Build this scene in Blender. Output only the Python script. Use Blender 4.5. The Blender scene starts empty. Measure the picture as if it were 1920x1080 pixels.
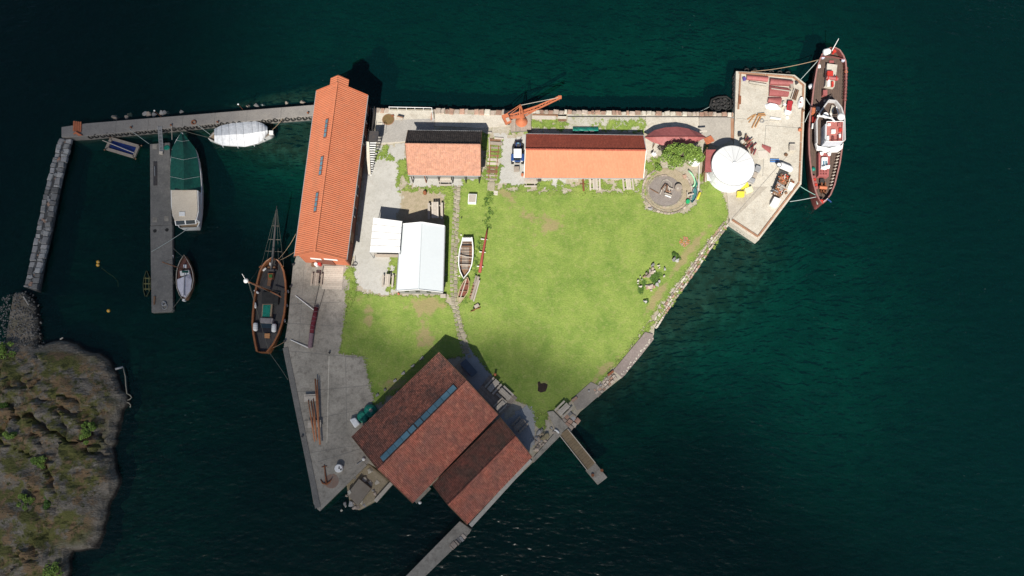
# Harbour islet with boat sheds, seen by a drone from above
import bpy, bmesh, math, random
from mathutils import Vector, Matrix, noise
random.seed(7)
R = math.radians
sc = bpy.context.scene
COL = sc.collection

# ------------------------------------------------------------------ camera
F, HC = 1350.0, 105.0              # focal length in photo pixels, drone height in metres
TH = math.atan(330 / F)            # tilt from straight down
cd = bpy.data.cameras.new('camera'); cam = bpy.data.objects.new('camera', cd); COL.objects.link(cam)
cam.location = (0, 0, HC); cam.rotation_euler = (TH, 0, 0)
cd.sensor_width = 36; cd.lens = 36 * F / 1920; cd.clip_start = 1; cd.clip_end = 4000
sc.camera = cam

# ------------------------------------------------------------------ light
SUNV = Vector((-0.15, -0.92, 1.0)).normalized()      # towards the sun
SUN_EL = math.asin(SUNV.z)
w = bpy.data.worlds.new('World'); sc.world = w; w.use_nodes = True
nt = w.node_tree; nt.nodes.clear()
sky = nt.nodes.new('ShaderNodeTexSky'); sky.sky_type = 'NISHITA'; sky.sun_disc = False
sky.sun_elevation = SUN_EL; sky.sun_rotation = math.atan2(SUNV.x, SUNV.y)
bg = nt.nodes.new('ShaderNodeBackground'); bg.inputs[1].default_value = 0.05
wo = nt.nodes.new('ShaderNodeOutputWorld')
nt.links.new(sky.outputs[0], bg.inputs[0]); nt.links.new(bg.outputs[0], wo.inputs[0])
sd = bpy.data.lights.new('sun', 'SUN'); sd.energy = 4.6; sd.angle = R(0.53); sd.color = (1.0, 0.95, 0.87)
so = bpy.data.objects.new('sun', sd); COL.objects.link(so); so.location = (0, -60, 140)
so.rotation_euler = SUNV.to_track_quat('Z', 'Y').to_euler()
vs = sc.view_settings; vs.view_transform = 'Standard'; vs.look = 'None'; vs.gamma = 1; vs.use_curve_mapping = False
vs.exposure = 0.54
sc.cycles.max_bounces = 6; sc.cycles.transparent_max_bounces = 12
sc.cycles.use_denoising = True
sc.cycles.caustics_reflective = False; sc.cycles.caustics_refractive = False

# ------------------------------------------------------------------ helpers
CT, ST = math.cos(TH), math.sin(TH)
G = 1.5                              # height of the quay above the water
def P(px, py, z=G):
    """where the sight line through a photo pixel meets the height z"""
    x, y = (px - 960) / F, (540 - py) / F
    Y, Z = y * CT + ST, y * ST - CT
    t = (HC - z) / -Z
    return Vector((x * t, Y * t, z))
def pix(x, y, z=G):
    zz = z - HC
    yc, zc = y * CT + zz * ST, -y * ST + zz * CT
    return 960 + F * x / -zc, 540 + F * yc / zc
def V(*a): return Vector(a)
def inside(x, y, poly):
    c = False; j = len(poly) - 1
    for i in range(len(poly)):
        xi, yi = poly[i]; xj, yj = poly[j]
        if (yi > y) != (yj > y) and x < (xj - xi) * (y - yi) / (yj - yi) + xi: c = not c
        j = i
    return c
def lerp(a, b, t): return a + (b - a) * t
def nz(x, y, z=0.0): return noise.noise(Vector((x, y, z)))

ORG = {}
class MB:
    def __init__(s): s.v = []; s.f = []; s.a = []
    def add(s, vs_, fs, a=None):
        o = len(s.v); s.v += [tuple(q) for q in vs_]
        for f in fs: s.f.append(tuple(i + o for i in f)); s.a.append(random.random() if a is None else a)
        return s
    def box(s, c, sz, rz=0, rot=None, taper=1.0):
        hx, hy, hz = sz[0] / 2, sz[1] / 2, sz[2] / 2
        m = rot if rot else Matrix.Rotation(rz, 3, 'Z')
        vs_ = []
        for k, z in ((1, -hz), (taper, hz)):
            for x, y in ((-hx, -hy), (hx, -hy), (hx, hy), (-hx, hy)): vs_.append(Vector(c) + m @ Vector((x * k, y * k, z)))
        return s.add(vs_, [(3, 2, 1, 0), (4, 5, 6, 7), (0, 1, 5, 4), (1, 2, 6, 5), (2, 3, 7, 6), (3, 0, 4, 7)], random.random())
    def bar(s, a, b, wd, ht, up=None):
        """box beam from a to b"""
        a, b = Vector(a), Vector(b); d = b - a; L = d.length
        if L < 1e-6: return s
        y = d / L; u = Vector(up) if up else Vector((0, 0, 1))
        if abs(y.dot(u)) > .98: u = Vector((1, 0, 0))
        x = y.cross(u).normalized(); z = x.cross(y)
        m = Matrix((x, y, z)).transposed()
        return s.box((a + b) / 2, (wd, L, ht), rot=m)
    def tube(s, pts, r, n=6, cap=True):
        pts = [Vector(p) for p in pts]; rr = r if isinstance(r, (list, tuple)) else [r] * len(pts)
        vs_ = []; fs = []
        for i, p in enumerate(pts):
            d = (pts[min(i + 1, len(pts) - 1)] - pts[max(i - 1, 0)])
            d = d.normalized() if d.length > 1e-9 else Vector((0, 0, 1))
            u = Vector((0, 0, 1)) if abs(d.z) < .95 else Vector((1, 0, 0))
            x = d.cross(u).normalized(); y = x.cross(d)
            for k in range(n):
                a = 2 * math.pi * k / n; vs_.append(p + (x * math.cos(a) + y * math.sin(a)) * rr[i])
        for i in range(len(pts) - 1):
            for k in range(n):
                k2 = (k + 1) % n; fs.append((i * n + k, i * n + k2, (i + 1) * n + k2, (i + 1) * n + k))
        if cap: fs.append(tuple(range(n - 1, -1, -1))); fs.append(tuple((len(pts) - 1) * n + k for k in range(n)))
        return s.add(vs_, fs, random.random())
    def lathe(s, c, prof, n=16, a0=0):
        c = Vector(c); vs_ = []; fs = []
        for r, z in prof:
            for k in range(n):
                a = a0 + 2 * math.pi * k / n; vs_.append(c + Vector((r * math.cos(a), r * math.sin(a), z)))
        for i in range(len(prof) - 1):
            for k in range(n):
                k2 = (k + 1) % n; fs.append((i * n + k, i * n + k2, (i + 1) * n + k2, (i + 1) * n + k))
        fs.append(tuple(range(n - 1, -1, -1))); fs.append(tuple((len(prof) - 1) * n + k for k in range(n)))
        return s.add(vs_, fs)
    def torus(s, c, Rr, r, axis='Z', n=16, m=6, rz=0):
        vs_ = []; fs = []; M_ = Matrix.Rotation(rz, 3, 'Z')
        for i in range(n):
            a = 2 * math.pi * i / n
            for j in range(m):
                b = 2 * math.pi * j / m; q = Rr + r * math.cos(b)
                p = Vector((q * math.cos(a), q * math.sin(a), r * math.sin(b)))
                if axis == 'Y': p = Vector((p.x, p.z, p.y))
                vs_.append(Vector(c) + M_ @ p)
        for i in range(n):
            for j in range(m):
                i2, j2 = (i + 1) % n, (j + 1) % m
                f = (i * m + j, i2 * m + j, i2 * m + j2, i * m + j2); fs.append(f if axis == 'Z' else f[::-1])
        return s.add(vs_, fs, random.random())
    def prism(s, pts, z0, z1, inset=0):
        """pts: world xy; extruded between z0 and z1"""
        n = len(pts); p2 = [(p[0], p[1]) for p in pts]
        ar = sum(p2[i][0] * p2[(i + 1) % n][1] - p2[(i + 1) % n][0] * p2[i][1] for i in range(n))
        if ar < 0: p2 = p2[::-1]
        vs_ = [(x, y, z0) for x, y in p2] + [(x, y, z1) for x, y in p2]
        fs = [tuple(range(n - 1, -1, -1)), tuple(range(n, 2 * n))]
        fs += [(i, (i + 1) % n, n + (i + 1) % n, n + i) for i in range(n)]
        return s.add(vs_, fs)
    def pprism(s, pxs, z0, z1): return s.prism([P(x, y, z1) for x, y in pxs], z0, z1)
    def quad(s, a, b, c, d): return s.add([a, b, c, d], [(0, 1, 2, 3)])
    def build(s, name, mat, parent=None, smooth=False, bev=0, kind=None, loc=None, label=None):
        if parent is not None: org = ORG[parent.name]
        elif loc is not None: org = Vector(loc)
        else:
            xs = [q[0] for q in s.v]; ys = [q[1] for q in s.v]; zs = [q[2] for q in s.v]
            org = Vector(((min(xs) + max(xs)) / 2, (min(ys) + max(ys)) / 2, min(zs)))
        me = bpy.data.meshes.new(name)
        me.from_pydata([(x - org.x, y - org.y, z - org.z) for x, y, z in s.v], [], s.f)
        at = me.attributes.new('rnd', 'FLOAT', 'FACE'); at.data.foreach_set('value', s.a)
        me.materials.append(mat); me.update()
        if smooth: me.shade_smooth()
        o = bpy.data.objects.new(name, me); COL.objects.link(o); ORG[o.name] = org
        if parent is not None: o.parent = parent
        else: o.location = org
        if bev:
            b = o.modifiers.new('bevel', 'BEVEL'); b.width = bev; b.segments = 2; b.limit_method = 'ANGLE'; b.angle_limit = R(40)
        if kind: o['kind'] = kind
        if label: o['label'] = label
        return o
def tag(o, label, cat, group=None):
    o['label'] = label; o['category'] = cat
    if group: o['group'] = group
    return o
def T(name, label, cat, loc, group=None):
    o = bpy.data.objects.new(name, None); COL.objects.link(o); o.empty_display_size = .3
    o.location = Vector(loc); ORG[o.name] = Vector(loc)
    return tag(o, label, cat, group)
def dup(root, loc, rz=0, label=None, group=None, scale=None):
    def cp(o, par):
        c = o.copy(); COL.objects.link(c); c.parent = par
        for ch in [q for q in o.children]: cp(ch, c)
        return c
    r = cp(root, None); r.location = Vector(loc); r.rotation_euler = (0, 0, rz)
    if scale: r.scale = scale if isinstance(scale, (tuple, list)) else (scale,) * 3
    if label: r['label'] = label
    if group: r['group'] = group
    return r
def struct(o): o['kind'] = 'structure'; return o
def sag(a, b, dip, n=10):
    a, b = Vector(a), Vector(b); return [lerp(a, b, i / n) - Vector((0, 0, 4 * dip * (i / n) * (1 - i / n))) for i in range(n + 1)]
def rope(name, label, a, b, mat, dip=.3, r=.035, group='mooring lines'):
    return tag(MB().tube(sag(a, b, dip), r, 5).build(name, mat, smooth=True), label, 'rope', group)

# ------------------------------------------------------------------ materials
def M(name, c1, c2=None, c3=None, scale=.6, rough=.85, bump=0.0, bscale=None, rnd=0.0, metal=0.0, attr=0.0, spec=.3, lo=.35, hi=.65, c3amt=.5, detail=5, stretch=None, local=False, fa=.17):
    m = bpy.data.materials.new(name); m.use_nodes = True; t = m.node_tree; N = t.nodes; L = t.links
    b = N['Principled BSDF']; b.inputs['Roughness'].default_value = rough; b.inputs['Metallic'].default_value = metal
    b.inputs['Specular IOR Level'].default_value = spec
    c2 = c2 or tuple(x * .75 for x in c1)
    if local: g = N.new('ShaderNodeTexCoord').outputs['Object']
    else: g = N.new('ShaderNodeNewGeometry').outputs['Position']
    if stretch:
        mp = N.new('ShaderNodeMapping'); mp.inputs['Scale'].default_value = stretch[:3]
        if len(stretch) > 3: mp.inputs['Rotation'].default_value[2] = stretch[3]
        L.new(g, mp.inputs[0]); g = mp.outputs[0]
    def nzn(scl, det, dst=0):
        n = N.new('ShaderNodeTexNoise'); n.inputs['Scale'].default_value = scl; n.inputs['Detail'].default_value = det
        n.inputs['Roughness'].default_value = .62; n.inputs['Distortion'].default_value = dst; L.new(g, n.inputs['Vector']); return n.outputs['Fac']
    r = N.new('ShaderNodeValToRGB'); e = r.color_ramp.elements
    e[0].position = lo; e[0].color = (*c1, 1); e[1].position = hi; e[1].color = (*c2, 1)
    L.new(nzn(scale, detail, .3), r.inputs[0]); col = r.outputs[0]
    def mixc(a, bb, fac=None, f=1, mode='MIX'):
        x = N.new('ShaderNodeMix'); x.data_type = 'RGBA'; x.blend_type = mode
        x.inputs[0].default_value = f
        if fac: L.new(fac, x.inputs[0])
        for s_, q in ((6, a), (7, bb)):
            if isinstance(q, tuple): x.inputs[s_].default_value = (*q, 1)
            else: L.new(q, x.inputs[s_])
        return x.outputs[2]
    def rng(x, a, bb, c, d):
        q = N.new('ShaderNodeMapRange'); q.inputs[1].default_value = a; q.inputs[2].default_value = bb; q.inputs[3].default_value = c; q.inputs[4].default_value = d
        L.new(x, q.inputs[0]); return q.outputs[0]
    if c3: col = mixc(col, c3, fac=rng(nzn(scale * 4.3, 6), .5, .68, 0, c3amt))
    fine = nzn((bscale or scale * 12), 4)
    mul = None
    gr = N.new('ShaderNodeCombineColor'); f2 = rng(fine, .3, .7, 1 - fa, 1 + fa * .95)
    for i in range(3): L.new(f2, gr.inputs[i])
    col = mixc(col, gr.outputs[0], f=1, mode='MULTIPLY')
    def byval(val, amt, c):
        gg = N.new('ShaderNodeCombineColor'); q = rng(val, 0, 1, 1 - amt, 1 + amt)
        for i in range(3): L.new(q, gg.inputs[i])
        return mixc(c, gg.outputs[0], f=1, mode='MULTIPLY')
    if rnd: col = byval(N.new('ShaderNodeObjectInfo').outputs['Random'], rnd, col)
    if attr:
        a = N.new('ShaderNodeAttribute'); a.attribute_name = 'rnd'; col = byval(a.outputs['Fac'], attr, col)
    L.new(col, b.inputs['Base Color'])
    if bump:
        bp = N.new('ShaderNodeBump'); bp.inputs['Strength'].default_value = 1; bp.inputs['Distance'].default_value = bump
        L.new(fine, bp.inputs['Height']); L.new(bp.outputs[0], b.inputs['Normal'])
    return m

m_conc = M('concrete_weathered', (.37, .34, .29), (.255, .235, .20), (.14, .125, .105), scale=.3, bump=.02, bscale=5, c3amt=.6, detail=9)
m_concL = M('concrete_pale', (.56, .52, .44), (.46, .425, .355), (.34, .28, .21), scale=.3, bump=.02, bscale=6, c3amt=.4)
m_concD = M('concrete_dark', (.20, .19, .175), (.15, .145, .135), (.26, .25, .22), scale=.5, bump=.02, bscale=6, c3amt=.4)
m_quayrust = M('rusty_kerb', (.30, .15, .085), (.36, .22, .14), (.20, .08, .05), scale=1.5, bump=.02, rnd=.2)
m_stone = M('quay_stone', (.36, .29, .235), (.40, .345, .29), (.22, .17, .14), scale=1.2, bump=.04, bscale=9, rnd=.32)
m_stoneG = M('grey_granite', (.33, .32, .31), (.25, .245, .24), (.18, .18, .17), scale=1.0, bump=.05, bscale=8, rnd=.38)
m_stoneR = M('red_granite', (.33, .19, .14), (.38, .27, .2), (.2, .11, .08), scale=1.5, bump=.04, bscale=9, rnd=.25)
m_flag = M('flagstone', (.33, .295, .225), (.27, .24, .175), (.18, .185, .09), scale=1.3, bump=.03, rnd=.22)
m_earth = M('trodden_earth', (.42, .385, .315), (.34, .29, .215), (.25, .24, .13), scale=.5, bump=.03, bscale=7, c3amt=.7)
m_gravel = M('pale_gravel', (.465, .455, .42), (.41, .40, .365), (.33, .31, .265), scale=.45, bump=.03, bscale=14, c3amt=.45)
m_dirt = M('stony_soil', (.40, .33, .235), (.31, .265, .17), (.22, .18, .12), scale=1.8, bump=.05, bscale=9)
m_wood = M('grey_timber', (.36, .31, .26), (.29, .245, .20), (.20, .165, .13), scale=2.5, bump=.01, rnd=.18)
m_woodW = M('pale_bench_timber', (.52, .47, .40), (.44, .39, .33), (.33, .28, .22), scale=3, bump=.01, rnd=.15)
m_woodB = M('brown_timber', (.26, .15, .09), (.19, .105, .06), (.12, .07, .045), scale=2, bump=.01, rnd=.2)
m_varnish = M('varnished_wood', (.30, .12, .045), (.22, .08, .03), (.14, .055, .025), scale=2, rough=.45, rnd=.1, spec=.5)
m_spar = M('oiled_spar', (.44, .185, .085), (.34, .13, .06), (.26, .12, .07), scale=2, rough=.55, rnd=.15)
m_white = M('white_paint', (.80, .80, .78), (.75, .75, .73), scale=1.2, rough=.5, rnd=.03, fa=.04)
m_whitemt = M('white_roof_sheet', (.62, .66, .67), (.60, .64, .65), scale=.25, rough=.45, fa=.02)
m_tarpW = M('white_tarpaulin', (.78, .79, .80), (.68, .70, .72), scale=1.0, rough=.6, bump=.03, bscale=2.5)
m_tarpG = M('green_tarpaulin', (.009, .085, .062), (.007, .062, .05), (.014, .12, .09), scale=.8, rough=.5, bump=.04, bscale=2.2)
m_tarpT = M('teal_tarpaulin', (.008, .22, .155), (.006, .15, .11), (.05, .32, .25), scale=1.6, rough=.5, bump=.05, bscale=3)
m_tarpB = M('blue_tarpaulin', (.010, .028, .16), (.008, .02, .10), (.02, .07, .2), scale=1.2, rough=.5, bump=.03, bscale=4)
m_black = M('black_rubber', (.02, .02, .02), (.032, .032, .03), scale=2, rough=.8, rnd=.3)
m_glass = M('dark_glass', (.02, .025, .035), (.03, .04, .05), scale=.8, rough=.12, spec=.6)
m_glassB = M('blue_roof_glass', (.10, .21, .27), (.13, .25, .31), (.08, .15, .19), scale=.9, rough=.2, spec=.6, rnd=.15)
m_steel = M('galvanised_steel', (.42, .42, .42), (.34, .34, .34), scale=2, rough=.5, metal=.3)
m_dark = M('dark_iron', (.045, .045, .05), (.07, .06, .055), scale=2, rough=.6)
m_rust = M('rusty_iron', (.25, .09, .04), (.17, .06, .03), (.34, .15, .07), scale=2.5, bump=.01, rnd=.15)
m_crane = M('orange_crane_paint', (.52, .17, .08), (.43, .13, .06), (.36, .16, .09), scale=1.2, rough=.6)
m_red = M('red_oxide_sheet', (.34, .105, .10), (.28, .085, .08), (.40, .15, .14), scale=.8, rough=.55, rnd=.1)
m_shipred = M('red_ship_paint', (.19, .05, .045), (.14, .042, .038), (.26, .10, .09), scale=.8, rough=.4, spec=.5)
m_redbright = M('bright_red_paint', (.55, .05, .035), (.45, .04, .03), scale=2, rough=.4)
m_maroon = M('maroon_canvas', (.16, .022, .035), (.11, .018, .025), scale=3, bump=.03, bscale=5)
m_mauve = M('faded_mauve_canvas', (.24, .16, .18), (.19, .125, .145), scale=3, bump=.02, bscale=5)
m_yellow = M('yellow_plastic', (.68, .58, .06), (.60, .50, .05), scale=2, rough=.45)
m_yellowO = M('amber_buoy', (.75, .42, .05), (.68, .36, .04), scale=2, rough=.4)
m_blue = M('blue_paint', (.03, .08, .25), (.025, .06, .19), scale=2, rough=.4)
m_ropeT = M('tan_rope', (.38, .27, .17), (.32, .23, .15), scale=4)
m_ropeG = M('pale_rope', (.45, .52, .50), (.38, .44, .42), scale=4)
m_ropeD = M('weathered_rope', (.16, .16, .13), (.11, .115, .10), scale=4)
m_deckdark = M('tarred_deck', (.070, .067, .066), (.05, .05, .052), (.09, .085, .08), scale=1.5, rough=.7)
m_deckbrown = M('brown_deck', (.13, .088, .068), (.10, .07, .055), (.16, .12, .10), scale=1.5, rough=.7)
m_wallred = M('red_brown_boarding', (.20, .072, .048), (.16, .06, .04), (.12, .05, .035), scale=1.2, bump=.01)
m_wallor = M('orange_rendered_gable', (.48, .15, .075), (.42, .125, .06), (.36, .14, .08), scale=.8, bump=.01)
m_wallgrey = M('grey_boarding', (.25, .25, .24), (.20, .20, .19), (.15, .15, .14), scale=1.2, bump=.01)
m_wallwhite = M('whitewashed_wall', (.55, .53, .48), (.46, .44, .40), (.33, .31, .28), scale=1.0, bump=.02)
m_cream = M('cream_coachroof', (.66, .58, .46), (.60, .52, .41), scale=.6, rough=.45)
m_teak = M('worn_teak', (.33, .25, .17), (.27, .20, .135), scale=2)
# roof tiles
m_tileO = M('orange_pantile', (.53, .175, .088), (.49, .155, .076), (.36, .17, .105), scale=.35, rough=.75, attr=.03, bscale=3, c3amt=.35, fa=.07)
m_tileS = M('sunlit_pantile', (.515, .225, .125), (.485, .205, .112), (.44, .195, .11), scale=.3, rough=.75, attr=.05, bscale=3, c3amt=.25, fa=.05)  # south slope copy, sunlight put into the colour
m_tileD = M('shaded_pantile', (.37, .088, .052), (.32, .075, .046), scale=.5, rough=.75, attr=.10, bscale=3)  # north slope copy, shade put into the colour
m_tileP = M('bleached_pantile', (.45, .225, .145), (.385, .195, .135), (.49, .30, .215), scale=1.6, rough=.85, attr=.11, bscale=5, c3amt=.6)
m_tileK = M('black_pantile', (.085, .068, .058), (.06, .05, .045), (.12, .088, .07), scale=1.2, rough=.85, attr=.25, bscale=4)  # near-black tone for the boathouse north slope
m_tileB = M('old_brown_pantile', (.29, .108, .074), (.135, .072, .057), (.08, .056, .046), scale=.42, rough=.85, attr=.30, bscale=4, c3amt=.75)
m_tileR = M('old_red_pantile', (.43, .135, .088), (.265, .115, .088), (.54, .24, .15), scale=.36, rough=.85, attr=.22, bscale=4, c3amt=.5)
m_tileN = M('lichened_brown_pantile', (.27, .095, .066), (.125, .083, .062), (.085, .064, .048), scale=.34, rough=.85, attr=.28, bscale=4, c3amt=.8)
m_leaf = M('leaf_green', (.18, .27, .045), (.12, .205, .032), (.23, .29, .055), scale=.8, rough=.6, attr=.45)
m_leafD = M('shrub_green', (.075, .15, .02), (.05, .11, .018), (.10, .17, .03), scale=.8, rough=.6, attr=.45)
m_leafR = M('copper_leaf', (.07, .022, .024), (.045, .017, .018), scale=1, rough=.6, attr=.4)
m_bark = M('bark', (.11, .085, .06), (.07, .055, .04), scale=3, bump=.03)

def lawn_material():
    m = M('mown_grass', (.130, .212, .034), (.240, .312, .064), (.29, .31, .10), scale=.33, bump=.07, bscale=4.5, c3amt=.5, lo=.3, hi=.7, detail=9, fa=.2)
    t = m.node_tree; N = t.nodes; L = t.links; b = N['Principled BSDF']
    src = b.inputs['Base Color'].links[0].from_socket
    a = N.new('ShaderNodeAttribute'); a.attribute_name = 'dry'
    g = N.new('ShaderNodeNewGeometry'); n = N.new('ShaderNodeTexNoise'); n.inputs['Scale'].default_value = .9; n.inputs['Detail'].default_value = 7; n.inputs['Roughness'].default_value = .7
    L.new(g.outputs['Position'], n.inputs['Vector'])
    ml = N.new('ShaderNodeMath'); ml.operation = 'MULTIPLY_ADD'; L.new(n.outputs['Fac'], ml.inputs[0]); ml.inputs[1].default_value = 6.0; ml.inputs[2].default_value = -5.0
    ad = N.new('ShaderNodeMath'); ad.operation = 'MULTIPLY_ADD'; ad.use_clamp = True; L.new(a.outputs['Fac'], ad.inputs[0]); ad.inputs[1].default_value = 3.6; L.new(ml.outputs[0], ad.inputs[2])
    mm = N.new('ShaderNodeMath'); mm.operation = 'MULTIPLY'; L.new(ad.outputs[0], mm.inputs[0]); mm.inputs[1].default_value = .72
    x = N.new('ShaderNodeMix'); x.data_type = 'RGBA'; L.new(mm.outputs[0], x.inputs[0]); L.new(src, x.inputs[6]); x.inputs[7].default_value = (.31, .23, .125, 1)
    L.new(x.outputs[2], b.inputs['Base Color'])
    return m
m_lawn = lawn_material()

def rock_material():
    m = M('mossy_shore_rock', (.225, .195, .155), (.125, .108, .085), (.34, .32, .28), scale=.55, bump=.2, bscale=3.0, stretch=(1, 1.9, 1, .5), lo=.4, hi=.62)
    t = m.node_tree; N = t.nodes; L = t.links; b = N['Principled BSDF']
    src = b.inputs['Base Color'].links[0].from_socket
    def nn(s, d): 
        g = N.new('ShaderNodeNewGeometry'); n = N.new('ShaderNodeTexNoise'); n.inputs['Scale'].default_value = s; n.inputs['Detail'].default_value = d; n.inputs['Roughness'].default_value = .7
        L.new(g.outputs['Position'], n.inputs['Vector']); return n.outputs['Fac']
    def lay(col, fac, c, a, bb, attr=None):
        q = N.new('ShaderNodeMapRange'); q.inputs[1].default_value = a; q.inputs[2].default_value = bb; L.new(fac, q.inputs[0]); f = q.outputs[0]
        if attr:
            k = N.new('ShaderNodeAttribute'); k.attribute_name = attr; mu = N.new('ShaderNodeMath'); mu.operation = 'MULTIPLY'; L.new(k.outputs['Fac'], mu.inputs[0]); L.new(f, mu.inputs[1]); f = mu.outputs[0]
        x = N.new('ShaderNodeMix'); x.data_type = 'RGBA'; L.new(f, x.inputs[0]); L.new(col, x.inputs[6]); x.inputs[7].default_value = (*c, 1); return x.outputs[2]
    c = lay(src, nn(.30, 10), (.125, .125, .036), .47, .54, 'veg')
    c = lay(c, nn(.41, 10), (.22, .145, .078), .50, .57, 'veg')
    c = lay(c, nn(.9, 8), (.055, .06, .018), .56, .62, 'veg')
    g = N.new('ShaderNodeNewGeometry'); sp = N.new('ShaderNodeSeparateXYZ'); L.new(g.outputs['Position'], sp.inputs[0])
    q = N.new('ShaderNodeMapRange'); q.inputs[1].default_value = .75; q.inputs[2].default_value = .3; L.new(sp.outputs[2], q.inputs[0])
    x = N.new('ShaderNodeMix'); x.data_type = 'RGBA'; L.new(q.outputs[0], x.inputs[0]); L.new(c, x.inputs[6]); x.inputs[7].default_value = (.022, .02, .017, 1)
    L.new(x.outputs[2], b.inputs['Base Color'])
    return m
m_rock = rock_material()

def water_material():
    m = bpy.data.materials.new('sea_water'); m.use_nodes = True; t = m.node_tree; N = t.nodes; L = t.links; N.clear()
    out = N.new('ShaderNodeOutputMaterial'); g = N.new('ShaderNodeNewGeometry')
    mp = N.new('ShaderNodeMapping'); mp.inputs['Rotation'].default_value[2] = R(32); mp.inputs['Scale'].default_value = (.55, 1.25, 1); L.new(g.outputs['Position'], mp.inputs[0])
    def nn(s, d, r=.6):
        n = N.new('ShaderNodeTexNoise'); n.inputs['Scale'].default_value = s; n.inputs['Detail'].default_value = d; n.inputs['Roughness'].default_value = r; L.new(mp.outputs[0], n.inputs['Vector']); return n.outputs['Fac']
    def mth(op, a, b, cl=False):
        q = N.new('ShaderNodeMath'); q.operation = op; q.use_clamp = cl
        for i_, v_ in ((0, a), (1, b)):
            if isinstance(v_, (int, float)): q.inputs[i_].default_value = v_
            else: L.new(v_, q.inputs[i_])
        return q.outputs[0]
    patch = N.new('ShaderNodeTexNoise'); patch.inputs['Scale'].default_value = .045; patch.inputs['Detail'].default_value = 4; L.new(g.outputs['Position'], patch.inputs['Vector'])
    gust = mth('MULTIPLY', mth('SUBTRACT', patch.outputs['Fac'], .36), 3.2, True)
    def amp(x): return mth('MULTIPLY', x, mth('ADD', mth('MULTIPLY', gust, .75), .25))
    # pale flecks of foam, with sun sparkle painted into the colour, in gusty patches
    fl = mth('MULTIPLY', mth('SUBTRACT', nn(1.5, 5, .75), .665), 12, True); fl = mth('MULTIPLY', fl, mth('MULTIPLY', mth('SUBTRACT', patch.outputs['Fac'], .46), 7, True))
    b1 = N.new('ShaderNodeBump'); b1.inputs['Strength'].default_value = 1; b1.inputs['Distance'].default_value = .24; L.new(nn(.5, 2), b1.inputs['Height'])
    b2 = N.new('ShaderNodeBump'); b2.inputs['Strength'].default_value = 1; b2.inputs['Distance'].default_value = .17; L.new(amp(nn(1.5, 1.2, .5)), b2.inputs['Height']); L.new(b1.outputs[0], b2.inputs['Normal'])
    df = N.new('ShaderNodeBsdfDiffuse'); fm = N.new('ShaderNodeMix'); fm.data_type = 'RGBA'; L.new(fl, fm.inputs[0]); fm.inputs[6].default_value = (.0009, .0215, .0222, 1); fm.inputs[7].default_value = (.26, .36, .37, 1); L.new(fm.outputs[2], df.inputs[0]); L.new(b1.outputs[0], df.inputs['Normal'])
    tr = N.new('ShaderNodeBsdfTransparent'); tr.inputs[0].default_value = (.80, .93, .92, 1)
    gl = N.new('ShaderNodeBsdfGlossy'); gl.inputs['Roughness'].default_value = .20; L.new(b2.outputs[0], gl.inputs['Normal'])
    fr = N.new('ShaderNodeFresnel'); fr.inputs['IOR'].default_value = 1.33; L.new(b2.outputs[0], fr.inputs['Normal'])
    m1 = N.new('ShaderNodeMixShader'); m1.inputs[0].default_value = .46; L.new(tr.outputs[0], m1.inputs[1]); L.new(df.outputs[0], m1.inputs[2])
    m2 = N.new('ShaderNodeMixShader'); L.new(fr.outputs[0], m2.inputs[0]); L.new(m1.outputs[0], m2.inputs[1]); L.new(gl.outputs[0], m2.inputs[2])
    L.new(m2.outputs[0], out.inputs['Surface'])
    ab = N.new('ShaderNodeVolumeAbsorption'); ab.inputs[0].default_value = (.0, .80, .765, 1); ab.inputs[1].default_value = .42
    L.new(ab.outputs[0], out.inputs['Volume'])
    return m
m_water = water_material()
def seabed_material():
    m = M('seabed', (.15, .19, .12), (.07, .09, .055), (.20, .20, .13), scale=.3, bump=.1, bscale=2, detail=7)
    t = m.node_tree; N = t.nodes; L = t.links; b = N['Principled BSDF']; src = b.inputs['Base Color'].links[0].from_socket
    g = N.new('ShaderNodeNewGeometry'); sp = N.new('ShaderNodeSeparateXYZ'); L.new(g.outputs['Position'], sp.inputs[0])
    n = N.new('ShaderNodeTexNoise'); n.inputs['Scale'].default_value = .7; n.inputs['Detail'].default_value = 7; L.new(g.outputs['Position'], n.inputs['Vector'])
    q = N.new('ShaderNodeMapRange'); q.inputs[1].default_value = -3.8; q.inputs[2].default_value = -2.6; L.new(sp.outputs[2], q.inputs[0])
    r = N.new('ShaderNodeMapRange'); r.inputs[1].default_value = .42; r.inputs[2].default_value = .58; r.inputs[3].default_value = 1; r.inputs[4].default_value = .2; L.new(n.outputs['Fac'], r.inputs[0])
    mu = N.new('ShaderNodeMath'); mu.operation = 'MULTIPLY'; L.new(q.outputs[0], mu.inputs[0]); L.new(r.outputs[0], mu.inputs[1])
    x = N.new('ShaderNodeMix'); x.data_type = 'RGBA'; L.new(mu.outputs[0], x.inputs[0]); L.new(src, x.inputs[6]); x.inputs[7].default_value = (.075, .056, .02, 1)   # kelp belt
    L.new(x.outputs[2], b.inputs['Base Color']); return m
m_seabed = seabed_material()
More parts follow.
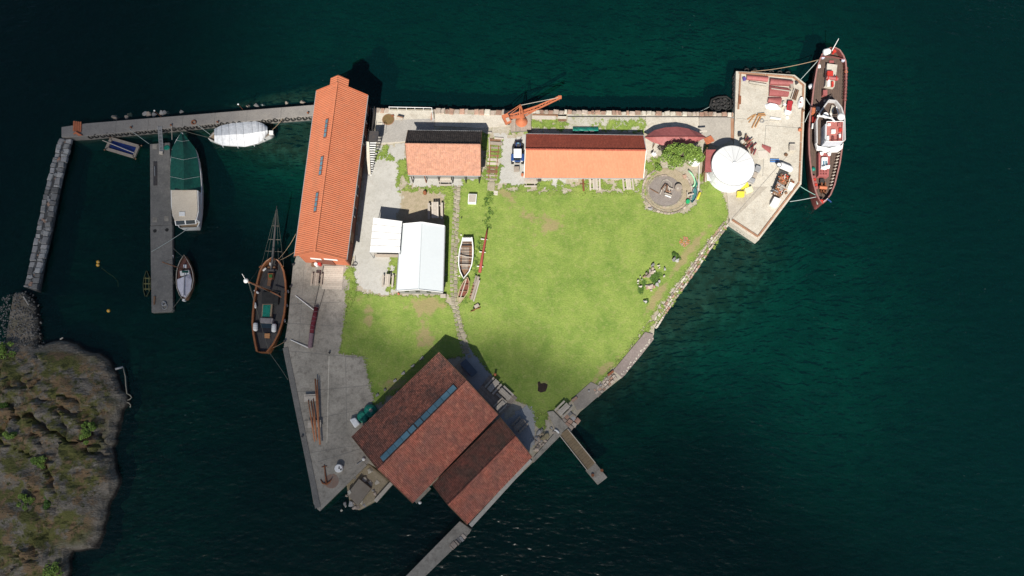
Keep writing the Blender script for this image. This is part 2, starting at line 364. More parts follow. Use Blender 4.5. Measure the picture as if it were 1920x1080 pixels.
# ------------------------------------------------------------------ setting
ISLET = [(590, 199), (700, 203), (945, 207), (1376, 212), (1374, 330), (1366, 416), (1340, 449), (1300, 507), (1260, 562), (1228, 608), (1226, 628),
         (1172, 703), (1128, 738), (1088, 772), (1066, 800), (1052, 812), (1000, 866), (940, 925), (884, 984), (866, 972), (812, 908), (780, 925), (745, 902), (690, 868),
         (597, 957), (588, 945), (568, 830), (545, 720), (532, 650), (540, 600), (549, 500), (556, 478)]
SHORE = [(-60, 575), (45, 545), (75, 560), (86, 600), (82, 640), (112, 646), (150, 640), (190, 660), (215, 690), (232, 720), (241, 765), (226, 800), (222, 850),
         (227, 900), (214, 960), (188, 1008), (180, 1036), (140, 1035), (132, 1110), (-60, 1110)]
JETTY = [(115, 238), (162, 231), (480, 205), (592, 196), (590, 217), (400, 232), (320, 240), (160, 255), (115, 257)]
BREAKW = [(108, 258), (95, 300), (80, 358), (62, 440), (52, 490), (40, 538), (72, 546), (82, 490), (95, 430), (112, 345), (128, 290), (133, 260)]
NEQUAY = [(1380, 133), (1490, 140), (1511, 157), (1503, 345), (1422, 451), (1368, 415), (1374, 330), (1378, 212)]

def wpoly(pl, z): return [(P(x, y, z).x, P(x, y, z).y) for x, y in pl]
def segd(x, y, poly, closed=True):
    best = 1e9; n = len(poly)
    for i in range(n if closed else n - 1):
        ax, ay = poly[i]; bx, by = poly[(i + 1) % n]; dx, dy = bx - ax, by - ay
        t = max(0, min(1, ((x - ax) * dx + (y - ay) * dy) / (dx * dx + dy * dy + 1e-9)))
        best = min(best, math.hypot(x - ax - t * dx, y - ay - t * dy))
    return best

# seabed: a real slope falling away from the quays and the rocks
def grid(name, x0, x1, y0, y1, st, zf, mat, attrs=None):
    nx, ny = int((x1 - x0) / st) + 1, int((y1 - y0) / st) + 1
    vs_ = []
    for j in range(ny):
        for i in range(nx):
            x, y = x0 + i * st, y0 + j * st; vs_.append((x, y, zf(x, y)))
    fs = [(j * nx + i, j * nx + i + 1, (j + 1) * nx + i + 1, (j + 1) * nx + i) for j in range(ny - 1) for i in range(nx - 1)]
    me = bpy.data.meshes.new(name); me.from_pydata(vs_, [], fs); me.materials.append(mat); me.shade_smooth()
    o = bpy.data.objects.new(name, me); COL.objects.link(o); ORG[o.name] = Vector((0, 0, 0)); return struct(o)
w_isl, w_shore, w_jet, w_brk = wpoly(ISLET, 0), wpoly(SHORE, 0), wpoly(JETTY, 0), wpoly(BREAKW, 0)
w_se = wpoly([(1366, 416), (1300, 507), (1228, 608), (1172, 703), (1066, 800)], 0)
def depth(x, y):
    d1 = segd(x, y, w_jet); d2 = segd(x, y, w_shore) if not inside(x, y, w_shore) else 0
    d3 = segd(x, y, w_se, False); d4 = segd(x, y, w_brk)
    px, py = pix(x, y, 0)
    d = 10.5 + 2.5 * nz(x * .02, y * .02) + 1.2 * nz(x * .05, y * .05, 4) + max(0, (350 - py)) * 0 
    for dd, s0, k in ((d1, 1.3, .75), (d2, .8, .42), (d3, .9, .55), (d4, 1.2, .5)):
        d = min(d, s0 + dd * k)
    gx, gy = (px - 560) / 130, (py - 270) / 90          # the shallow pool inside the jetty
    d -= 5.2 * math.exp(-(gx * gx + gy * gy))
    gx, gy = (px - 1120) / 470, (py - 80) / 190         # the bank north of the islet
    d -= 7.6 * math.exp(-(gx * gx + gy * gy))
    gx, gy = (px - 1540) / 260, (py - 640) / 380
    d -= 5.0 * math.exp(-(gx * gx + gy * gy))
    d += 3.2 * max(0, min(1, (px - 1650) / 250)) + 4.0 * max(0, min(1, (330 - px) / 300)) * (1 if py < 520 else .5)
    return -max(.7, d + .5 * nz(x * .25, y * .25) + .3 * nz(x * .6, y * .6))
grid('seabed', -150, 150, -70, 130, 1.6, depth, m_seabed)
mb = MB(); mb.box((0, 40, -10), (900, 900, 20)); o = mb.build('water', m_water, loc=(0, 0, 0)); struct(o)

# added out-of-view cumulus bank, its thickness shaped to dim south and west
def shade_cloud():
    alt = 420.0; mat = bpy.data.materials.new('shade_vapour'); mat.use_nodes = True; t = mat.node_tree; t.nodes.clear()
    o_ = t.nodes.new('ShaderNodeOutputMaterial'); pv = t.nodes.new('ShaderNodeVolumePrincipled')
    pv.inputs['Color'].default_value = (.30, .31, .33, 1); pv.inputs['Density'].default_value = .04; pv.inputs['Anisotropy'].default_value = .5
    t.links.new(pv.outputs[0], o_.inputs['Volume'])
    off = -SUNV * (alt / SUNV.z); st = 5.0; nx, ny = 76, 64; x0, y0 = -190, -150
    def thick(x, y):
        px, py = pix(x, y, G)
        a = max(0, (py - 555) / (330 + max(0, px - 950) * 1.1)) + max(0, (745 - px) / 560) * .95 - .10 + .12 * nz(x * .02, y * .02, 3) + .05 * nz(x * .06, y * .06, 9)
        a = max(0, min(1, a / 1.05)); a = a * a * (3 - 2 * a)
        ex = max(0, 1 - max(0, abs(x) - 150) / 40) * max(0, min(1, (y - y0) / 40)) * max(0, min(1, (y0 + (ny - 1) * st - y) / 40))
        return 33.0 * a * ex
    vs_ = []; fs = []
    idx = {}
    for j in range(ny):
        for i in range(nx):
            x, y = x0 + i * st, y0 + j * st; h = thick(x, y)
            lump = 3 * nz(x * .03, y * .03) * min(1, h / 10)
            for k in (0, 1):
                idx[i, j, k] = len(vs_); vs_.append((x - off.x, y - off.y, alt + lump - .25 * h + (h if k else 0)))
    for j in range(ny - 1):
        for i in range(nx - 1):
            if max(thick(x0 + (i + a) * st, y0 + (j + b) * st) for a in (0, 1) for b in (0, 1)) < .05: continue
            q = [(i, j), (i + 1, j), (i + 1, j + 1), (i, j + 1)]
            fs.append(tuple(idx[a, b, 1] for a, b in q)); fs.append(tuple(idx[a, b, 0] for a, b in q[::-1]))
    me = bpy.data.meshes.new('shade_cloud'); me.from_pydata(vs_, [], fs); me.materials.append(mat)
    bm = bmesh.new(); bm.from_mesh(me); bmesh.ops.remove_doubles(bm, verts=bm.verts, dist=.05)
    bmesh.ops.delete(bm, geom=[v for v in bm.verts if not v.link_faces], context='VERTS'); bm.to_mesh(me); bm.free(); me.shade_smooth()
    o = bpy.data.objects.new('shade_cloud', me); COL.objects.link(o); struct(o)
shade_cloud()

# islet body, paved and earth surfaces
struct(MB().pprism(ISLET, -6, G).build('ground', m_earth, bev=.06))
WQ = [(556, 480), (660, 497), (655, 540), (648, 585), (637, 663), (684, 668), (690, 702), (703, 752), (690, 770), (740, 800), (690, 868), (597, 957), (588, 945), (568, 830), (545, 720), (532, 650), (540, 600), (549, 500)]
wq = struct(MB().pprism(WQ, G - .3, G + .05).build('concrete_quay', m_conc, bev=.04))
# darker kerb strip, joints and rail grooves cut across the slab
for nm, a, b, wd, mt, ht in (('kerb_beam', (535, 652), (596, 952), .75, m_concD, .09), ('joint_strip', (617, 668), (613, 830), .12, m_concL, .012), ('joint_strip', (540, 658), (690, 672), .06, m_concD, .012),
                             ('joint_strip', (596, 866), (680, 840), .06, m_concD, .012), ('joint_strip', (566, 790), (692, 765), .05, m_concD, .012), ('joint_strip', (553, 735), (700, 722), .05, m_concD, .012), ('joint_strip', (543, 570), (650, 566), .05, m_concD, .012), ('joint_strip', (648, 670), (650, 800), .05, m_concD, .012), ('joint_strip', (577, 850), (660, 836), .04, m_concD, .012), ('joint_strip', (570, 500), (560, 650), .04, m_concD, .012), ('joint_strip', (536, 606), (646, 612), .05, m_concD, .012)):
    MB().bar(P(*a, G + .05 + ht / 2), P(*b, G + .05 + ht / 2), wd, ht).build(nm, mt, wq)
NQ1 = [(704, 206), (812, 207), (812, 262), (758, 266), (704, 272)]
struct(MB().pprism(NQ1, G - .2, G + .05).build('pavement', m_concL, bev=.03))
struct(MB().pprism([(720, 226), (815, 222), (812, 262), (708, 268), (712, 240)], G, G + .058).build('pavement', M('concrete_patch', (.36, .34, .31), (.31, .295, .27), scale=.5, bump=.02)))
struct(MB().pprism([(815, 213), (950, 216), (950, 236), (905, 240), (815, 236)], G, G + .045).build('pavement', m_concL, bev=.02))
struct(MB().pprism([(1064, 214), (1210, 216), (1210, 250), (1064, 240)], G, G + .05).build('pavement', M('weedy_concrete', (.46, .44, .385), (.40, .375, .31), (.24, .26, .11), scale=.55, bump=.04, c3amt=.8)))
struct(MB().pprism([(1211, 216), (1310, 218), (1310, 252), (1211, 250)], G, G + .09).build('pavement', m_concL, bev=.03))
struct(MB().pprism([(1311, 218), (1376, 219), (1374, 262), (1345, 275), (1311, 262)], G, G + .08).build('pavement', M('grey_concrete_patch', (.40, .365, .315), (.35, .32, .275), scale=.5, bump=.02), bev=.03))
struct(MB().pprism([(1210, 256), (1240, 262), (1232, 290), (1212, 300)], G, G + .06).build('pavement', m_concL))
neq = struct(MB().pprism(NEQUAY, -6, G + .12).build('concrete_quay', m_concL, bev=.05))
struct(MB().pprism([(1362, 345), (1376, 320), (1400, 350), (1440, 350), (1372, 414), (1367, 408)], G, G + .128).build('pavement', M('stained_concrete', (.44, .40, .335), (.37, .33, .27), (.30, .25, .2), scale=.8, bump=.02)))
for a, b, wd in (((1436, 235), (1430, 330), .05), ((1372, 410), (1478, 290), .06), ((1436, 235), (1500, 240), .05), ((1382, 222), (1440, 226), .05)):
    MB().bar(P(*a, G + .124), P(*b, G + .124), wd, .012).build('joint_strip', m_concD, neq)
def curb(pxs, wd, ht, mat, par, z, name='kerb_beam', step=3.0):
    for a, b in zip(pxs[:-1], pxs[1:]):
        A, B = P(*a, z), P(*b, z); n = max(1, int((B - A).length / step))
        for i in range(n):
            u, v = lerp(A, B, i / n), lerp(A, B, (i + 1) / n - .012)
            MB().bar(u + V(0, 0, ht / 2), v + V(0, 0, ht / 2), wd, ht * random.uniform(.9, 1.1)).build(name, mat, par)
curb([(1385, 137), (1487, 145), (1506, 160), (1498, 343), (1421, 444), (1372, 412)], .26, .16, m_quayrust, neq, G + .12)
curb([(1384, 205), (1388, 139)], .26, .16, m_quayrust, neq, G + .12)
MB().bar(P(1373, 222, G + .125), P(1373, 262, G + .125), .45, .05).build('kerb_beam', m_quayrust, neq)

# lawn, gravel and worn ground: cells of a ragged-edged sheet
def sheet(name, polys, z, mat, cell=.3, rag=.35, dry=None, thin=None, zamp=.02, minus=(), tufts=None):
    pts = [P(x, y, z) for pl in polys for x, y in pl]
    x0, x1 = min(p.x for p in pts) - 1, max(p.x for p in pts) + 1; y0, y1 = min(p.y for p in pts) - 1, max(p.y for p in pts) + 1
    vs_ = []; idx = {}; fs = []
    def vid(i, j):
        k = (i, j)
        if k not in idx:
            x, y = x0 + i * cell, y0 + j * cell; idx[k] = len(vs_)
            vs_.append((x + nz(x * 3.1, y * 3.1, 5) * cell * .45, y + nz(x * 3.1, y * 3.1, 8) * cell * .45, z + zamp * (nz(x * .7, y * .7) + .6 * nz(x * 2.2, y * 2.2)) ))
        return idx[k]
    for j in range(int((y1 - y0) / cell)):
        for i in range(int((x1 - x0) / cell)):
            x, y = x0 + (i + .5) * cell, y0 + (j + .5) * cell
            qx, qy = x + rag * (nz(x * .9, y * .9, 1) + .7 * nz(x * 2.7, y * 2.7, 2)), y + rag * (nz(x * .9, y * .9, 4) + .7 * nz(x * 2.7, y * 2.7, 6))
            a, b = pix(qx, qy, z)
            if not any(inside(a, b, pl) for pl in polys) or any(inside(a, b, pl) for pl in minus): continue
            if thin and nz(x * .8, y * .8, 7) + .5 * nz(x * 2.5, y * 2.5, 3) < thin(a, b): continue
            fs.append((vid(i, j), vid(i + 1, j), vid(i + 1, j + 1), vid(i, j + 1)))
    if tufts is not None:
        have = {}
        for f in fs:
            for k in range(4): e = tuple(sorted((f[k], f[(k + 1) % 4]))); have[e] = have.get(e, 0) + 1
        for (p, q), cnt in have.items():
            if cnt == 1:
                for _ in range(4):
                    t = random.random(); c = [vs_[p][i] * (1 - t) + vs_[q][i] * t for i in range(3)]; c = Vector(c) + V(random.gauss(0, .09), random.gauss(0, .09), random.uniform(0, .05))
                    a = random.uniform(0, 6.28); s_ = random.uniform(.05, .13); u = V(math.cos(a), math.sin(a), random.uniform(-.4, .6)) * s_; v = V(-math.sin(a), math.cos(a), random.uniform(-.4, .4)) * s_ * .55
                    tufts.add([c - u, c + v, c + u, c - v], [(0, 1, 2, 3)])
    me = bpy.data.meshes.new(name); me.from_pydata(vs_, [], fs); me.materials.append(mat)
    at = me.attributes.new('dry', 'FLOAT', 'POINT')
    if dry: at.data.foreach_set('value', [max(0, min(1, dry(*pix(x, y, z)))) for x, y, _ in vs_])
    me.shade_smooth(); o = bpy.data.objects.new(name, me); COL.objects.link(o); ORG[o.name] = Vector((0, 0, 0)); return struct(o)
GRAVEL = [(703, 272), (760, 272), (758, 310), (748, 345), (752, 385), (742, 410), (746, 545), (728, 553), (700, 550), (672, 535), (660, 520), (664, 470), (690, 300)]
sheet('gravel_yard', [GRAVEL, [(925, 250), (945, 246), (958, 260), (1000, 250), (990, 330), (985, 352), (945, 345), (936, 340), (938, 300)], [(1003, 336), (1060, 336), (1058, 352), (1003, 352)],
                      [(765, 328), (905, 328), (905, 345), (852, 349), (768, 349)]], G + .02, m_gravel, rag=.4)
sheet('soil_patch', [[(757, 352), (800, 352), (835, 372), (835, 425), (745, 420), (752, 385)], [(1085, 336), (1110, 336), (1110, 352), (1080, 350)], [(656, 560), (735, 550), (735, 566), (665, 578)]], G + .03, m_dirt, rag=.5)
TUFT = MB()
LAWN1 = [(866, 340), (905, 336), (930, 352), (1000, 362), (1200, 362), (1210, 392), (1240, 402), (1285, 400), (1312, 378), (1318, 345), (1345, 345), (1362, 385), (1364, 408), (1332, 443), (1290, 500), (1247, 560), (1210, 606), (1178, 655),
         (1130, 712), (1085, 743), (1052, 762), (1028, 778), (1005, 778), (992, 762), (968, 752), (925, 706), (897, 672), (882, 652), (868, 612), (858, 575), (858, 500), (860, 420)]
LAWN2 = [(652, 520), (665, 545), (700, 556), (742, 556), (832, 556), (850, 585), (858, 620), (869, 668), (830, 672), (704, 762), (700, 740), (690, 702), (684, 668), (638, 662), (648, 590)]
def g2(a, b, cx, cy, rx, ry): return math.exp(-((a - cx) / rx) ** 2 - ((b - cy) / ry) ** 2)
def dryf(a, b):
    d = .9 * g2(a, b, 800, 570, 60, 22) + .8 * g2(a, b, 690, 590, 14, 35) + .9 * g2(a, b, 795, 630, 26, 40) + .8 * g2(a, b, 740, 720, 40, 26) + .55 * g2(a, b, 1290, 470, 60, 45) + .4 * g2(a, b, 940, 360, 60, 14)
    d += .8 * g2(a, b, 660, 560, 20, 14) + .5 * g2(a, b, 1120, 690, 40, 25) + .55 * g2(a, b, 1230, 560, 26, 40) + .45 * g2(a, b, 1030, 610, 60, 20) + .75 * g2(a, b, 1017, 720, 20, 18) + .4 * g2(a, b, 860, 640, 10, 60) + .25 * g2(a, b, 980, 420, 70, 50)
    # the worn track along the sea wall
    pts = [(1350, 400), (1285, 480), (1245, 540), (1205, 598), (1165, 662), (1100, 728)]
    d += .5 * math.exp(-(segd(a, b, pts, False) / 8) ** 2) + .24 * g2(a, b, 1040, 410, 170, 60) + .26 * math.exp(-(segd(a, b, [(935, 350), (985, 400), (1120, 470), (1215, 500)], False) / 14) ** 2) + .26 * math.exp(-(segd(a, b, [(880, 640), (960, 560), (1010, 440), (1120, 365)], False) / 12) ** 2)
    return d
sheet('lawn', [LAWN1, LAWN2, [(836, 352), (850, 350), (850, 560), (834, 552), (836, 420)]], G + .045, m_lawn, cell=.2, rag=.4, dry=dryf, tufts=TUFT)
sheet('grass_verge', [[(746, 300), (764, 298), (766, 352), (852, 350), (850, 360), (745, 360)], [(905, 250), (922, 250), (918, 340), (902, 345)], [(1060, 340), (1210, 337), (1212, 364), (1000, 364), (940, 352), (985, 345)], [(1318, 280), (1330, 275), (1322, 330), (1345, 345), (1312, 352)],
                      [(648, 500), (664, 500), (668, 545), (650, 585)], [(915, 262), (940, 262), (938, 340), (910, 345)], [(700, 280), (728, 276), (735, 300), (705, 300)], [(995, 225), (1062, 226), (1062, 240), (995, 240)], [(1130, 225), (1208, 226), (1208, 248), (1100, 244)], [(955, 240), (992, 241), (985, 250), (955, 250)],
                      [(1300, 505), (1330, 462), (1358, 420), (1362, 425), (1262, 562), (1215, 622), (1160, 700), (1150, 690)], [(1205, 300), (1240, 295), (1225, 330), (1212, 340)], [(830, 350), (850, 350), (850, 440), (836, 425)],
                      [(740, 410), (748, 520), (738, 550), (728, 545)], [(1000, 775), (1030, 775), (1020, 805), (1000, 800)]], G + .062, m_lawn, cell=.15, rag=.6, dry=lambda a, b: .35, thin=lambda a, b: -.05, zamp=.03, tufts=TUFT)
TUFT.build('grass_tufts', m_lawn, kind='stuff')
sheet('forecourt', [[(880, 655), (897, 672), (925, 706), (930, 740), (950, 790), (985, 758), (1000, 765), (1004, 800), (1000, 835), (985, 850), (950, 800), (900, 745), (862, 690)]], G + .05, M('shaded_paving', (.30, .31, .32), (.26, .27, .28), scale=.6, bump=.02, bscale=12), rag=.3)  # grey paving, blue-grey of the shade there put into its colour
# ------------------------------------------------------------------ buildings
def tile_slope(e0, e1, r1, r0, colw, course, amp, step, jl=.0):
    """pantiles: columns of waves running up the slope, courses lapping each other; one random value per tile"""
    mb = MB(); n = (e1 - e0).cross(r0 - e0).normalized()
    if n.z < 0: n = -n
    L = (e1 - e0).length; Sl = ((r0 - e0).length + (r1 - e1).length) / 2
    nc = max(2, round(L / colw)); nr = max(2, round(Sl / course)); prof = (0, .75, 1.0, .45)
    for k in range(nr):
        s0, s1 = k / nr, (k + 1) / nr
        jit = [random.random() for _ in range(nc)]; lift = [random.uniform(-jl, jl) * step for _ in range(nc)]
        vs_ = []
        for s, up in ((s0, step), (min(1, s1 + .0), 0)):
            for c in range(nc * 4 + 1):
                u = c / (nc * 4); p = lerp(lerp(e0, e1, u), lerp(r0, r1, u), s)
                vs_.append(p + n * (amp * prof[c % 4] + up + .012 + lift[min(nc - 1, c // 4)] * (1 if up else 0)))
        w_ = nc * 4 + 1
        o = len(mb.v); mb.v += [tuple(q) for q in vs_]
        for c in range(nc * 4):
            mb.f.append((o + c, o + c + 1, o + w_ + c + 1, o + w_ + c)); mb.a.append(jit[c // 4])
    # make faces look up
    f = mb.f[0]; a, b, c = (Vector(mb.v[i]) for i in f[:3])
    if (b - a).cross(c - a).z < 0: mb.f = [q[::-1] for q in mb.f]
    return mb
def slab(mb, q, th):
    """four-cornered board with thickness downwards"""
    q = [Vector(x) for x in q]; n = (q[1] - q[0]).cross(q[3] - q[0]).normalized()
    if n.z < 0: q = q[::-1]; n = -n
    lo = [x - n * th for x in q]
    return mb.add(lo + q, [(3, 2, 1, 0), (4, 5, 6, 7), (0, 1, 5, 4), (1, 2, 6, 5), (2, 3, 7, 6), (3, 0, 4, 7)])
def gable(name, label, cat, e00, e01, e10, e11, zr, tiles, walls, colw=.3, course=.38, amp=.05, step=.03, oe=.35, og=.25, base=G, sheetmat=None, ridgemat=None, vergemat=None, split=.5, gutter=True, flat=False, jl=0.0):
    """gable roofed house; e.. = eave corners in the world (line 0 and line 1, from end 0 to end 1)"""
    c = (e00 + e01 + e10 + e11) / 4; th = T(name, label, cat, (c.x, c.y, base))
    r0 = lerp(e00, e10, split); r1 = lerp(e01, e11, split); r0.z = r1.z = zr
    # walls
    ax = (e01 - e00).normalized(); ay = (e10 - e00).normalized()
    k = [e00 + ax * og + ay * oe, e01 - ax * og + ay * oe, e11 - ax * og - ay * oe, e10 + ax * og - ay * oe]
    ze = e00.z
    for i in range(4): k[i] = Vector((k[i].x, k[i].y, ze + (zr - ze) * (oe / ((e10 - e00).length * .5)) - .08))
    def wall(a, b, mat, apex=None):
        q = [Vector((a.x, a.y, base)), Vector((b.x, b.y, base)), b] + ([apex] if apex else []) + [a]
        n = (b - a).cross(Vector((0, 0, 1))).normalized() * .18
        if n.dot((a + b) / 2 - c) > 0: n = -n
        m = len(q); mb = MB(); mb.add(q + [x + n for x in q], [tuple(range(m)), tuple(range(2 * m - 1, m - 1, -1))] + [(i, m + i, m + (i + 1) % m, (i + 1) % m) for i in range(m)])
        return mb.build('wall', mat, th)
    ap0 = r0 + ax * og - V(0, 0, .12); ap1 = r1 - ax * og - V(0, 0, .12)
    W = [wall(k[0], k[1], walls[0]), wall(k[1], k[2], walls[1], ap1), wall(k[2], k[3], walls[2]), wall(k[3], k[0], walls[3], ap0)]
    roof = slab(slab(MB(), (e00, e01, r1, r0), .1), (e11, e10, r0, r1), .1).build('roof', sheetmat or m_woodB, th)
    if not flat:
        for q, mt in (((e00, e01, r1, r0), tiles[0]), ((e11, e10, r0, r1), tiles[1])):
            tile_slope(*q, colw, course, amp, step, jl).build('roof_tiles', mt, roof, kind='stuff')
    up = V(0, 0, amp + step + .03); n = max(1, int((r1 - r0).length / .42))
    cap = MB()
    for i in range(n):
        a, b = lerp(r0, r1, i / n) + up, lerp(r0, r1, (i + 1.1) / n) + up * (1 if i < n - 1 else .98)
        if i == n - 1: b = r1 + up
        cap.tube([a - V(0, 0, .03), b - V(0, 0, .06)], [.15, .13], 8)
    if not flat: cap.build('ridge_cap', ridgemat or tiles[0], roof, kind='stuff')
    vm = vergemat or m_woodB
    for a, b in ((e00, r0), (e10, r0), (e01, r1), (e11, r1)):
        d = ax * (-.03 if a in (e00, e10) else .03)
        MB().bar(a + d + V(0, 0, .02), b + d + V(0, 0, .02), .07, .2).build('verge_board', vm, roof)
    if gutter:
        for a, b, s in ((e00, e01, -1), (e10, e11, 1)):
            MB().tube([a + ay * s * .07 - V(0, 0, .03), b + ay * s * .07 - V(0, 0, .03)], .07, 6).build('gutter', m_steel, roof)
    return th, roof, (r0, r1), W, ax, ay

# --- the long orange warehouse on the pier
zw = G + 4.4
A = [P(593.8, 170.6, zw), P(552.5, 479.4, zw), P(689.4, 179, zw), P(649.5, 486.5, zw)]
th, roof, (r0, r1), W, ax, ay = gable('warehouse', 'long warehouse with bright orange tiled roof standing across the pier', 'warehouse', *A, zw + 3.1, (m_tileO, m_tileO), (m_wallred, m_wallor, m_wallred, m_wallor), colw=.3, course=1.3, amp=.055, step=.006, base=-2, vergemat=m_tileO)
warehouse = th
# hoist gablet over the north end
nrm = -ax; g0 = r0 + nrm * -.6; hw = 1.35
ze2 = lerp(A[0], r0, .66).z; 
for s in (-1, 1):
    side = ay * s
    a = r0 + side * hw + nrm * 1.25; b = r0 + side * hw - nrm * .4; a.z = b.z = lerp(A[0].z, r0.z, 1 - hw / ((A[2] - A[0]).length / 2)) + .03
    t0 = r0 + nrm * 1.25 + V(0, 0, .06); t1 = r0 - nrm * .4 + V(0, 0, .06)
    if s < 0: q = (a, b, t1, t0)
    else: q = (b, a, t0, t1)
    hr = slab(MB(), q, .12).build('hoist_roof', m_woodB, th)
    tile_slope(*q, .3, 1.3, .055, .006).build('roof_tiles', m_tileO, hr, kind='stuff')
MB().bar(r0 + nrm * 1.1 - V(0, 0, .35), r0 - nrm * .5 - V(0, 0, .35), .2, .24).build('hoist_beam', m_woodB, th)
# three strips of roof lights on the west slope
for cy, cx in ((243, 616.5), (313, 607.5), (380.5, 598)):
    f0 = None
    zc = zw + 2.1
    ctr = P(cx, cy, zc); d = ax; upd = (r0 - A[0]).normalized(); nn = d.cross(upd).normalized()
    if nn.z < 0: nn = -nn
    # drop the centre on the slope
    t = (A[0] - ctr).dot(nn); ctr = ctr + nn * (t + .10)
    rot = Matrix((d, upd, nn)).transposed()
    fr = MB().box(ctr, (3.0, .68, .16), rot=rot).build('skylight', m_wallred, th)
    for i in range(4):
        MB().box(ctr + d * (-1.08 + .72 * i) + nn * .09, (.56, .46, .05), rot=rot).build('pane', m_glassB, fr)
# windows and doors on the yard side, signs on the south gable
e = [lerp(A[2], A[3], t) for t in (.10, .24, .44, .56, .69, .84)]
for i, p in enumerate(e):
    q = p - ay * .32; q.z = G + 2.1
    fr = MB().bar(q - ax * .75, q + ax * .75, .12, 1.3 if i not in (2, 5) else 2.4).build('window' if i not in (2, 5) else 'door', m_white if i not in (2, 5) else m_woodB, th)
    if i not in (2, 5): MB().bar(q - ax * .64 + ay * .03, q + ax * .64 + ay * .03, .12, 1.12).build('pane', m_glass, fr)
q = lerp(A[1], A[3], .35) - ax * .2; q.z = G + 2.7; MB().bar(q - ay * .8, q + ay * .8, .06, .5).build('name_board', m_white, th)
q = lerp(A[1], A[3], .66) - ax * .2; q.z = G + 2.9; MB().bar(q - ay * 1.1, q + ay * .9, .06, .45).build('name_board', m_white, th)
q = lerp(A[1], A[3], .48) - ax * .2; q.z = G + 1.2; MB().bar(q - ay * 1.3, q + ay * 1.3, .06, 2.4).build('door', m_wallred, th)

# outside stair against its yard wall
st = T('outside_stair', 'outside stair with pale treads against the warehouse yard wall', 'stair', P(694, 322))
p0, p1 = P(694, 328, G + .1), P(698, 268, G + 2.6)
for i in range(15):
    t = i / 14; c = lerp(p0, p1, t); wd = lerp(.3, .95, min(1, t * 1.2))
    MB().box(c + V(.12, 0, 0), (wd, .15, .05)).build('tread', m_white, st)
MB().bar(lerp(p0, p1, -.01) + V(-.2, 0, -.15), p1 + V(-.55, 0, -.15), .08, .3).build('stringer', m_dark, st)
MB().bar(p0 + V(.1, 0, -.15), p1 + V(.6, 0, -.15), .08, .3).build('stringer', m_dark, st)
MB().pprism([(693, 246), (710, 246), (708, 266), (691, 266)], G + 2.5, G + 2.6).build('landing', m_dark, st)
for px, py in ((693, 248), (709, 248), (707, 265)): MB().tube([P(px, py, G + 2.55) - V(0, 0, 2.55), P(px, py, G + 2.55) + V(0, 0, 1)], .04, 5).build('post', m_dark, st)
q = [P(710, 246, G + 3.5), P(708, 266, G + 3.5)]; MB().tube(q, .03, 5).build('rail', m_dark, st)
MB().tube([P(693, 246, G + 3.5), q[0]], .03, 5).build('rail', m_dark, st)
pw = MB(); slab(pw, (P(684.5, 265, G + 2.7), P(692, 266, G + 2.7), P(695, 327, G + .6), P(690.5, 327, G + .6)), .12); pw.build('parapet_top', m_concL, st)
mb = MB(); 
for x in (697, 703): mb.bar(P(x, 203, G + .6), P(x - 4, 246, G + .6), .08, 1.2)
tag(mb.build('shadow_strips', m_dark, kind='stuff'), 'dark strips standing in for building shadow between warehouse and north quay', 'shadow strip')  # dark strips set up where the warehouse shadow falls

# --- boathouse with pale bleached tiles
zb = G + 3.2
A = [P(765.3, 244.8, zb), P(903.3, 246.7, zb), P(765.3, 328, zb), P(901, 329.3, zb)]
th, roof, rr, W, ax, ay = gable('boathouse', 'open-fronted shed with bleached pink tiles and black north slope', 'shed', *A, zb + 2.95, (m_tileK, m_tileP), (m_woodB, m_wallred, m_wallgrey, m_wallred), colw=.3, course=.36, oe=.75, og=.3, ridgemat=m_tileP, split=.5, jl=.3)
for i in range(6):
    p = lerp(A[2], A[3], .03 + i * .188) - ay * .1; p.z = G
    MB().tube([p, p + V(0, 0, 3.2)], .09, 6).build('post', m_dark if i != 1 else m_rust, th)
# --- long shed, sunlit and shaded copies of one tile
zl = G + 2.0
A = [P(986.3, 251.5, zl), P(1206, 254.3, zl), P(983, 333, zl), P(1206, 333.9, zl)]
th, roof, rr, W, ax, ay = gable('long_shed', 'long shed with tiles coloured sunlit south and shaded north', 'shed', *A, zl + 2.3, (m_tileD, m_tileS), (m_wallred, m_white, m_wallwhite, m_white), colw=.22, course=.4, amp=.04, step=.015, oe=.62, og=.15, ridgemat=m_tileD, vergemat=m_white)
for t in (.12, .3, .55, .8):
    q = lerp(A[2], A[3], t) - ay * .56; q.z = G + 1.2
    fr = MB().bar(q - ax * .5, q + ax * .5, .1, 1).build('window', m_white, th); MB().bar(q - ax * .42 + ay * .03, q + ax * .42 + ay * .03, .1, .84).build('pane', m_glass, fr)
# --- white sheet-metal shed and its canopy
zs = G + 2.45
A = [P(752, 420.6, zs), P(743.8, 545.3, zs), P(833.4, 423.7, zs), P(830, 547.6, zs)]
th, roof, (r0, r1), W, ax, ay = gable('white_shed', 'white metal shed with plain pitched roof beside the gravel yard', 'shed', *A, zs + 1.25, (m_whitemt, m_whitemt), (m_wallgrey, m_wallgrey, m_wallgrey, m_wallgrey), oe=.12, og=.2, sheetmat=m_whitemt, vergemat=m_white, flat=True)
MB().tube([r0 + V(0, 0, .02), r1 + V(0, 0, .02)], .07, 6).build('ridge_cap', m_whitemt, roof)
for k in range(6): 
    q = lerp(A[1], A[3], .2 + k * .12) - ax * .16; q.z = G + 1.6
    if k % 2 == 0: MB().bar(q - ay * .3, q + ay * .3, .06, .8).build('window', m_glass, th)
A = [P(700.3, 407.3, G + 3.2), P(753.6, 414.3, G + 3.3), P(749, 473.8, G + 3.3), P(693.3, 473, G + 3.2)]
th = T('canopy', 'flat white canopy of five roof panels beside the white shed', 'canopy', P(722, 440))
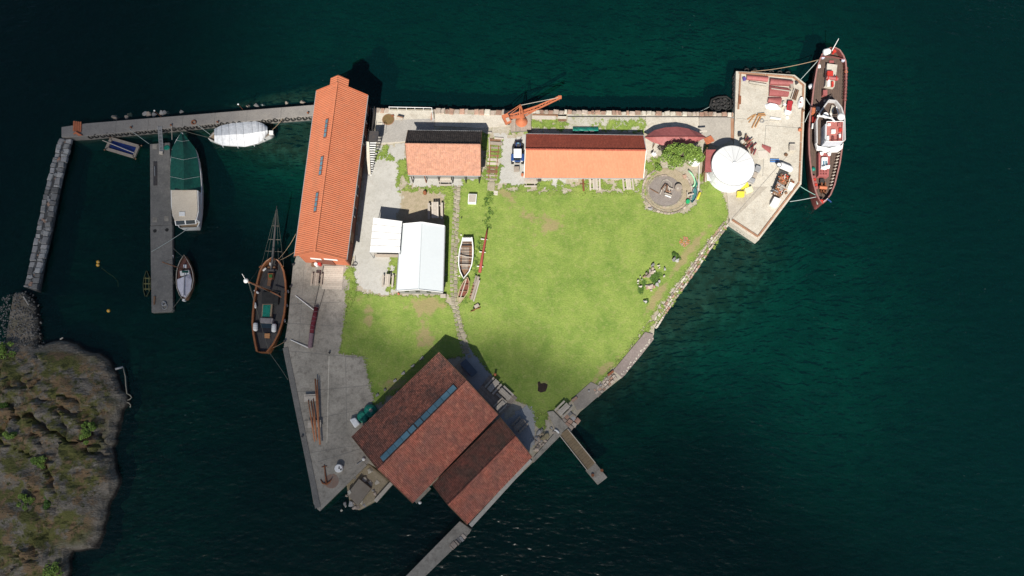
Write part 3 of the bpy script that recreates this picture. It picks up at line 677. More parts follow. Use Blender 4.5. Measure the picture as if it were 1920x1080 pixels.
for i in range(5):
    a, b = i / 5 + .008, (i + 1) / 5 - .008
    slab(MB(), (lerp(A[0], A[3], a), lerp(A[1], A[2], a), lerp(A[1], A[2], b), lerp(A[0], A[3], b)), .09).build('roof_panel', m_white, th)
slab(MB(), [x - V(0, 0, .1) for x in A], .1).build('frame', m_steel, th)
for q in A: MB().tube([Vector((q.x, q.y, G)), q - V(0, 0, .1)], .06, 6).build('post', m_steel, th)
MB().bar(Vector((A[3].x + .3, A[3].y + .25, G + .7)), Vector((A[2].x - .3, A[2].y + .25, G + .7)), .1, 1.4).build('back_panel', m_wood, th)

# --- the two old tiled sheds on the south point
ze = G + 3.3
A = [P(822.9, 660.8, ze), P(659.8, 818.8, ze), P(933.8, 777.5, ze), P(774, 943, ze)]
th, roof, (r0, r1), W, ax, ay = gable('boat_hall', 'big weathered brown and red tiled hall with a strip of roof lights', 'hall', *A, ze + 2.8, (m_tileB, m_tileR), (m_wallred, m_wallred, m_wallgrey, m_wallred), colw=.215, course=.3, amp=.045, step=.035, base=-2, ridgemat=m_tileR, gutter=False, jl=.4)
hall = th
upd = (r0 - A[0]).normalized(); nn = ax.cross(upd).normalized(); nn = nn if nn.z > 0 else -nn
rot = Matrix((ax, upd, nn)).transposed(); s0, s1 = .055, .945
a0 = lerp(r0, r1, .10) - upd * .62 + nn * .14; a1 = lerp(r0, r1, .93) - upd * .62 + nn * .14; Ls = (a1 - a0).length
sk = MB().box((a0 + a1) / 2 - nn * .05, (Ls, .92, .16), rot=rot).build('skylight_strip', m_dark, th)
for i in range(11):
    t = (i + .5) / 11
    MB().box(lerp(a0, a1, t) + nn * .05, (Ls / 11 - (.06 if i not in (5, 6) else .22), .8, .05), rot=rot).build('pane', m_glassB, sk)
ze = G + 2.6
A = [P(937.5, 783, ze), P(811, 908.5, ze), P(997.3, 856.7, ze), P(876, 982.8, ze)]
gable('net_shed', 'smaller lichened tiled shed alongside the hall on the south quay', 'shed', *A, ze + 2.0, (m_tileN, m_tileR), (m_wallred, m_wallred, m_wallgrey, m_wallred), colw=.215, course=.3, amp=.045, step=.035, base=-2, oe=.3, ridgemat=m_tileR, gutter=False, jl=.4)
# ------------------------------------------------------------------ stones, walls, jetties
ORD = 'first second third fourth fifth sixth seventh eighth ninth tenth eleventh twelfth thirteenth fourteenth fifteenth sixteenth seventeenth eighteenth nineteenth twentieth'.split()
ORD += ['twenty-' + q for q in ORD[:9]] + ['thirtieth'] + ['thirty-' + q for q in ORD[:9]] + ['fortieth'] + ['forty-' + q for q in ORD[:9]]
def stone_mesh(seed):
    rs = random.Random(seed); vs_ = []
    for z, k in ((-.5, 1.0), (.32, 1.0), (.5, .80)):
        for x, y in ((-.5, -.5), (.5, -.5), (.5, .5), (-.5, .5)):
            vs_.append((x * k + rs.uniform(-.07, .07), y * k + rs.uniform(-.07, .07), z + (rs.uniform(-.06, .06) if z > 0 else 0)))
    fs = [(3, 2, 1, 0), (8, 9, 10, 11)]
    for b in (0, 4):
        for i in range(4): fs.append((b + i, b + (i + 1) % 4, b + 4 + (i + 1) % 4, b + 4 + i))
    return vs_, fs
def boulder_mesh(seed):
    rs = random.Random(seed); bm = bmesh.new()
    for i in range(16):
        a = rs.uniform(0, 6.28); b = math.asin(rs.uniform(-1, 1)); r = rs.uniform(.40, .55)
        bm.verts.new((r * math.cos(a) * math.cos(b), r * math.sin(a) * math.cos(b), r * math.sin(b)))
    bmesh.ops.convex_hull(bm, input=bm.verts)
    bmesh.ops.delete(bm, geom=[v for v in bm.verts if not v.link_faces], context='VERTS')
    return bm
STONES = {}
def stone(par, c, sz, rz, mat, name='stone', round_=False, tilt=0):
    k = (random.randrange(7), mat.name, round_)
    if k not in STONES:
        me = bpy.data.meshes.new('stone')
        if round_: bm = boulder_mesh(k[0] + 40); bm.to_mesh(me); bm.free()
        else: vs_, fs = stone_mesh(k[0]); me.from_pydata(vs_, [], fs)
        me.materials.append(mat); STONES[k] = me
    o = bpy.data.objects.new(name, STONES[k]); COL.objects.link(o)
    org = ORG[par.name] if par else Vector((0, 0, 0))
    o.parent = par; o.location = Vector(c) - org; o.scale = sz; o.rotation_euler = (random.uniform(-tilt, tilt), random.uniform(-tilt, tilt), rz); return o
def stone_row(par, a, b, wd, step, mats, zt, ht, rows=1, jit=.12, name='stone'):
    """blocks laid from a to b (world), rows across"""
    d = b - a; L = d.length; ang = math.atan2(d.y, d.x); n = Vector((-d.y, d.x, 0)).normalized()
    for r in range(rows):
        s = 0.0 if r % 2 == 0 else -.3 * step
        while s < L - .05:
            ln = step * random.uniform(.6, 1.45)
            e = min(L, s + ln); s2 = max(0, s)
            if e - s2 > .12:
                c = lerp(a, b, (s2 + e) / 2 / L) + n * ((r + .5) / rows - .5) * wd + n * random.uniform(-1, 1) * jit * .4
                hh = ht * random.uniform(.85, 1.12)
                stone(par, (c.x, c.y, zt - ht / 2 + random.uniform(-.5, .6) * jit), (e - s2 - .05, wd / rows - .05, hh), ang + random.uniform(-1, 1) * jit * .5, random.choice(mats), name, tilt=jit * .25)
            s = e
# north quay edge
nq = T('quay_edge', 'row of reddish edge stones along the north quay', 'quay wall', P(1040, 208))
stone_row(nq, P(705, 207, G), P(730, 208, G), .95, 1.1, (m_stoneR, m_stone), G + .12, .7)
stone_row(nq, P(812, 209, G), P(948, 212, G), 1.0, .75, (m_stoneR, m_stone, m_concL), G + .12, .7, jit=.26)
stone_row(nq, P(996, 210, G), P(1374, 215, G), .75, .7, (m_stoneR, m_stone, m_stoneR, m_stone, m_concL), G + .14, .7, jit=.22)
MB().bar(P(1064, 218.5, G + .06), P(1374, 219.5, G + .06), .14, .12).build('rail_beam', m_dark, nq)
# south-east sea wall of squared stones
sw = T('sea_wall', 'long sloping sea wall of pale stones beside the lawn', 'sea wall', P(1280, 530))
pts = [(1362, 419), (1336, 452), (1297, 510), (1258, 563), (1226, 612)]
for a, b in zip(pts[:-1], pts[1:]):
    A_, B_ = P(*a, G), P(*b, G)
    stone_row(sw, A_, B_, 1.05, .5, (m_stone, m_concL, m_stone, m_stoneR), G + .12, .7, rows=3, jit=.10)
pts = [(1222, 642), (1170, 700), (1118, 738)]
mb = MB().pprism([(1210, 622), (1224, 626), (1226, 636), (1200, 669), (1167, 708), (1158, 701), (1150, 694)], -2, G + .2).build('concrete_cap', M('mauve_concrete', (.25, .205, .185), (.21, .17, .155), (.33, .29, .26), scale=.7, bump=.02), sw, bev=.05)
stone_row(sw, P(1153, 703, G), P(1116, 739, G), 1.2, .5, (m_stone, m_stoneR, m_stone), G + .14, .6, rows=3, jit=.12)
for i in range(26):
    t = i / 25; stone(sw, lerp(P(1223, 636, G + .2), P(1168, 703, G + .2), t) + V(random.uniform(-.25, .1), random.uniform(-.1, .2), 0), (random.uniform(.1, .3), random.uniform(.1, .22), .08), random.uniform(0, 3), m_concL, 'chip')
stone_row(sw, P(1078, 778, G), P(1060, 800, G), 2.2, .7, (m_stone, m_stoneR, m_stoneG), G + .12, .5, rows=3, jit=.25)
MB().pprism([(1108, 716), (1128, 725), (1125, 740), (1098, 764), (1082, 770), (1072, 748)], -1, G + .14).build('concrete_cap', M('brown_grey_concrete', (.30, .265, .225), (.235, .21, .18), (.34, .31, .27), scale=.8, bump=.03), sw, bev=.05)
for px, py, s_ in ((1104, 733, .5), (1126, 722, .45)): stone(sw, P(px, py, G + .2), (s_, s_ * .9, .25), .4, m_stoneG, round_=True)
MB().bar(P(1140, 704, G + .2), P(1150, 696, G + .2), .3, .2).build('rail_beam', m_rust, sw)
MB().bar(P(1072, 752, G + .25), P(1082, 745, G + .25), .35, .25).build('rail_beam', m_stoneR, sw)
# concrete apron, steps and the gangway at the south-east corner
ap = T('landing_apron', 'grey concrete apron with a low wall above the gangway', 'apron', P(1045, 795))
MB().pprism([(1026, 772), (1037, 770), (1066, 800), (1050, 815), (1043, 810)], -2, G + .25).build('slab', m_conc, ap, bev=.04)
MB().pprism([(1000, 858), (1043, 808), (1054, 812), (1050, 818), (1000, 868)], -3, G + .2).build('wall_cap', m_conc, ap, bev=.04)
gw = T('gangway', 'narrow brown gangway running out from the south-east apron', 'gangway', P(1090, 850, .8))
def px_bar(mb, a, b, z0, z1, wd, ht): return mb.bar(P(*a, z0), P(*b, z1), wd, ht)
q = [P(1049, 816, G + .1), P(1064, 804, G + .1), P(1116, 868, .7), P(1101, 882, .7)]
n = 16
for i in range(n):
    a, b = i / n, (i + .96) / n
    slab(MB(), (lerp(q[0], q[3], a), lerp(q[1], q[2], a), lerp(q[1], q[2], b), lerp(q[0], q[3], b)), .08).build('plank', M('worn_gangway_board', (.22, .16, .095), (.18, .135, .085), (.26, .22, .15), scale=2.5, rnd=.1) if i == 0 else bpy.data.materials['worn_gangway_board'], gw)
for i, j in ((0, 3), (1, 2)): MB().bar(q[i] + V(0, 0, .1), q[j] + V(0, 0, .1), .1, .16).build('side_rail', m_woodW, gw)
pt = T('pontoon', 'small grey concrete float at the gangway foot', 'pontoon', P(1118, 886, .4))
MB().pprism([(1098, 882), (1116, 867), (1139, 895), (1121, 909)], -.4, .55).build('float', m_conc, pt, bev=.06)
for px, py in ((1111, 891), (1128, 882)): MB().lathe(P(px, py, .55), [(.14, 0), (.14, .18), (.22, .2), (.22, .26)], 10).build('bollard', m_rust, pt)
tag(MB().tube([P(1040, 806, G + .45), P(1043, 807, G + .5), P(1046, 809, G + .45), P(1048, 812, G + .4)], .13, 6).build('pipe_bend', m_white), 'short white pipe bend lying on the apron wall', 'pipe')
# south jetty
sj = T('south_jetty', 'grey concrete jetty leading out past the small shed', 'jetty', P(820, 1030))
MB().pprism([(862, 977), (884, 993), (880, 1000), (798, 1080), (735, 1140), (700, 1140), (761, 1080)], -5, G).build('slab', m_conc, sj, bev=.06)
stone_row(sj, P(872, 1003, G), P(845, 1028, G), .8, .5, (m_stoneG, m_stone), G + .1, .25, jit=.2)
MB().bar(P(995, 862, G + .1), P(882, 986, G + .1), .55, .25).build('wall_cap', m_wallwhite, sj)
MB().bar(P(806, 914, G - .2), P(779, 942, G - .2), .5, .2).build('wall_cap', m_conc, sj)

# north-west jetty with its tyre fenders
jt = T('north_jetty', 'long concrete jetty running west from the warehouse', 'jetty', P(350, 225))
MB().pprism(JETTY, -5, G - .1).build('slab', M('jetty_concrete', (.27, .25, .225), (.23, .215, .2), (.17, .15, .135), scale=.6, bump=.02, c3amt=.4), jt, bev=.06)
for t in (.13, .27, .42, .56, .7, .85):
    MB().bar(lerp(P(162, 231, G - .095), P(592, 197, G - .095), t), lerp(P(160, 255, G - .095), P(590, 217, G - .095), t), .05, .012).build('joint_strip', m_concD, jt)
tire = MB().torus((0, 0, 0), .30, .11, 'Y', 14, 7).build('tyre_fender', m_black, smooth=True, loc=(0, 0, 0))
tag(tire, 'black tyre fender along the north jetty, first from its west end', 'tyre', 'tyres along the north jetty')
edge = [(164, 255), (320, 241), (400, 233), (588, 218.5)]
first = True; nt_ = 0
for (ax_, ay_), (bx_, by_) in zip(edge[:-1], edge[1:]):
    A_, B_ = P(ax_, ay_, G - .45), P(bx_, by_, G - .45); L_ = (B_ - A_).length; n = int(L_ / .92)
    for i in range(n):
        p = lerp(A_, B_, (i + .5) / n) + V(0, -.16, random.uniform(-.12, .05)); rz = math.atan2(B_.y - A_.y, B_.x - A_.x) + random.uniform(-.15, .15)
        if first: tire.location = p; tire.rotation_euler = (R(-22), 0, rz); first = False
        else:
            o = tire.copy(); COL.objects.link(o); o.location = p; o.rotation_euler = (R(random.uniform(-45, -15)), 0, rz)
            o['label'] = 'black tyre fender along the north jetty, %s from its west end' % ORD[nt_]
        nt_ += 1
for a, b, lab in (((1382, 425), (1420, 450), 'black tyre fender hung below the south corner of the stone quay'), ((1392, 133), (1485, 140), 'black tyre fender hung along the north face of the cluttered quay'), ((1379, 140), (1377, 205), 'black tyre fender hung on the west face of the cluttered quay')):
    A_, B_ = P(*a, .7), P(*b, .7); n = 6; nn = Vector((B_.y - A_.y, A_.x - B_.x, 0)).normalized()
    cq = P(1440, 290, .7)
    if nn.dot(A_ - cq) < 0: nn = -nn
    for i in range(n):
        o = tire.copy(); COL.objects.link(o); o.location = lerp(A_, B_, (i + .5) / n) + nn * .2; o.rotation_euler = (R(-20), 0, math.atan2(B_.y - A_.y, B_.x - A_.x)); o['label'] = lab + ', ' + ORD[i] + ' of six'; o['group'] = lab[6:]
# things on the jetty
pl = T('orange_pallet', 'red-orange slatted board at the jetty\'s west end', 'board', P(145, 240))
for i in range(4): MB().bar(P(139 + i * 4, 227 + i * .5, G + .02), P(138.5 + i * 4, 246 + i * .5, G + .02), .27, .06).build('slat', m_crane, pl)
MB().bar(P(138, 233, G - .04), P(153, 235, G - .04), .2, .05).build('batten', m_crane, pl)
pl = T('orange_net', 'orange tangle of netting at the jetty corner above the breakwater', 'net', P(146, 251))
MB().tube([P(138, 251, G + .0), P(143, 248, G + .12), P(148, 252, G + .1), P(154, 253, G), P(147, 254, G + .05)], [.1, .22, .24, .15, .08], 7).build('bundle', m_crane, pl, smooth=True)
tag(MB().torus(P(363, 229, G + .02), .34, .07, n=18).torus(P(363.5, 229.4, G + .1), .3, .06, n=18).build('rope_coil', m_rust, smooth=True, kind=None), 'rust-brown coil of rope on the jetty near the white covered boat', 'rope')
for i, (a, b, lab) in enumerate((((302, 219), (290, 208), 'middle'), ((455, 205), (447, 196), 'east'), ((116, 245), (114, 241), 'west'))):
    if i < 2:
        o = T('lamp_post', 'thin lamp post leaning out over the water at the %s of the jetty' % lab, 'lamp post', P(*a)); MB().tube([P(*a, G - .1), P(*b, G + 3.4)], [.05, .03], 6).build('post', m_rust, o); MB().lathe(P(*b, G + 3.35), [(.05, 0), (.13, .06), (.13, .12), (.04, .18)], 10).build('lamp_head', m_white, o)
for i, (x, y) in enumerate(((247, 240), (322, 236), (409, 230), (578, 213))):
    tag(MB().lathe(P(x, y, G - .1), [(.09, 0), (.08, .25), (.15, .28), (.15, .36), (.05, .4)], 10).build('mooring_bollard', m_rust, smooth=True), ('rusty mooring bollard on the north jetty above the raft', 'rusty mooring bollard on the north jetty at the gangway', 'rusty mooring bollard on the jetty beside the white covered boat', 'rusty mooring bollard on the jetty by the warehouse')[i], 'bollard', 'jetty bollards')
# loose rocks at the outer foot of the jetty
JX = sorted([random.choice((random.uniform(300, 355), random.uniform(455, 580), random.uniform(180, 320))) for _ in range(22)])
for i in range(22):
    x = JX[i]; y = lerp(231, 197, (x - 162) / 430) - random.uniform(4, 9)
    s_ = random.uniform(.5, 1.2); o = stone(None, P(x, y, random.uniform(-.3, .05)), (s_ * 1.2, s_, s_ * .8), random.uniform(0, 3), random.choice((m_stoneG, m_stone)), 'shore_rock', True)
    tag(o, 'wet grey rock at the outer foot of the north jetty, %s from the west' % ORD[i], 'rock', 'rocks below the north jetty')

# breakwater of big stones
m_breakw = M('weathered_gneiss', (.33, .325, .31), (.23, .228, .22), (.15, .145, .135), scale=1.6, bump=.06, bscale=7, rnd=.5)
bw = T('breakwater', 'breakwater of large loose stone blocks joining jetty and rock', 'breakwater', P(90, 400))
MB().pprism([(112, 258), (84, 358), (66, 440), (45, 538), (68, 546), (78, 490), (92, 430), (108, 345), (129, 260)], -5, G - .45).build('core', M('gap_shade_gneiss', (.11, .11, .108), (.07, .07, .068), scale=1.6, bump=.06), bw, bev=.2)  # core coloured dark to put shade in the gaps between blocks
Lp = [(110, 259), (97, 300), (82, 358), (64, 440), (54, 490), (43, 536)]; Rp = [(132, 260), (126, 292), (110, 348), (94, 430), (81, 490), (70, 544)]
for k in range(5):
    for s_, wd in ((.22, .75), (.78, .9), (.52, .8)):
        A_ = lerp(P(*Lp[k], G - .3), P(*Rp[k], G - .3), s_); B_ = lerp(P(*Lp[k + 1], G - .3), P(*Rp[k + 1], G - .3), s_)
        if s_ == .52:
            for i in range(int((B_ - A_).length / .45)):
                c = lerp(A_, B_, random.random()); z_ = random.uniform(.25, .7)
                stone(bw, c + V(random.uniform(-.35, .35), 0, -.25), (z_, z_ * random.uniform(.6, 1), .5), random.uniform(0, 3), random.choice((m_breakw, m_breakw, m_stoneG, m_stoneR)), 'rubble', random.random() < .5, tilt=.3)
        else: stone_row(bw, A_, B_, wd, .9, (m_breakw, m_breakw, m_stoneG), G - .28, .6, jit=.2)

# rocky shore in the south-west
def shore():
    w0 = w_shore; vs_ = []; fs = []; idx = {}; st = .36; veg = []
    x0, y0 = P(-60, 1120, 0).x, P(-60, 1120, 0).y; x1, y1 = P(260, 1100, 0).x + 2, P(60, 535, 0).y + 2
    nx, ny = int((x1 - x0) / st), int((y1 - y0) / st)
    for j in range(ny + 1):
        for i in range(nx + 1):
            x, y = x0 + i * st, y0 + j * st; wx = x + 1.4 * nz(x * .25, y * .25, 3) + .5 * nz(x * .8, y * .8, 6); wy = y + 1.4 * nz(x * .25, y * .25, 5)
            d = segd(wx, wy, w0); ins = inside(wx, wy, w0); d = d if ins else -d
            px, py = pix(x, y, 1)
            h = -2.2 + 3.2 * max(0, min(1, (d + 1.2) / 1.9)) if d < 2 else 1.0
            beach = max(0, min(1, (668 - py) / 30)); h += max(0, min(1, d / 7)) * 1.9 * (1 - beach)
            dirv = x * .45 + y * .9
            mk = max(.12, min(1, .55 + 1.5 * nz(x * .075, y * .075, 50)))
            rid = 1 - abs(nz(x * .09 + 5, dirv * .22, 2)) * 2
            fz = 1 - abs(nz(x * .28, dirv * .7, 8)) * 2
            q = max(0, min(1, (d + .5) / 2.5))
            h += q * (1 - .8 * beach) * (.55 * rid + mk * (.3 * fz + .35 * nz(x * .9, y * .9, 1) + .22 * nz(x * 2, y * 2.4, 4)))
            cr_ = nz(x * .08 + 9, dirv * .2, 12) + .25 * nz(x * .5, y * .5, 14); h -= q * (1 - beach) * 1.0 * mk * math.exp(-(cr_ / .04) ** 2)
            cr_ = nz(dirv * .12 + 2, x * .16, 22) + .2 * nz(x * .6, y * .6, 24); h -= q * (1 - beach) * .7 * mk * math.exp(-(cr_ / .04) ** 2)
            h += q * .5 * max(0, nz(x * .3 + 40, dirv * .5, 30)) * (1 - beach)
            vs_.append((x, y, h)); veg.append(max(0, min(1, (d - .6) / 1.6)) * (.25 if (py < 660) else 1))
    for j in range(ny):
        for i in range(nx):
            q = (j * (nx + 1) + i, j * (nx + 1) + i + 1, (j + 1) * (nx + 1) + i + 1, (j + 1) * (nx + 1) + i)
            if max(vs_[k][2] for k in q) > -1.9: fs.append(q)
    me = bpy.data.meshes.new('rocky_shore'); me.from_pydata(vs_, [], fs); me.materials.append(m_rock)
    at = me.attributes.new('veg', 'FLOAT', 'POINT'); at.data.foreach_set('value', veg)
    o = bpy.data.objects.new('rocky_shore', me); COL.objects.link(o); struct(o)
    def hz(x, y):
        i, j = int((x - x0) / st), int((y - y0) / st); i = max(0, min(nx, i)); j = max(0, min(ny, j)); return vs_[j * (nx + 1) + i][2]
    return hz
hz_shore = shore()
def leaves(n, c, rad, size, shape=None, droop=.5, hollow=.35):
    mb = MB(); cl = [(random.gauss(0, .45), random.gauss(0, .45), random.uniform(0, .9), random.uniform(.28, .5)) for _ in range(9)]
    for _ in range(n):
        k = random.choice(cl); a = random.uniform(0, 6.28); b = math.asin(random.uniform(-.3, 1)); r = k[3] * random.uniform(hollow, 1) ** .5
        p = Vector((k[0] + r * math.cos(a) * math.cos(b), k[1] + r * math.sin(a) * math.cos(b), k[2] + r * math.sin(b)))
        p = Vector(c) + Vector((p.x * rad[0], p.y * rad[1], p.z * rad[2]))
        s_ = size * random.uniform(.6, 1.3); t = random.uniform(0, 6.28)
        u = Vector((math.cos(t), math.sin(t), random.uniform(-.5, .5))) * s_; v = Vector((-math.sin(t), math.cos(t), random.uniform(-.6, .6))) * s_ * .55
        mb.add([p - u, p + v, p + u, p - v], [(0, 1, 2, 3)])
    return mb
def bush(name, label, px, py, z, rad, n, size, mat, cat='bush', group=None, stem=True):
    c = P(px, py, z); th = T(name, label, cat, c, group)
    leaves(n, c + V(0, 0, .15 * rad[2]), rad, size).build('foliage', mat, th, kind='stuff')
    if stem:
        mb = MB()
        for i in range(5):
            a = i * 1.26 + random.random(); mb.tube([c - V(0, 0, .1), c + V(math.cos(a) * rad[0] * .3, math.sin(a) * rad[1] * .3, rad[2] * .6)], [.05, .02], 5)
        mb.build('stems', m_bark, th)
    return th
for px, py, r_, lab in ((14, 655, 1.4, 'green bush at the left edge above the rocks'), (165, 812, 1.0, 'small bright green bush near the east shore of the rock'), (52, 936, 1.1, 'bright green bush in the heather near the left edge'), (102, 1066, 1.5, 'bright green bush at the foot of the rock by the bottom edge'),
                        (75, 868, 1.1, 'low green bush in the middle of the rock'), (8, 760, 1.2, 'dark green bush at the left edge beside brown heather'), (24, 818, .8, 'small green tuft on brown heather near the left edge'), (170, 797, .7, 'yellow-green tuft above the small bright bush'), (92, 940, .9, 'dark round bush on the lower rock')):
    c = P(px, py, 2.5); bush('bush', lab, px, py, hz_shore(c.x, c.y), (r_, r_ * .9, .7), 420, .15, m_leafD if 'dark' in lab else m_leaf)
tag(MB().tube([P(216, 692, 1.4), P(231, 688, 1.0)], .16, 8).build('drain_pipe', m_steel, smooth=True), 'pale pipe end sticking out of the rock toward the sea', 'pipe')
hp = [(231, 689), (235, 706), (236, 722), (238, 738), (244, 741), (247, 745), (243, 749), (236, 751), (235, 755), (241, 755), (245, 759), (244, 764)]
tag(MB().tube([P(x, y, .35 + .1 * math.sin(i)) for i, (x, y) in enumerate(hp)], .085, 6).build('hose', M('pale_hose', (.36, .33, .26), (.3, .28, .22), scale=2), smooth=True), 'pale hose curling down the shore from the pipe end', 'hose')
for (a, b, c_, d_, lab) in ((44, 556, 54, 572, 'bleached driftwood log below the breakwater'), (0, 645, 9, 640, 'white plank at the left edge of the beach'), (113, 636, 118, 633, 'small pale log on the beach near the rock')):
    tag(MB().tube([P(a, b, 1.25), P(c_, d_, 1.3)], [.12, .09], 6).build('driftwood', m_woodW), lab, 'log')
mb = MB()
for i in range(700):
    x, y = random.uniform(0, 86), random.uniform(546, 650)
    if not inside(x, y, SHORE): continue
    c = P(x, y, 1); s_ = random.uniform(.10, .30)
    if hz_shore(c.x, c.y) < .25: continue
    bm = boulder_mesh(i % 9); rz = random.uniform(0, 6)
    m_ = Matrix.Translation((c.x, c.y, hz_shore(c.x, c.y) + .05)) @ Matrix.Rotation(rz, 4, 'Z') @ Matrix.Diagonal((s_ * 1.4, s_, s_ * .8, 1)); bm.verts.index_update()
    mb.add([m_ @ v.co for v in bm.verts], [[v.index for v in f.verts] for f in bm.faces], random.random()); bm.free()
tag(mb.build('beach_pebbles', M('pebbles', (.18, .17, .155), (.13, .125, .115), scale=2, attr=.4), kind='stuff'), 'loose grey pebbles on the beach below the breakwater', 'pebbles')

# ------------------------------------------------------------------ boats
def hull(th, st, zg, zk, zd, mat, deckmat, capmat, capw=.14, flare=.86, inner=None, deck='deck'):
    """st: (xl,yl, xr,yr) photo pixels of the gunwale, end to end"""
    n = len(st); m = 9; mb = MB(); vs_ = []; Ls, Rs = [], []
    for i, (xl, yl, xr, yr) in enumerate(st):
        g = zg(i / (n - 1)) if callable(zg) else zg
        l, r = P(xl, yl, g), P(xr, yr, g); Ls.append(l); Rs.append(r); c = (l + r) / 2; h = (r - l) / 2
        for k in range(m):
            a = math.pi * k / (m - 1); q = -math.cos(a); lat = math.copysign(abs(q) ** .55, q); dz = math.sin(a) ** .7
            zz = g + (zk - g) * dz; kk = 1 - (1 - flare) * dz
            vs_.append(c + h * lat * kk + V(0, 0, zz - g))
    fs = [(i * m + k, i * m + k + 1, (i + 1) * m + k + 1, (i + 1) * m + k) for i in range(n - 1) for k in range(m - 1)]
    fs += [tuple(range(m - 1, -1, -1)), tuple((n - 1) * m + k for k in range(m))]
    mb.add(vs_, fs); hu = mb.build('hull', mat, th, smooth=True)
    # cap rail and inner bulwark
    il, ir = [], []
    for l, r in zip(Ls, Rs):
        d = r - l; w_ = d.length; u = d / w_ if w_ > 1e-6 else V(1, 0, 0); q = min(capw, w_ * .45); il.append(l + u * q); ir.append(r - u * q)
    cap = MB()
    for o_, i_ in ((Ls, il), (ir, Rs)):
        for k in range(n - 1):
            a, b, c, d = o_[k], i_[k], i_[k + 1], o_[k + 1]; t = V(0, 0, .07)
            cap.add([a, b, c, d, a + t, b + t, c + t, d + t], [(4, 5, 6, 7), (0, 4, 7, 3), (1, 2, 6, 5)])
    cap.build('gunwale', capmat, hu)
    iw = MB()
    for i_ in (il, ir):
        for k in range(n - 1):
            a, b = i_[k], i_[k + 1]; iw.quad(a, b, Vector((b.x, b.y, zd)), Vector((a.x, a.y, zd)))
    iw.build('bulwark', inner or mat, hu)
    ring = [(p.x, p.y, zd) for p in il] + [(p.x, p.y, zd) for p in reversed(ir)]
    dk = MB(); dk.add(ring, [tuple(range(len(ring)))][:1])
    dkf = MB()
    for k in range(n - 1): dkf.quad((il[k].x, il[k].y, zd), (ir[k].x, ir[k].y, zd), (ir[k + 1].x, ir[k + 1].y, zd), (il[k + 1].x, il[k + 1].y, zd))
    dko = dkf.build(deck, deckmat, th)
    return hu, dko, Ls, Rs
def pbox(pxs, z0, z1, name, mat, par, bev=.03): return MB().pprism(pxs, z0, z1).build(name, mat, par, bev=bev)
def rect(cx, cy, w_, h_, ang=0):
    c, s_ = math.cos(ang), math.sin(ang); return [(cx + x * c - y * s_, cy + x * s_ + y * c) for x, y in ((-w_ / 2, -h_ / 2), (w_ / 2, -h_ / 2), (w_ / 2, h_ / 2), (-w_ / 2, h_ / 2))]
def pod(par, a, b, r, name, mat):
    a, b = Vector(a), Vector(b); ts = [0, .06, .18, .82, .94, 1]; rr = [.35, .8, 1, 1, .8, .35]
    return MB().tube([lerp(a, b, t) for t in ts], [r * k for k in rr], 10).build(name, mat, par, smooth=True)

# wooden sailing ketch at the west quay
kt = T('sailing_ketch', 'old wooden sailing boat with dark deck and long bowsprit at the west quay', 'sailing boat', P(505, 570, 0))
KS = [(510, 482, 512, 482), (498, 489.5, 524, 489.5), (490.5, 499, 529.5, 499), (485.7, 509, 533.4, 509), (480.9, 528, 536.7, 528), (477, 548, 537.3, 548), (474.6, 567, 536.7, 567), (472.7, 587, 534.7, 587), (471.7, 606, 530.5, 606), (473.5, 626, 523.7, 626), (477, 645, 514, 645), (480, 659, 502, 660)]
hu, dk, _, _ = hull(kt, KS, lambda t: 1.55 + 1.0 * (1 - t) ** 3 + .25 * t * t, -1.0, 1.15, m_varnish, m_deckdark, m_varnish, capw=.26, inner=m_varnish)
for i in range(-4, 5):
    x = 506 + i * 5; y0_, y1_ = 512 + abs(i) * 4, 648 - abs(i) * 8
    MB().bar(P(x, y0_, 1.155), P(x - 6, y1_, 1.155), .025, .012).build('plank_seam', m_dark, dk)
pbox([(491, 546), (523, 549), (521, 571), (489.5, 569)], 1.15, 1.75, 'canvas_hood', m_black, kt, bev=.1)
pbox([(492, 570), (511, 570), (508.5, 597), (490, 596)], 1.15, 1.7, 'deckhouse', m_teak, kt)
pbox([(493.5, 571.5), (507.5, 571.5), (505.5, 595), (491.5, 594)], 1.7, 1.76, 'hatch_cover', m_tarpT, kt)
pbox([(488, 596), (512, 597), (510, 606), (488, 605)], 1.15, 2.1, 'wheelhouse_roof', M('weathered_grey_canvas', (.27, .25, .25), (.22, .2, .2), scale=2), kt)
pbox([(489, 605.5), (509.5, 606.5), (508, 615), (488.5, 614)], 1.15, 1.6, 'cockpit_cover', M('navy_canvas', (.012, .025, .04), (.02, .04, .06), scale=2), kt)
pbox([(477, 604), (526, 607), (523, 625), (478, 623)], 1.15, 1.19, 'aft_deck', M('blue_black_deck', (.018, .02, .028), (.025, .026, .033), scale=2), kt, bev=0)
for (x0_, x1_, y0_, y1_) in ((475, 484, 605, 621), (509.5, 519, 607, 623)):
    lr = pod(kt, P((x0_ + x1_) / 2, y0_, 1.55), P((x0_ + x1_) / 2 - .8, y1_, 1.55), .37, 'life_raft_canister', m_white)
    for t in (.3, .55, .78): MB().torus(lerp(P((x0_ + x1_) / 2, y0_, 1.55), P((x0_ + x1_) / 2 - .8, y1_, 1.55), t), .375, .018, 'Y', 14, 4).build('strap', m_steel, lr)
pbox([(496, 625), (506, 625), (505.5, 634), (495.5, 633.5)], 1.15, 1.4, 'hatch', m_cream if 0 else M('orange_ply_hatch', (.50, .25, .11), (.44, .21, .09), scale=2), kt)
pbox([(502, 512), (514, 512), (513, 524), (502, 524)], 1.15, 1.5, 'skylight', m_varnish, kt); pbox([(504, 514.5), (510.5, 514.5), (510, 520.5), (504, 520.5)], 1.5, 1.58, 'skylight_glass', M('green_deck_glass', (.03, .12, .03), (.05, .18, .05), scale=5), kt)
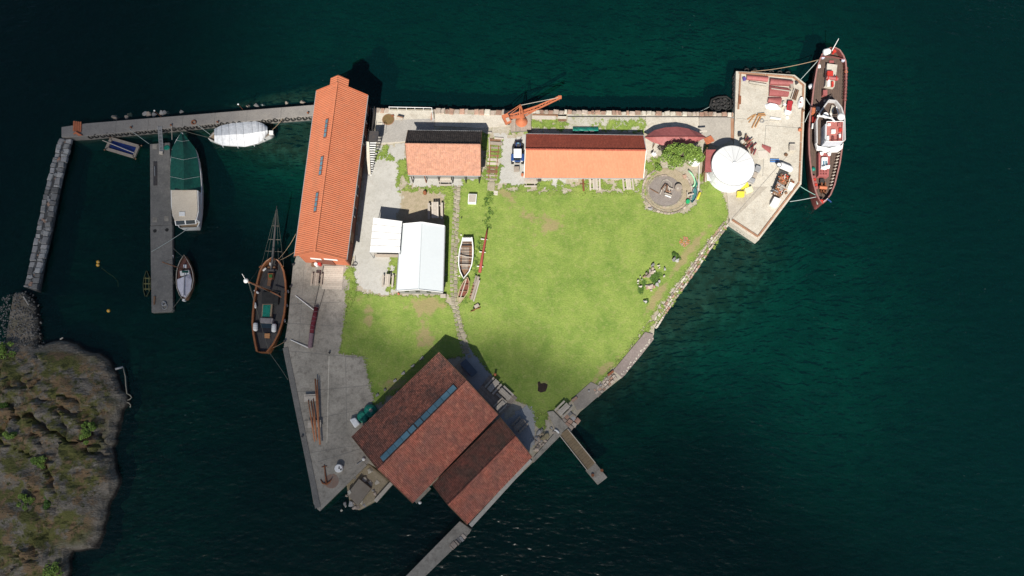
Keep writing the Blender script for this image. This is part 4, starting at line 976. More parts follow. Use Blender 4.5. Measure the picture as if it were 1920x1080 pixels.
wl = MB().tube([P(500, 506, 1.45), P(519, 506, 1.45)], [.18, .18], 10).build('windlass', m_dark, kt); pbox(rect(509.5, 502, 16, 5), 1.15, 1.4, 'windlass_bed', m_woodB, kt)
for a, b in (((506.5, 492), (508, 499)), ((493, 508), (499, 502)), ((476.5, 544), (485, 550)), ((478, 567), (479.5, 578))): pod(kt, P(*a, 1.6), P(*b, 1.6), .16, 'fender', m_white)
for a, b in (((539, 544), (541, 549)), ((536.5, 570), (539, 575)), ((533, 598), (534, 604))): pod(kt, P(*a, 1.0), P(*b, .6), .17, 'fender', m_white)
MB().bar(P(490, 498, 2.2), P(486, 502, 2.1), .15, .1).build('cathead', m_varnish, kt); MB().bar(P(527, 500, 2.2), P(532, 499, 2.1), .15, .1).build('cathead', m_varnish, kt)
MB().bar(P(506, 524, 1.3), P(504, 536, 1.25), .5, .2).build('ladder_board', m_woodB, kt)
bs = MB().tube([P(509, 505, 2.5), P(511.5, 480, 2.75), P(516, 425, 3.7), P(519, 386, 4.4)], [.2, .2, .13, .06], 8).build('bowsprit', m_deckdark, kt, smooth=True)
tip = P(519, 388, 4.35)
for q in (P(490, 498, 2.2), P(532, 500, 2.2), P(500, 489, 2.4), P(522, 490, 2.4), P(511, 482, .6)): MB().tube([tip, q], .014, 4).build('stay', m_ropeD, bs)
for t, s_ in ((.32, .8), (.55, 1.0), (.75, .95)):
    l, r = lerp(tip, P(491, 498, 2.2), t), lerp(tip, P(531, 500, 2.2), t); MB().tube([l, r], .02, 4).build('spreader', m_wood, bs)
mtop = P(462, 527, 10.6)
mst = MB().tube([P(507, 546, 1.2), lerp(P(507, 546, 1.2), mtop, .5), mtop], [.17, .15, .09], 8).build('mast', m_spar, kt, smooth=True)
MB().lathe(mtop - V(0, 0, .1), [(.05, 0), (.28, .08), (.34, .25), (.26, .45), (.05, .52)], 12).build('radar_dome', m_white, mst, smooth=True)
MB().tube([mtop + V(-.5, .6, -.3), mtop + V(.3, -.3, -.3)], .04, 5).build('crosstree', m_woodW, mst); MB().tube([mtop, mtop + V(-.3, .75, 1.0)], .03, 5).build('aerial', m_white, mst)
MB().tube([P(507, 546, 2.6), P(527, 557, 3.0)], [.11, .08], 8).build('boom', m_spar, kt, smooth=True)
for q in (P(476, 553, 1.7), P(476.5, 562, 1.7), P(537, 553, 1.7), P(537, 562, 1.7), P(498, 488, 2.3), P(503, 655, 1.7)): MB().tube([mtop - V(0, 0, .8), q], .02, 4).build('shroud', m_ropeD, mst)
for i in range(6): MB().tube([lerp(P(476, 553, 1.7), mtop, .08 + i * .1), lerp(P(476.5, 562, 1.7), mtop, .08 + i * .1)], .015, 4).build('ratline', m_ropeD, mst)

# raft with a blue liner
rf = T('net_raft', 'small timber raft with blue liner and a pole across it', 'raft', P(230, 278, 0))
C_ = [(206, 257), (265, 273), (254, 298), (196, 281)]
def ring_rail(c4, wd, z, ht, mat, par, name):
    q = [P(*c, z) for c in c4]
    for i in range(4):
        d = (q[(i + 1) % 4] - q[i]).normalized() * (.25 if i % 2 else -.25)
        MB().bar(q[i] - d * 0 , q[(i + 1) % 4], wd, ht).build(name, mat, par)
ring_rail([(209, 260), (260, 274.5), (251.5, 294.5), (200, 279)], .42, .32, .3, m_wood, rf, 'timber')
pbox([(211, 261), (257, 274), (250, 292), (203, 277.5)], .05, .2, 'liner', m_tarpB, rf, bev=0)
MB().tube([P(192, 263, .7), P(252, 287, .6)], .06, 6).build('pole', m_woodW, rf)
for a, b in C_: MB().tube([P(a, b, -.3), P(a, b, .75)], .13, 7).build('corner_post', m_woodB, rf)

# floating dock in two sections
d1 = T('floating_dock', 'northern section of the grey concrete floating dock', 'dock', P(300, 345, .3), 'dock sections')
pbox([(281, 270), (318, 267), (322, 421), (282, 423)], -.5, .6, 'float', m_concD, d1, bev=.05)
pbox(rect(291, 325, 7, 45), .6, .66, 'grating', m_dark, d1, bev=0); MB().tube([P(290, 312, .75), P(290.5, 330, .75)], .06, 6).build('handle', m_steel, d1)
for x, y in ((290, 412), (312, 410), (290, 275)): pbox(rect(x, y, 8, 9), .6, .625, 'cover_plate', m_conc, d1, bev=0)
d2 = T('floating_dock', 'southern section of the grey concrete floating dock', 'dock', P(303, 505, .3), 'dock sections')
pbox([(281.5, 424), (323, 421), (324, 580), (321, 584), (284, 586)], -.5, .6, 'float', m_concD, d2, bev=.05)
for x, y in ((290.5, 433), (313, 431)): MB().lathe(P(x, y, .6), [(.28, 0), (.28, .02)], 10).build('mooring_well', m_black, d2)
for x, y in ((323.5, 478), (325, 518), (325, 528), (325, 560)): MB().tube([P(x, y, .5), P(x + .6, y + 6, .3)], .12, 6).build('fender', m_white if y < 500 else m_black, d2)
tag(MB().torus(P(307, 569, .7), .32, .06).torus(P(308, 570, .8), .26, .06).torus(P(309, 575, .68), .38, .05).build('rope_coil', m_steel, smooth=True), 'grey coil of rope at the southern end of the floating dock', 'rope')
tag(MB().tube([P(290, 556, .7), P(289, 571, .7)], [.16, .12], 6).build('boat_hook_bundle', m_woodB), 'dark wooden bundle lying on the dock beside the sunken rowboat', 'bundle')
gg = T('aluminium_gangway', 'short pale gangway from the jetty down to the floating dock', 'gangway', P(303, 262, 1))
a, b = P(299.5, 237, G), P(303, 284, .72); s_ = V(.28, 0, 0)
for s2 in (-1, 1): MB().bar(a + s_ * s2, b + s_ * s2, .07, .12).build('rail', m_steel, gg)
for i in range(18): MB().bar(lerp(a, b, (i + .5) / 18) - s_, lerp(a, b, (i + .5) / 18) + s_, .12, .04).build('rung', m_steel, gg)
tag(MB().box(b + V(0, -.25, .05), (.55, .45, .3)).build('gangway_block', m_woodW), 'pale block at the foot of the dock gangway', 'block')
tag(MB().lathe(P(313, 277, .6), [(.42, 0), (.45, .05), (.3, .12), (.1, .1)], 12).build('folded_tarp', m_tarpT), 'crumpled turquoise tarp on the dock beside the green boat', 'tarp')
tag(MB().tube([P(322, 233, G + .1), P(322.5, 262, 1.0)], .05, 6).build('boat_pole', m_woodW), 'thin pale pole leaning from jetty to green covered boat', 'pole')

# motor cruiser: green tarp aft, cream coachroof
my = T('motor_cruiser', 'motor cruiser under a green tarpaulin with cream cabin roof', 'motor boat', P(350, 345, 0))
MS = [(340, 249, 342, 249), (331, 262, 352, 262), (322.5, 280, 367, 280), (320, 300, 373, 300), (320, 325, 377, 325), (320.5, 355, 379, 355), (321, 385, 378.5, 385), (324, 405, 376.5, 405), (331, 420, 374, 420), (336, 427, 371, 426)]
hu, dk, _, _ = hull(my, MS, 1.5, -.8, 1.25, m_white, m_teak, m_white, capw=.15)
rl = [P(341, 252, 1.9), P(344, 280, 3.0), P(344.5, 320, 3.1), P(344.5, 356, 3.1)]
sides = [[(339, 249), (321.5, 279), (319.5, 310), (319, 356)], [(343, 249), (367, 279), (373, 310), (376.5, 356)]]
for sd_, nm in ((sides[0], 'tarp_panel'), (sides[1], 'tarp_panel')):
    mb = MB(); lo = [P(x, y, 1.75) for x, y in sd_]; n = 10; rows = 6
    def pl_(ps, t):
        k = min(len(ps) - 2, int(t * (len(ps) - 1))); return lerp(ps[k], ps[k + 1], t * (len(ps) - 1) - k)
    vs_ = []
    for i in range(n + 1):
        for j in range(rows + 1):
            a_, b_ = pl_(rl, i / n), pl_(lo, i / n); p = lerp(a_, b_, j / rows); p.z -= .35 * math.sin(math.pi * j / rows) * (.5 if i % 2 else .8) - .3 * (j / rows) * (1 - j / rows)
            vs_.append(p)
    mb.add(vs_, [(i * (rows + 1) + j, i * (rows + 1) + j + 1, (i + 1) * (rows + 1) + j + 1, (i + 1) * (rows + 1) + j) for i in range(n) for j in range(rows)])
    mb.build(nm, m_tarpG, my, smooth=True)
for t in (.16, .5, .82):
    k = t * 3; i = min(2, int(k)); f = k - i; mid = lerp(rl[i], rl[i + 1], f) + V(0, 0, .05); lo = [lerp(P(*s[i], 1.78), P(*s[i + 1], 1.78), f) for s in sides]
    MB().tube([lo[0], lerp(lo[0], mid, .5) + V(0, 0, .02), mid, lerp(lo[1], mid, .5) + V(0, 0, .02), lo[1]], .025, 4).build('tie_line', m_ropeG, my)
cab = [(321, 356), (369, 356), (370.5, 395), (366.5, 412), (327, 414), (322, 398)]
pbox([(322.5, 357), (371.5, 357), (372.5, 397), (369, 412), (330, 414), (324, 398)], 1.25, 2.65, 'cabin', m_white, my)
pbox(cab, 2.65, 2.78, 'coachroof', m_cream, my, bev=.08)
ws = MB(); slab(ws, (P(327, 413, 2.7), P(367, 411, 2.7), P(368.5, 420, 2.0), P(329, 423, 2.0)), .06); wf = ws.build('windscreen_frame', m_white, my)
for a_, b_ in ((.05, .46), (.52, .95)):
    A_ = [P(327, 413, 2.7), P(367, 411, 2.7), P(368.5, 420, 2.0), P(329, 423, 2.0)]
    u0, u1 = lerp(A_[0], A_[1], a_), lerp(A_[0], A_[1], b_); l0, l1 = lerp(A_[3], A_[2], a_), lerp(A_[3], A_[2], b_); nn_ = V(0, -.02, .03)
    slab(MB(), (lerp(u0, l0, .12) + nn_, lerp(u1, l1, .12) + nn_, lerp(u1, l1, .9) + nn_, lerp(u0, l0, .9) + nn_), .02).build('windscreen_pane', m_glass, wf)
for i in range(4): MB().bar(P(373.3, 360 + i * 11, 2.1), P(373.8, 369 + i * 11, 2.1), .08, .6).build('side_window', m_glass, my)
pbox(rect(341, 401, 11, 8), 2.78, 2.9, 'roof_hatch', m_white, my)
rope('mooring_line', 'rope from the motor cruiser across the dock', P(352, 429, 1.5), P(284, 472, .65), m_ropeG, .15)

# white covered boat
cb = T('covered_boat', 'double-ended boat under a white tarpaulin beside the north jetty', 'boat', P(455, 250, 0))
CS = [(390, 257.5, 390.5, 258.5), (399, 247, 401, 265), (412, 237, 413, 270), (430, 232, 431, 272), (455, 228.5, 456, 273), (478, 229, 479, 268), (492, 235, 492, 261.5), (503, 243, 503, 255), (512, 247.5, 512, 249.5)]
CS = [(a, b + 2, c, d) for a, b, c, d in CS]
hull(cb, CS, 1.2, -.7, .9, m_white, m_teak, m_wood, capw=.12)
Lc = [(401.5, 242), (415, 235), (435, 230.5), (455, 228), (480, 227), (492, 231), (501, 237)]; Rc = [(402, 266), (417, 272.5), (438, 273.5), (459, 275), (484, 268.5), (494, 262), (502, 251)]
mb = MB(); vs_ = []; rows = 8; n = len(Lc) * 3 - 2
def along(ps, t): 
    k = min(len(ps) - 2, int(t)); f = t - k; return (ps[k][0] + (ps[k + 1][0] - ps[k][0]) * f, ps[k][1] + (ps[k + 1][1] - ps[k][1]) * f)
for i in range(n):
    l, r = along(Lc, i / 3), along(Rc, i / 3)
    for j in range(rows + 1):
        s_ = j / rows; h_ = 1 - abs(2 * s_ - 1); z_ = 1.25 + 1.05 * h_ ** .8 * (.75 + .25 * math.sin(math.pi * i / (n - 1))) - (.05 if i % 2 else 0)
        vs_.append(P(l[0] + (r[0] - l[0]) * s_, l[1] + (r[1] - l[1]) * s_, z_))
mb.add(vs_, [(i * (rows + 1) + j, i * (rows + 1) + j + 1, (i + 1) * (rows + 1) + j + 1, (i + 1) * (rows + 1) + j) for i in range(n - 1) for j in range(rows)])
cov = mb.build('tarpaulin', m_tarpW, cb)
for i in range(1, n - 1, 2): MB().tube([vs_[i * (rows + 1) + j] + V(0, 0, .015) for j in range(0, rows + 1)], .018, 4).build('rib_seam', m_steel, cov)
for i in range(4):
    p = vs_[(3 + i * 4) * (rows + 1) + rows]; MB().tube([p, p + V(0, -.15, -.5)], [.09, .03], 5).build('tarp_edge', m_tarpW, cov)
pbox(rect(508, 248, 8, 7), 1.1, 1.5, 'stern_locker', m_white, cb)

# small sloop with white cover
sl = T('small_sailboat', 'small brown wooden sailboat with white boom cover beside the dock', 'sailing boat', P(347, 520, 0))
SS = [(344.5, 478, 345.5, 478), (337.5, 489, 352.5, 489), (333, 500, 358.5, 500), (330.5, 511, 362, 511), (330, 525, 363.5, 525), (331, 540, 361, 540), (336, 553, 354, 553), (342, 561, 348, 561)]
hull(sl, SS, lambda t: 1.0 + .3 * (1 - t) ** 2, -.6, .85, m_woodB, M('brown_painted_deck', (.16, .075, .06), (.13, .06, .05), scale=2), m_woodW, capw=.1)
for c_ in ([(332, 524), (357, 514), (360, 525), (357, 545), (348, 558), (340, 555), (333, 540)],):
    mid = P(345, 537, 1.75); mb = MB(); ring = [P(x, y, 1.15) for x, y in c_]; mb.add(ring + [P(346, 518, 1.75), P(345, 552, 1.55)], [(0, 1, 7), (1, 2, 7), (2, 3, 8, 7), (3, 4, 8), (4, 5, 8), (5, 6, 8), (6, 0, 7, 8)]); mb.build('boom_cover', M('lilac_white_canvas', (.62, .61, .68), (.52, .51, .58), scale=1.5, bump=.04, bscale=3), sl)
MB().tube([P(346, 512, 1.85), P(344.5, 557, 1.7)], .06, 6).build('boom', m_steel, sl)
pbox([(337, 508), (354, 506), (355, 514), (338, 517)], .85, 1.35, 'cabin', m_white, sl); pbox(rect(347, 509.5, 12, 4), 1.35, 1.38, 'cabin_window', m_tarpG, sl, bev=0); pbox(rect(346.5, 499, 6, 6), .85, 1.05, 'fore_hatch', m_white, sl)
MB().tube([P(345, 505, .9), P(304, 491, 7.6)], [.1, .06], 7).build('mast', m_varnish, sl, smooth=True)
for q in (P(345, 479, 1.4), P(332, 510, 1.1), P(361, 510, 1.1), P(345, 560, 1.1)): MB().tube([P(305, 491.2, 7.4), q], .015, 4).build('stay', m_ropeD, sl)
MB().box(P(345.5, 563, .7), (.35, .3, .6)).build('outboard_motor', m_white, sl)
# sunken rowboat
sr = T('sunken_rowboat', 'half-sunken green rowboat beside the west face of the dock', 'rowing boat', P(275, 532, 0))
RS = [(274, 508, 276, 508), (270, 520, 281, 520), (268, 533, 283, 533), (269, 546, 281, 546), (272, 556, 275, 556)]
hull(sr, RS, .18, -.7, -.12, M('dark_green_planks', (.02, .04, .025), (.03, .05, .03), scale=2), M('flooded_bilge', (.012, .035, .025), (.02, .045, .03), scale=2), M('olive_gunwale', (.09, .10, .05), (.07, .08, .04), scale=2), capw=.08)
for y in (522, 532, 542): MB().bar(P(269, y, .15), P(283, y, .15), .16, .04).build('thwart', M('wet_olive_wood', (.16, .16, .07), (.12, .12, .05), scale=3) if y == 522 else bpy.data.materials['wet_olive_wood'], sr)
for x in (273, 279): MB().bar(P(x, 519, .12), P(x, 545, .12), .08, .03).build('slat', bpy.data.materials['wet_olive_wood'], sr)
# buoys
for x, y, lab in ((185, 491.5, 'upper yellow buoy of the pair in the inner harbour'), (184.6, 497.3, 'lower yellow buoy of the pair in the inner harbour'), (204.5, 583, 'single yellow buoy south of the pair in the inner harbour')):
    b = T('buoy', lab, 'buoy', P(x, y, 0), 'yellow buoys'); MB().lathe(P(x, y, -.12), [(.1, -.15), (.24, .0), (.27, .15), (.2, .32), (.08, .38)], 12).build('float', m_yellowO, b, smooth=True); MB().lathe(P(x, y, .26), [(.05, 0), (.05, .12)], 8).build('eye', m_white, b)
tag(MB().tube([P(x, y, -.12 - .1 * i) for i, (x, y) in enumerate(((190, 502), (200, 510), (212, 518), (221, 527), (222, 538)))], .05, 5).build('sunken_rope', M('yellow_weed_rope', (.3, .26, .08), (.24, .2, .06), scale=3)), 'yellowish rope trailing under water from the buoy pair', 'rope')
# mooring ropes on the west side
for lab, a, b, mt, dip in (('rope from jetty to the west bow of the white covered boat', P(325, 239, G), P(392, 258, 1.2), m_ropeD, .2), ('second rope from jetty to the white covered boat bow', P(369, 233, G), P(394, 252, 1.3), m_ropeG, .2), ('rope from the white covered boat stern to the jetty', P(511, 243, 1.3), P(530, 222, G), m_ropeT, .15),
                           ('rope from the jetty to the dock\'s north corner', P(243, 243, G), P(280, 270, .6), m_ropeG, .1), ('rope from the ketch bow up to the warehouse wall', P(520, 488, 2.3), P(555, 438, 2.2), m_ropeT, .5), ('second rope from the ketch bow to the quay by the warehouse', P(522, 489, 2.3), P(553, 472, G), m_ropeT, .2),
                           ('rope from the ketch stern to the quay', P(512, 652, 1.6), P(533, 641, G), m_ropeT, .15), ('rope from the ketch stern running south to the quay', P(504, 660, 1.5), P(540, 712, G), m_ropeD, .3), ('rope from the small sailboat bow to the dock', P(346, 485, 1.2), P(324, 465, .6), m_ropeD, .1), ('rope from the small sailboat stern to the dock end', P(341, 555, 1), P(322, 580, .6), m_ropeD, .1)):
    rope('mooring_line', lab, a, b, mt, dip)
# ------------------------------------------------------------------ on the west quay
Q = G + .05
dk = T('timber_deck', 'pale boarded ramp in front of the warehouse door', 'deck', P(626, 520))
q = [P(608, 498, Q + .1), P(645, 499, Q + .1), P(641, 543, Q + .04), P(603, 542, Q + .04)]
for i in range(12):
    a, b = i / 12, (i + .95) / 12
    slab(MB(), (lerp(q[0], q[3], a), lerp(q[1], q[2], a), lerp(q[1], q[2], b), lerp(q[0], q[3], b)), .09).build('plank', m_woodW, dk)
rl = T('launching_rails', 'pair of dark rails sunk in the west quay', 'rails', P(598, 540))
MB().bar(P(607, 498, Q + .01), P(588, 582, Q + .01), .1, .05).build('rail', m_dark, rl); MB().bar(P(613, 528, Q + .01), P(598, 580, Q + .01), .08, .05).build('rail', m_dark, rl)
sp = T('wrapped_spar', 'long spar wrapped in maroon canvas with mauve end on the quay', 'spar', P(585, 615))
pth = [P(593, 576, Q + .3), P(589.5, 595, Q + .33), P(586, 612, Q + .33), P(584, 627, Q + .33)]
MB().tube(pth, [.28, .36, .34, .30], 10).build('canvas_wrap', m_maroon, sp, smooth=True)
MB().tube([P(584.2, 625, Q + .33), P(581, 652, Q + .33)], [.34, .33], 10).build('canvas_end', m_mauve, sp)
for t in range(7):
    k = t / 6 * 2.9; i = int(k); c = lerp(pth[i], pth[i + 1], k - i); MB().torus(c, .37, .022, 'Y', 12, 4, rz=-.15 + (.3 if t % 2 else -.2)).build('lashing', m_mauve, sp)
for a, b, lab in (((554, 554), (588, 581), 'white pole lying between quay edge and the maroon spar\'s head'), ((545, 637), (578, 652), 'white pole lying between quay edge and the maroon spar\'s foot')):
    tag(MB().tube([P(*a, Q + .1), P(*b, Q + .3)], .065, 7).build('white_pole', m_white), lab, 'pole')
# bundle of spars on trestles
sb = T('spar_trestles', 'pair of pale timber trestles carrying the orange spars', 'trestles', P(587, 775))
for y, x0_, x1_ in ((748, 570, 594), (797, 577, 602)):
    tp = MB().bar(P(x0_, y, Q + .55), P(x1_, y - 1, Q + .55), .75, .08).build('trestle_top', m_woodW, sb)
    MB().bar(P(x0_, y - 7, Q + .5), P(x1_, y - 8, Q + .5), .16, .1).build('cross_beam', m_woodW, sb)
    for x in (x0_ + 2, x1_ - 3):
        for dy in (-.3, .3): MB().tube([P(x, y, Q + .5) + V(0, dy * .5, 0), P(x, y, Q) + V(0, dy * 1.3, -.02)], .05, 5).build('leg', m_woodW, sb)
for i, (a, b, r_) in enumerate((((591, 710), (600, 834), .15), ((595, 712), (598, 822), .1), ((578, 750), (590, 828), .1), ((583, 752), (594, 826), .1), ((587, 748), (593, 815), .08))):
    tag(MB().tube([P(*a, Q + .72), P(lerp(a[0], b[0], .5), lerp(a[1], b[1], .5), Q + .72), P(*b, Q + .70)], [r_ * .75, r_, r_ * .85], 8).build('spar', m_spar, smooth=True),
        ('longest and thickest orange spar on the trestles', 'orange spar lying right beside the longest one', 'leftmost orange spar on the trestles', 'second orange spar from the left on the trestles', 'short thin orange spar in the middle of the trestles')[i], 'spar', 'spars on trestles')
drm = T('white_drum', 'white round drum near the tip of the west quay', 'drum', P(637, 878)); MB().lathe(P(637, 878, Q), [(.52, 0), (.56, .1), (.56, .75), (.5, .82)], 18).build('body', m_white, drm, smooth=False)
for i in range(5): MB().lathe(P(637, 878, Q + .82) + V(random.uniform(-.25, .25), random.uniform(-.25, .25), 0), [(.12, 0), (.08, .05)], 7).build('lid_scrap', m_steel if i % 2 else m_dark, drm)
an = T('anchor', 'rusty old anchor lying near the tip of the west quay', 'anchor', P(612, 900))
MB().tube([P(608, 872, Q + .12), P(612, 906, Q + .2)], [.08, .11], 8).build('shank', m_rust, an)
MB().tube([P(601, 899, Q + .06), P(605, 906, Q + .1), P(612, 908, Q + .2), P(618, 904, Q + .3), P(622, 898, Q + .4)], [.06, .11, .14, .11, .05], 8).build('arms', m_rust, an, smooth=True)
MB().tube([P(603, 876, Q + .1), P(613, 874, Q + .1)], .05, 6).build('stock', m_rust, an)
MB().lathe(P(622, 902, Q + .004), [(1.0, 0), (.9, .006)], 14).build('rust_stain', M('rust_stained_concrete', (.26, .16, .115), (.24, .19, .16), scale=1.5), an)
for (cx, cy, r_, h_, lab) in ((695, 771, .95, .8, 'green tarpaulin mound nearest the hall wall, with a sandy patch'), (681.5, 781.5, .85, .75, 'rounder green tarpaulin mound beside the white bale')):
    t_ = T('tarp_mound', lab, 'tarp', P(cx, cy), 'green tarp mounds'); mb = MB(); pr = [(r_, 0), (r_ * 1.02, h_ * .3), (r_ * .9, h_ * .7), (r_ * .55, h_ * .95), (.06, h_)]
    mb.lathe(P(cx, cy, Q), pr, 11, a0=random.random()); mb.v = [(x + random.uniform(-.06, .06), y + random.uniform(-.06, .06), z + (random.uniform(-.05, .05) if z > Q + .1 else 0)) for x, y, z in mb.v]; mb.build('cover', m_tarpT, t_)
    if cx > 690: MB().lathe(P(cx, cy - 2, Q + h_ - .05), [(.3, 0), (.22, .08), (.05, .1)], 8).build('sandbag', m_woodW, t_)
t_ = T('white_bale', 'white wrapped bale at the hall\'s west corner', 'bale', P(667, 792)); MB().prism([P(x, y, Q) for x, y in ((657, 787), (668, 783), (677, 795), (667, 803))], Q, Q + .75).build('wrapping', m_tarpW, t_, bev=.15)
lp = T('lamp_post', 'pale lamp post at the rubble edge beside the hall', 'lamp post', P(681, 862)); MB().tube([P(682, 862, Q), P(669, 871, Q + .2)], .07, 6).build('post', m_steel, lp); MB().lathe(P(682, 861, Q + .1), [(.2, 0), (.24, .1), (.1, .25)], 10).build('lamp_head', m_white, lp)
# rubble spit with a concrete block
rb = T('rubble_bank', 'bank of brown rubble between the west quay and the hall', 'rubble', P(690, 905, .3))
MB().pprism([(648, 905), (690, 868), (735, 905), (720, 925), (705, 940), (672, 958), (655, 945)], -3, .5).build('bank', m_dirt, rb, bev=.3)
for i in range(60):
    x, y = random.uniform(640, 735), random.uniform(872, 958)
    if not inside(x, y, [(632, 925), (690, 872), (738, 905), (705, 945), (672, 962), (640, 960)]): continue
    s_ = random.uniform(.3, .95); stone(rb, P(x, y, random.uniform(.2, .6)), (s_ * 1.2, s_, s_ * .7), random.uniform(0, 3), random.choice((m_stone, m_stoneG, m_concL)), 'rubble', True)
MB().bar(P(686, 870, G - .05), P(598, 956, G - .05), .45, .3).build('quay_coping', m_conc, rb)
MB().bar(P(735, 905, .8), P(704, 940, .75), .5, .5).build('coping', m_concL, rb)
cbk = T('concrete_block', 'flat weathered concrete block tilted on the rubble bank', 'block', P(673, 922)); MB().pprism([(673, 897), (695.5, 915.5), (671, 948), (650, 927)], .2, 1.35).build('slab', M('brown_concrete', (.27, .235, .19), (.23, .195, .155), scale=1, bump=.03), cbk, bev=.08)
MB().pprism([(651, 922), (656, 918), (659, 924), (654, 928)], .2, 1.45).build('nib', m_concL, cbk, bev=.03)
tag(MB().lathe(P(787.5, 942, -.1), [(.1, -.1), (.25, .05), (.25, .2), (.1, .35)], 10).build('buoy', m_white, smooth=True), 'small white buoy in the water off the hall corner', 'buoy')
for i, (x, y) in enumerate(((551, 497), (546, 538), (553, 482), (535, 640), (568, 818), (600, 860))):
    if i != 5: tag(MB().lathe(P(x, y, Q), [(.1, 0), (.1, .25), (.17, .28), (.17, .36)], 8).build('mooring_bollard', m_dark), ('black bollard on the west quay by the ketch bow', 'black bollard on the west quay beside the ketch\'s hood', 'black bollard at the warehouse corner', 'black bollard on the west quay by the ketch stern', 'black bollard on the west quay beside the spar trestles')[i], 'bollard', 'west quay bollards')
tag(MB().lathe(P(618, 662, Q), [(.14, 0), (.12, .4), (.05, .5)], 8).build('quay_post', m_dark), 'small dark post standing in the middle of the west quay', 'post')
# by the warehouse gable
for x, y, mt, lab in ((594.5, 497.5, m_white, 'white barrel against the warehouse south gable'), (601, 496.5, m_redbright, 'red barrel against the warehouse south gable')):
    tag(MB().lathe(P(x, y, Q), [(.26, 0), (.28, .2), (.26, .4), (.28, .6), (.26, .8), (.2, .82)], 12).build('barrel', mt), lab, 'barrel', 'barrels at the gable')
tag(MB().box(P(588, 497, Q + .3), (.55, .5, .6)).build('crate', m_woodB, bev=.02), 'brown crate left of the white barrel by the gable', 'crate')
tag(MB().torus(P(664, 497, Q + .3), .33, .06, 'Y').tube([P(662, 486, Q + .9), P(664, 497, Q + .3)], .04, 5).build('wheel_rim', m_dark), 'thin black wheel leaning at the warehouse south-east corner', 'wheel')
# picnic tables
def picnic(name, label, px, py, rz, L=1.9, mat=None, z=Q, group='picnic tables', sc_=1.0):
    key = (name, mat.name if mat else '')
    if key not in PT:
        th = T(name, label, 'table', (0, 0, 0)); mt = mat or m_woodW
        for i in range(3): MB().box((0, -.26 + .26 * i, .74), (1.9, .24, .045)).build('plank', mt, th)
        for s in (-1, 1):
            MB().box((0, .72 * s, .44), (1.9, .26, .045)).build('seat', mt, th)
            for e_ in (-.65, .65): MB().bar((e_, .18 * s, .72), (e_, .62 * s, 0), .09, .05).build('leg', mt, th)
        for e_ in (-.65, .65): MB().box((e_, 0, .41), (.05, 1.6, .09)).build('cross_bar', mt, th)
        PT[key] = th; o = th; o.location = P(px, py, z); o.rotation_euler = (0, 0, rz); o.scale = (sc_,) * 3
    else: o = dup(PT[key], P(px, py, z), rz, label, scale=sc_)
    o['group'] = group; o['label'] = label; return o
PT = {}
picnic('picnic_table', 'picnic table on the west quay beside the launching rails', 595, 526, R(88), mat=m_wood)
picnic('picnic_table', 'picnic table at the west wall of the white shed', 728, 528, R(88))
picnic('picnic_table', 'picnic table half shaded at the north end of the white shed', 817, 398, R(92), sc_=1.35)
picnic('picnic_table', 'picnic table under the eaves of the bleached tiled shed', 834.5, 340.5, R(0))
picnic('picnic_table', 'picnic table at the west end of the long salmon shed', 994.5, 343, R(0))
picnic('picnic_table', 'left picnic table of the two below the long shed\'s middle', 1115, 348, R(90))
picnic('picnic_table', 'picnic table below the long shed\'s east end', 1177, 348, R(94))
dk2 = T('picnic_deck', 'grey timber deck with picnic tables beside the hall', 'deck', P(935, 742))
q = [P(918, 703, G + .15), P(970, 746, G + .15), P(936, 783, G + .15), P(892, 738, G + .15)]
for i in range(18):
    a, b = i / 18, (i + .94) / 18
    slab(MB(), (lerp(q[0], q[3], a), lerp(q[1], q[2], a), lerp(q[1], q[2], b), lerp(q[0], q[3], b)), .1).build('plank', m_wood, dk2)
picnic('picnic_table', 'picnic table at the upper left of the timber deck', 925, 724, R(48), z=G + .15)
picnic('picnic_table', 'picnic table at the right of the timber deck', 947, 740, R(-43), z=G + .15)
picnic('picnic_table', 'picnic table at the shaded lower edge of the timber deck', 938, 761, R(45), z=G + .15, sc_=.8)
picnic('picnic_table', 'grey picnic table in the shade below the timber deck', 974, 797, R(46), mat=m_wood, z=G + .06)
picnic('picnic_table', 'picnic table at the lawn corner above the gangway', 1056, 768, R(44), z=G + .16)
tag(MB().box(P(879, 690, G + .9), (1.1, 2.6, .12), rz=R(42)).box(P(879, 690, G + .45), (.9, 2.3, .8), rz=R(42)).build('bench_chest', M('blue_grey_lid', (.10, .13, .17), (.08, .1, .13), scale=2), bev=.02), 'blue-grey chest in the shade beside the hall\'s north gable', 'chest')
tag(MB().lathe(P(928.5, 703, G + .1), [(.16, 0), (.16, .7), (.2, .75), (.05, .85)], 10).build('litter_bin', m_crane), 'small orange-topped bin at the corner of the timber deck', 'bin')
# ------------------------------------------------------------------ red ship at the stone quay
N_ = G + .12
sh = T('red_ship', 'old red-hulled ship with white bridge moored at the stone quay', 'ship', P(1550, 235, 0))
HS = [(1557, 89, 1567, 89), (1546, 93.5, 1575.5, 93.5), (1539, 104, 1582.5, 104), (1535, 115, 1586.7, 115), (1530, 131, 1588, 131), (1525, 160, 1587.7, 160), (1521, 193, 1585.5, 193), (1517.5, 218, 1584, 218), (1515.5, 245, 1583, 245), (1515.5, 270, 1581, 270), (1516, 287, 1578.7, 287), (1518, 307, 1575.8, 307),
      (1520.5, 327, 1571, 327), (1524.5, 347, 1566, 347), (1530, 365, 1558.5, 365), (1537, 378, 1548.5, 378), (1541, 382, 1543, 382)]
hu, dk, Ls, Rs = hull(sh, HS, lambda t: 2.3 + .5 * (1 - t) ** 3 + .25 * t ** 3, -1.5, 1.75, m_shipred, m_deckbrown, M('dusty_red_rail', (.33, .16, .145), (.27, .125, .11), (.40, .23, .21), scale=1, rough=.5), capw=.22, inner=m_shipred)
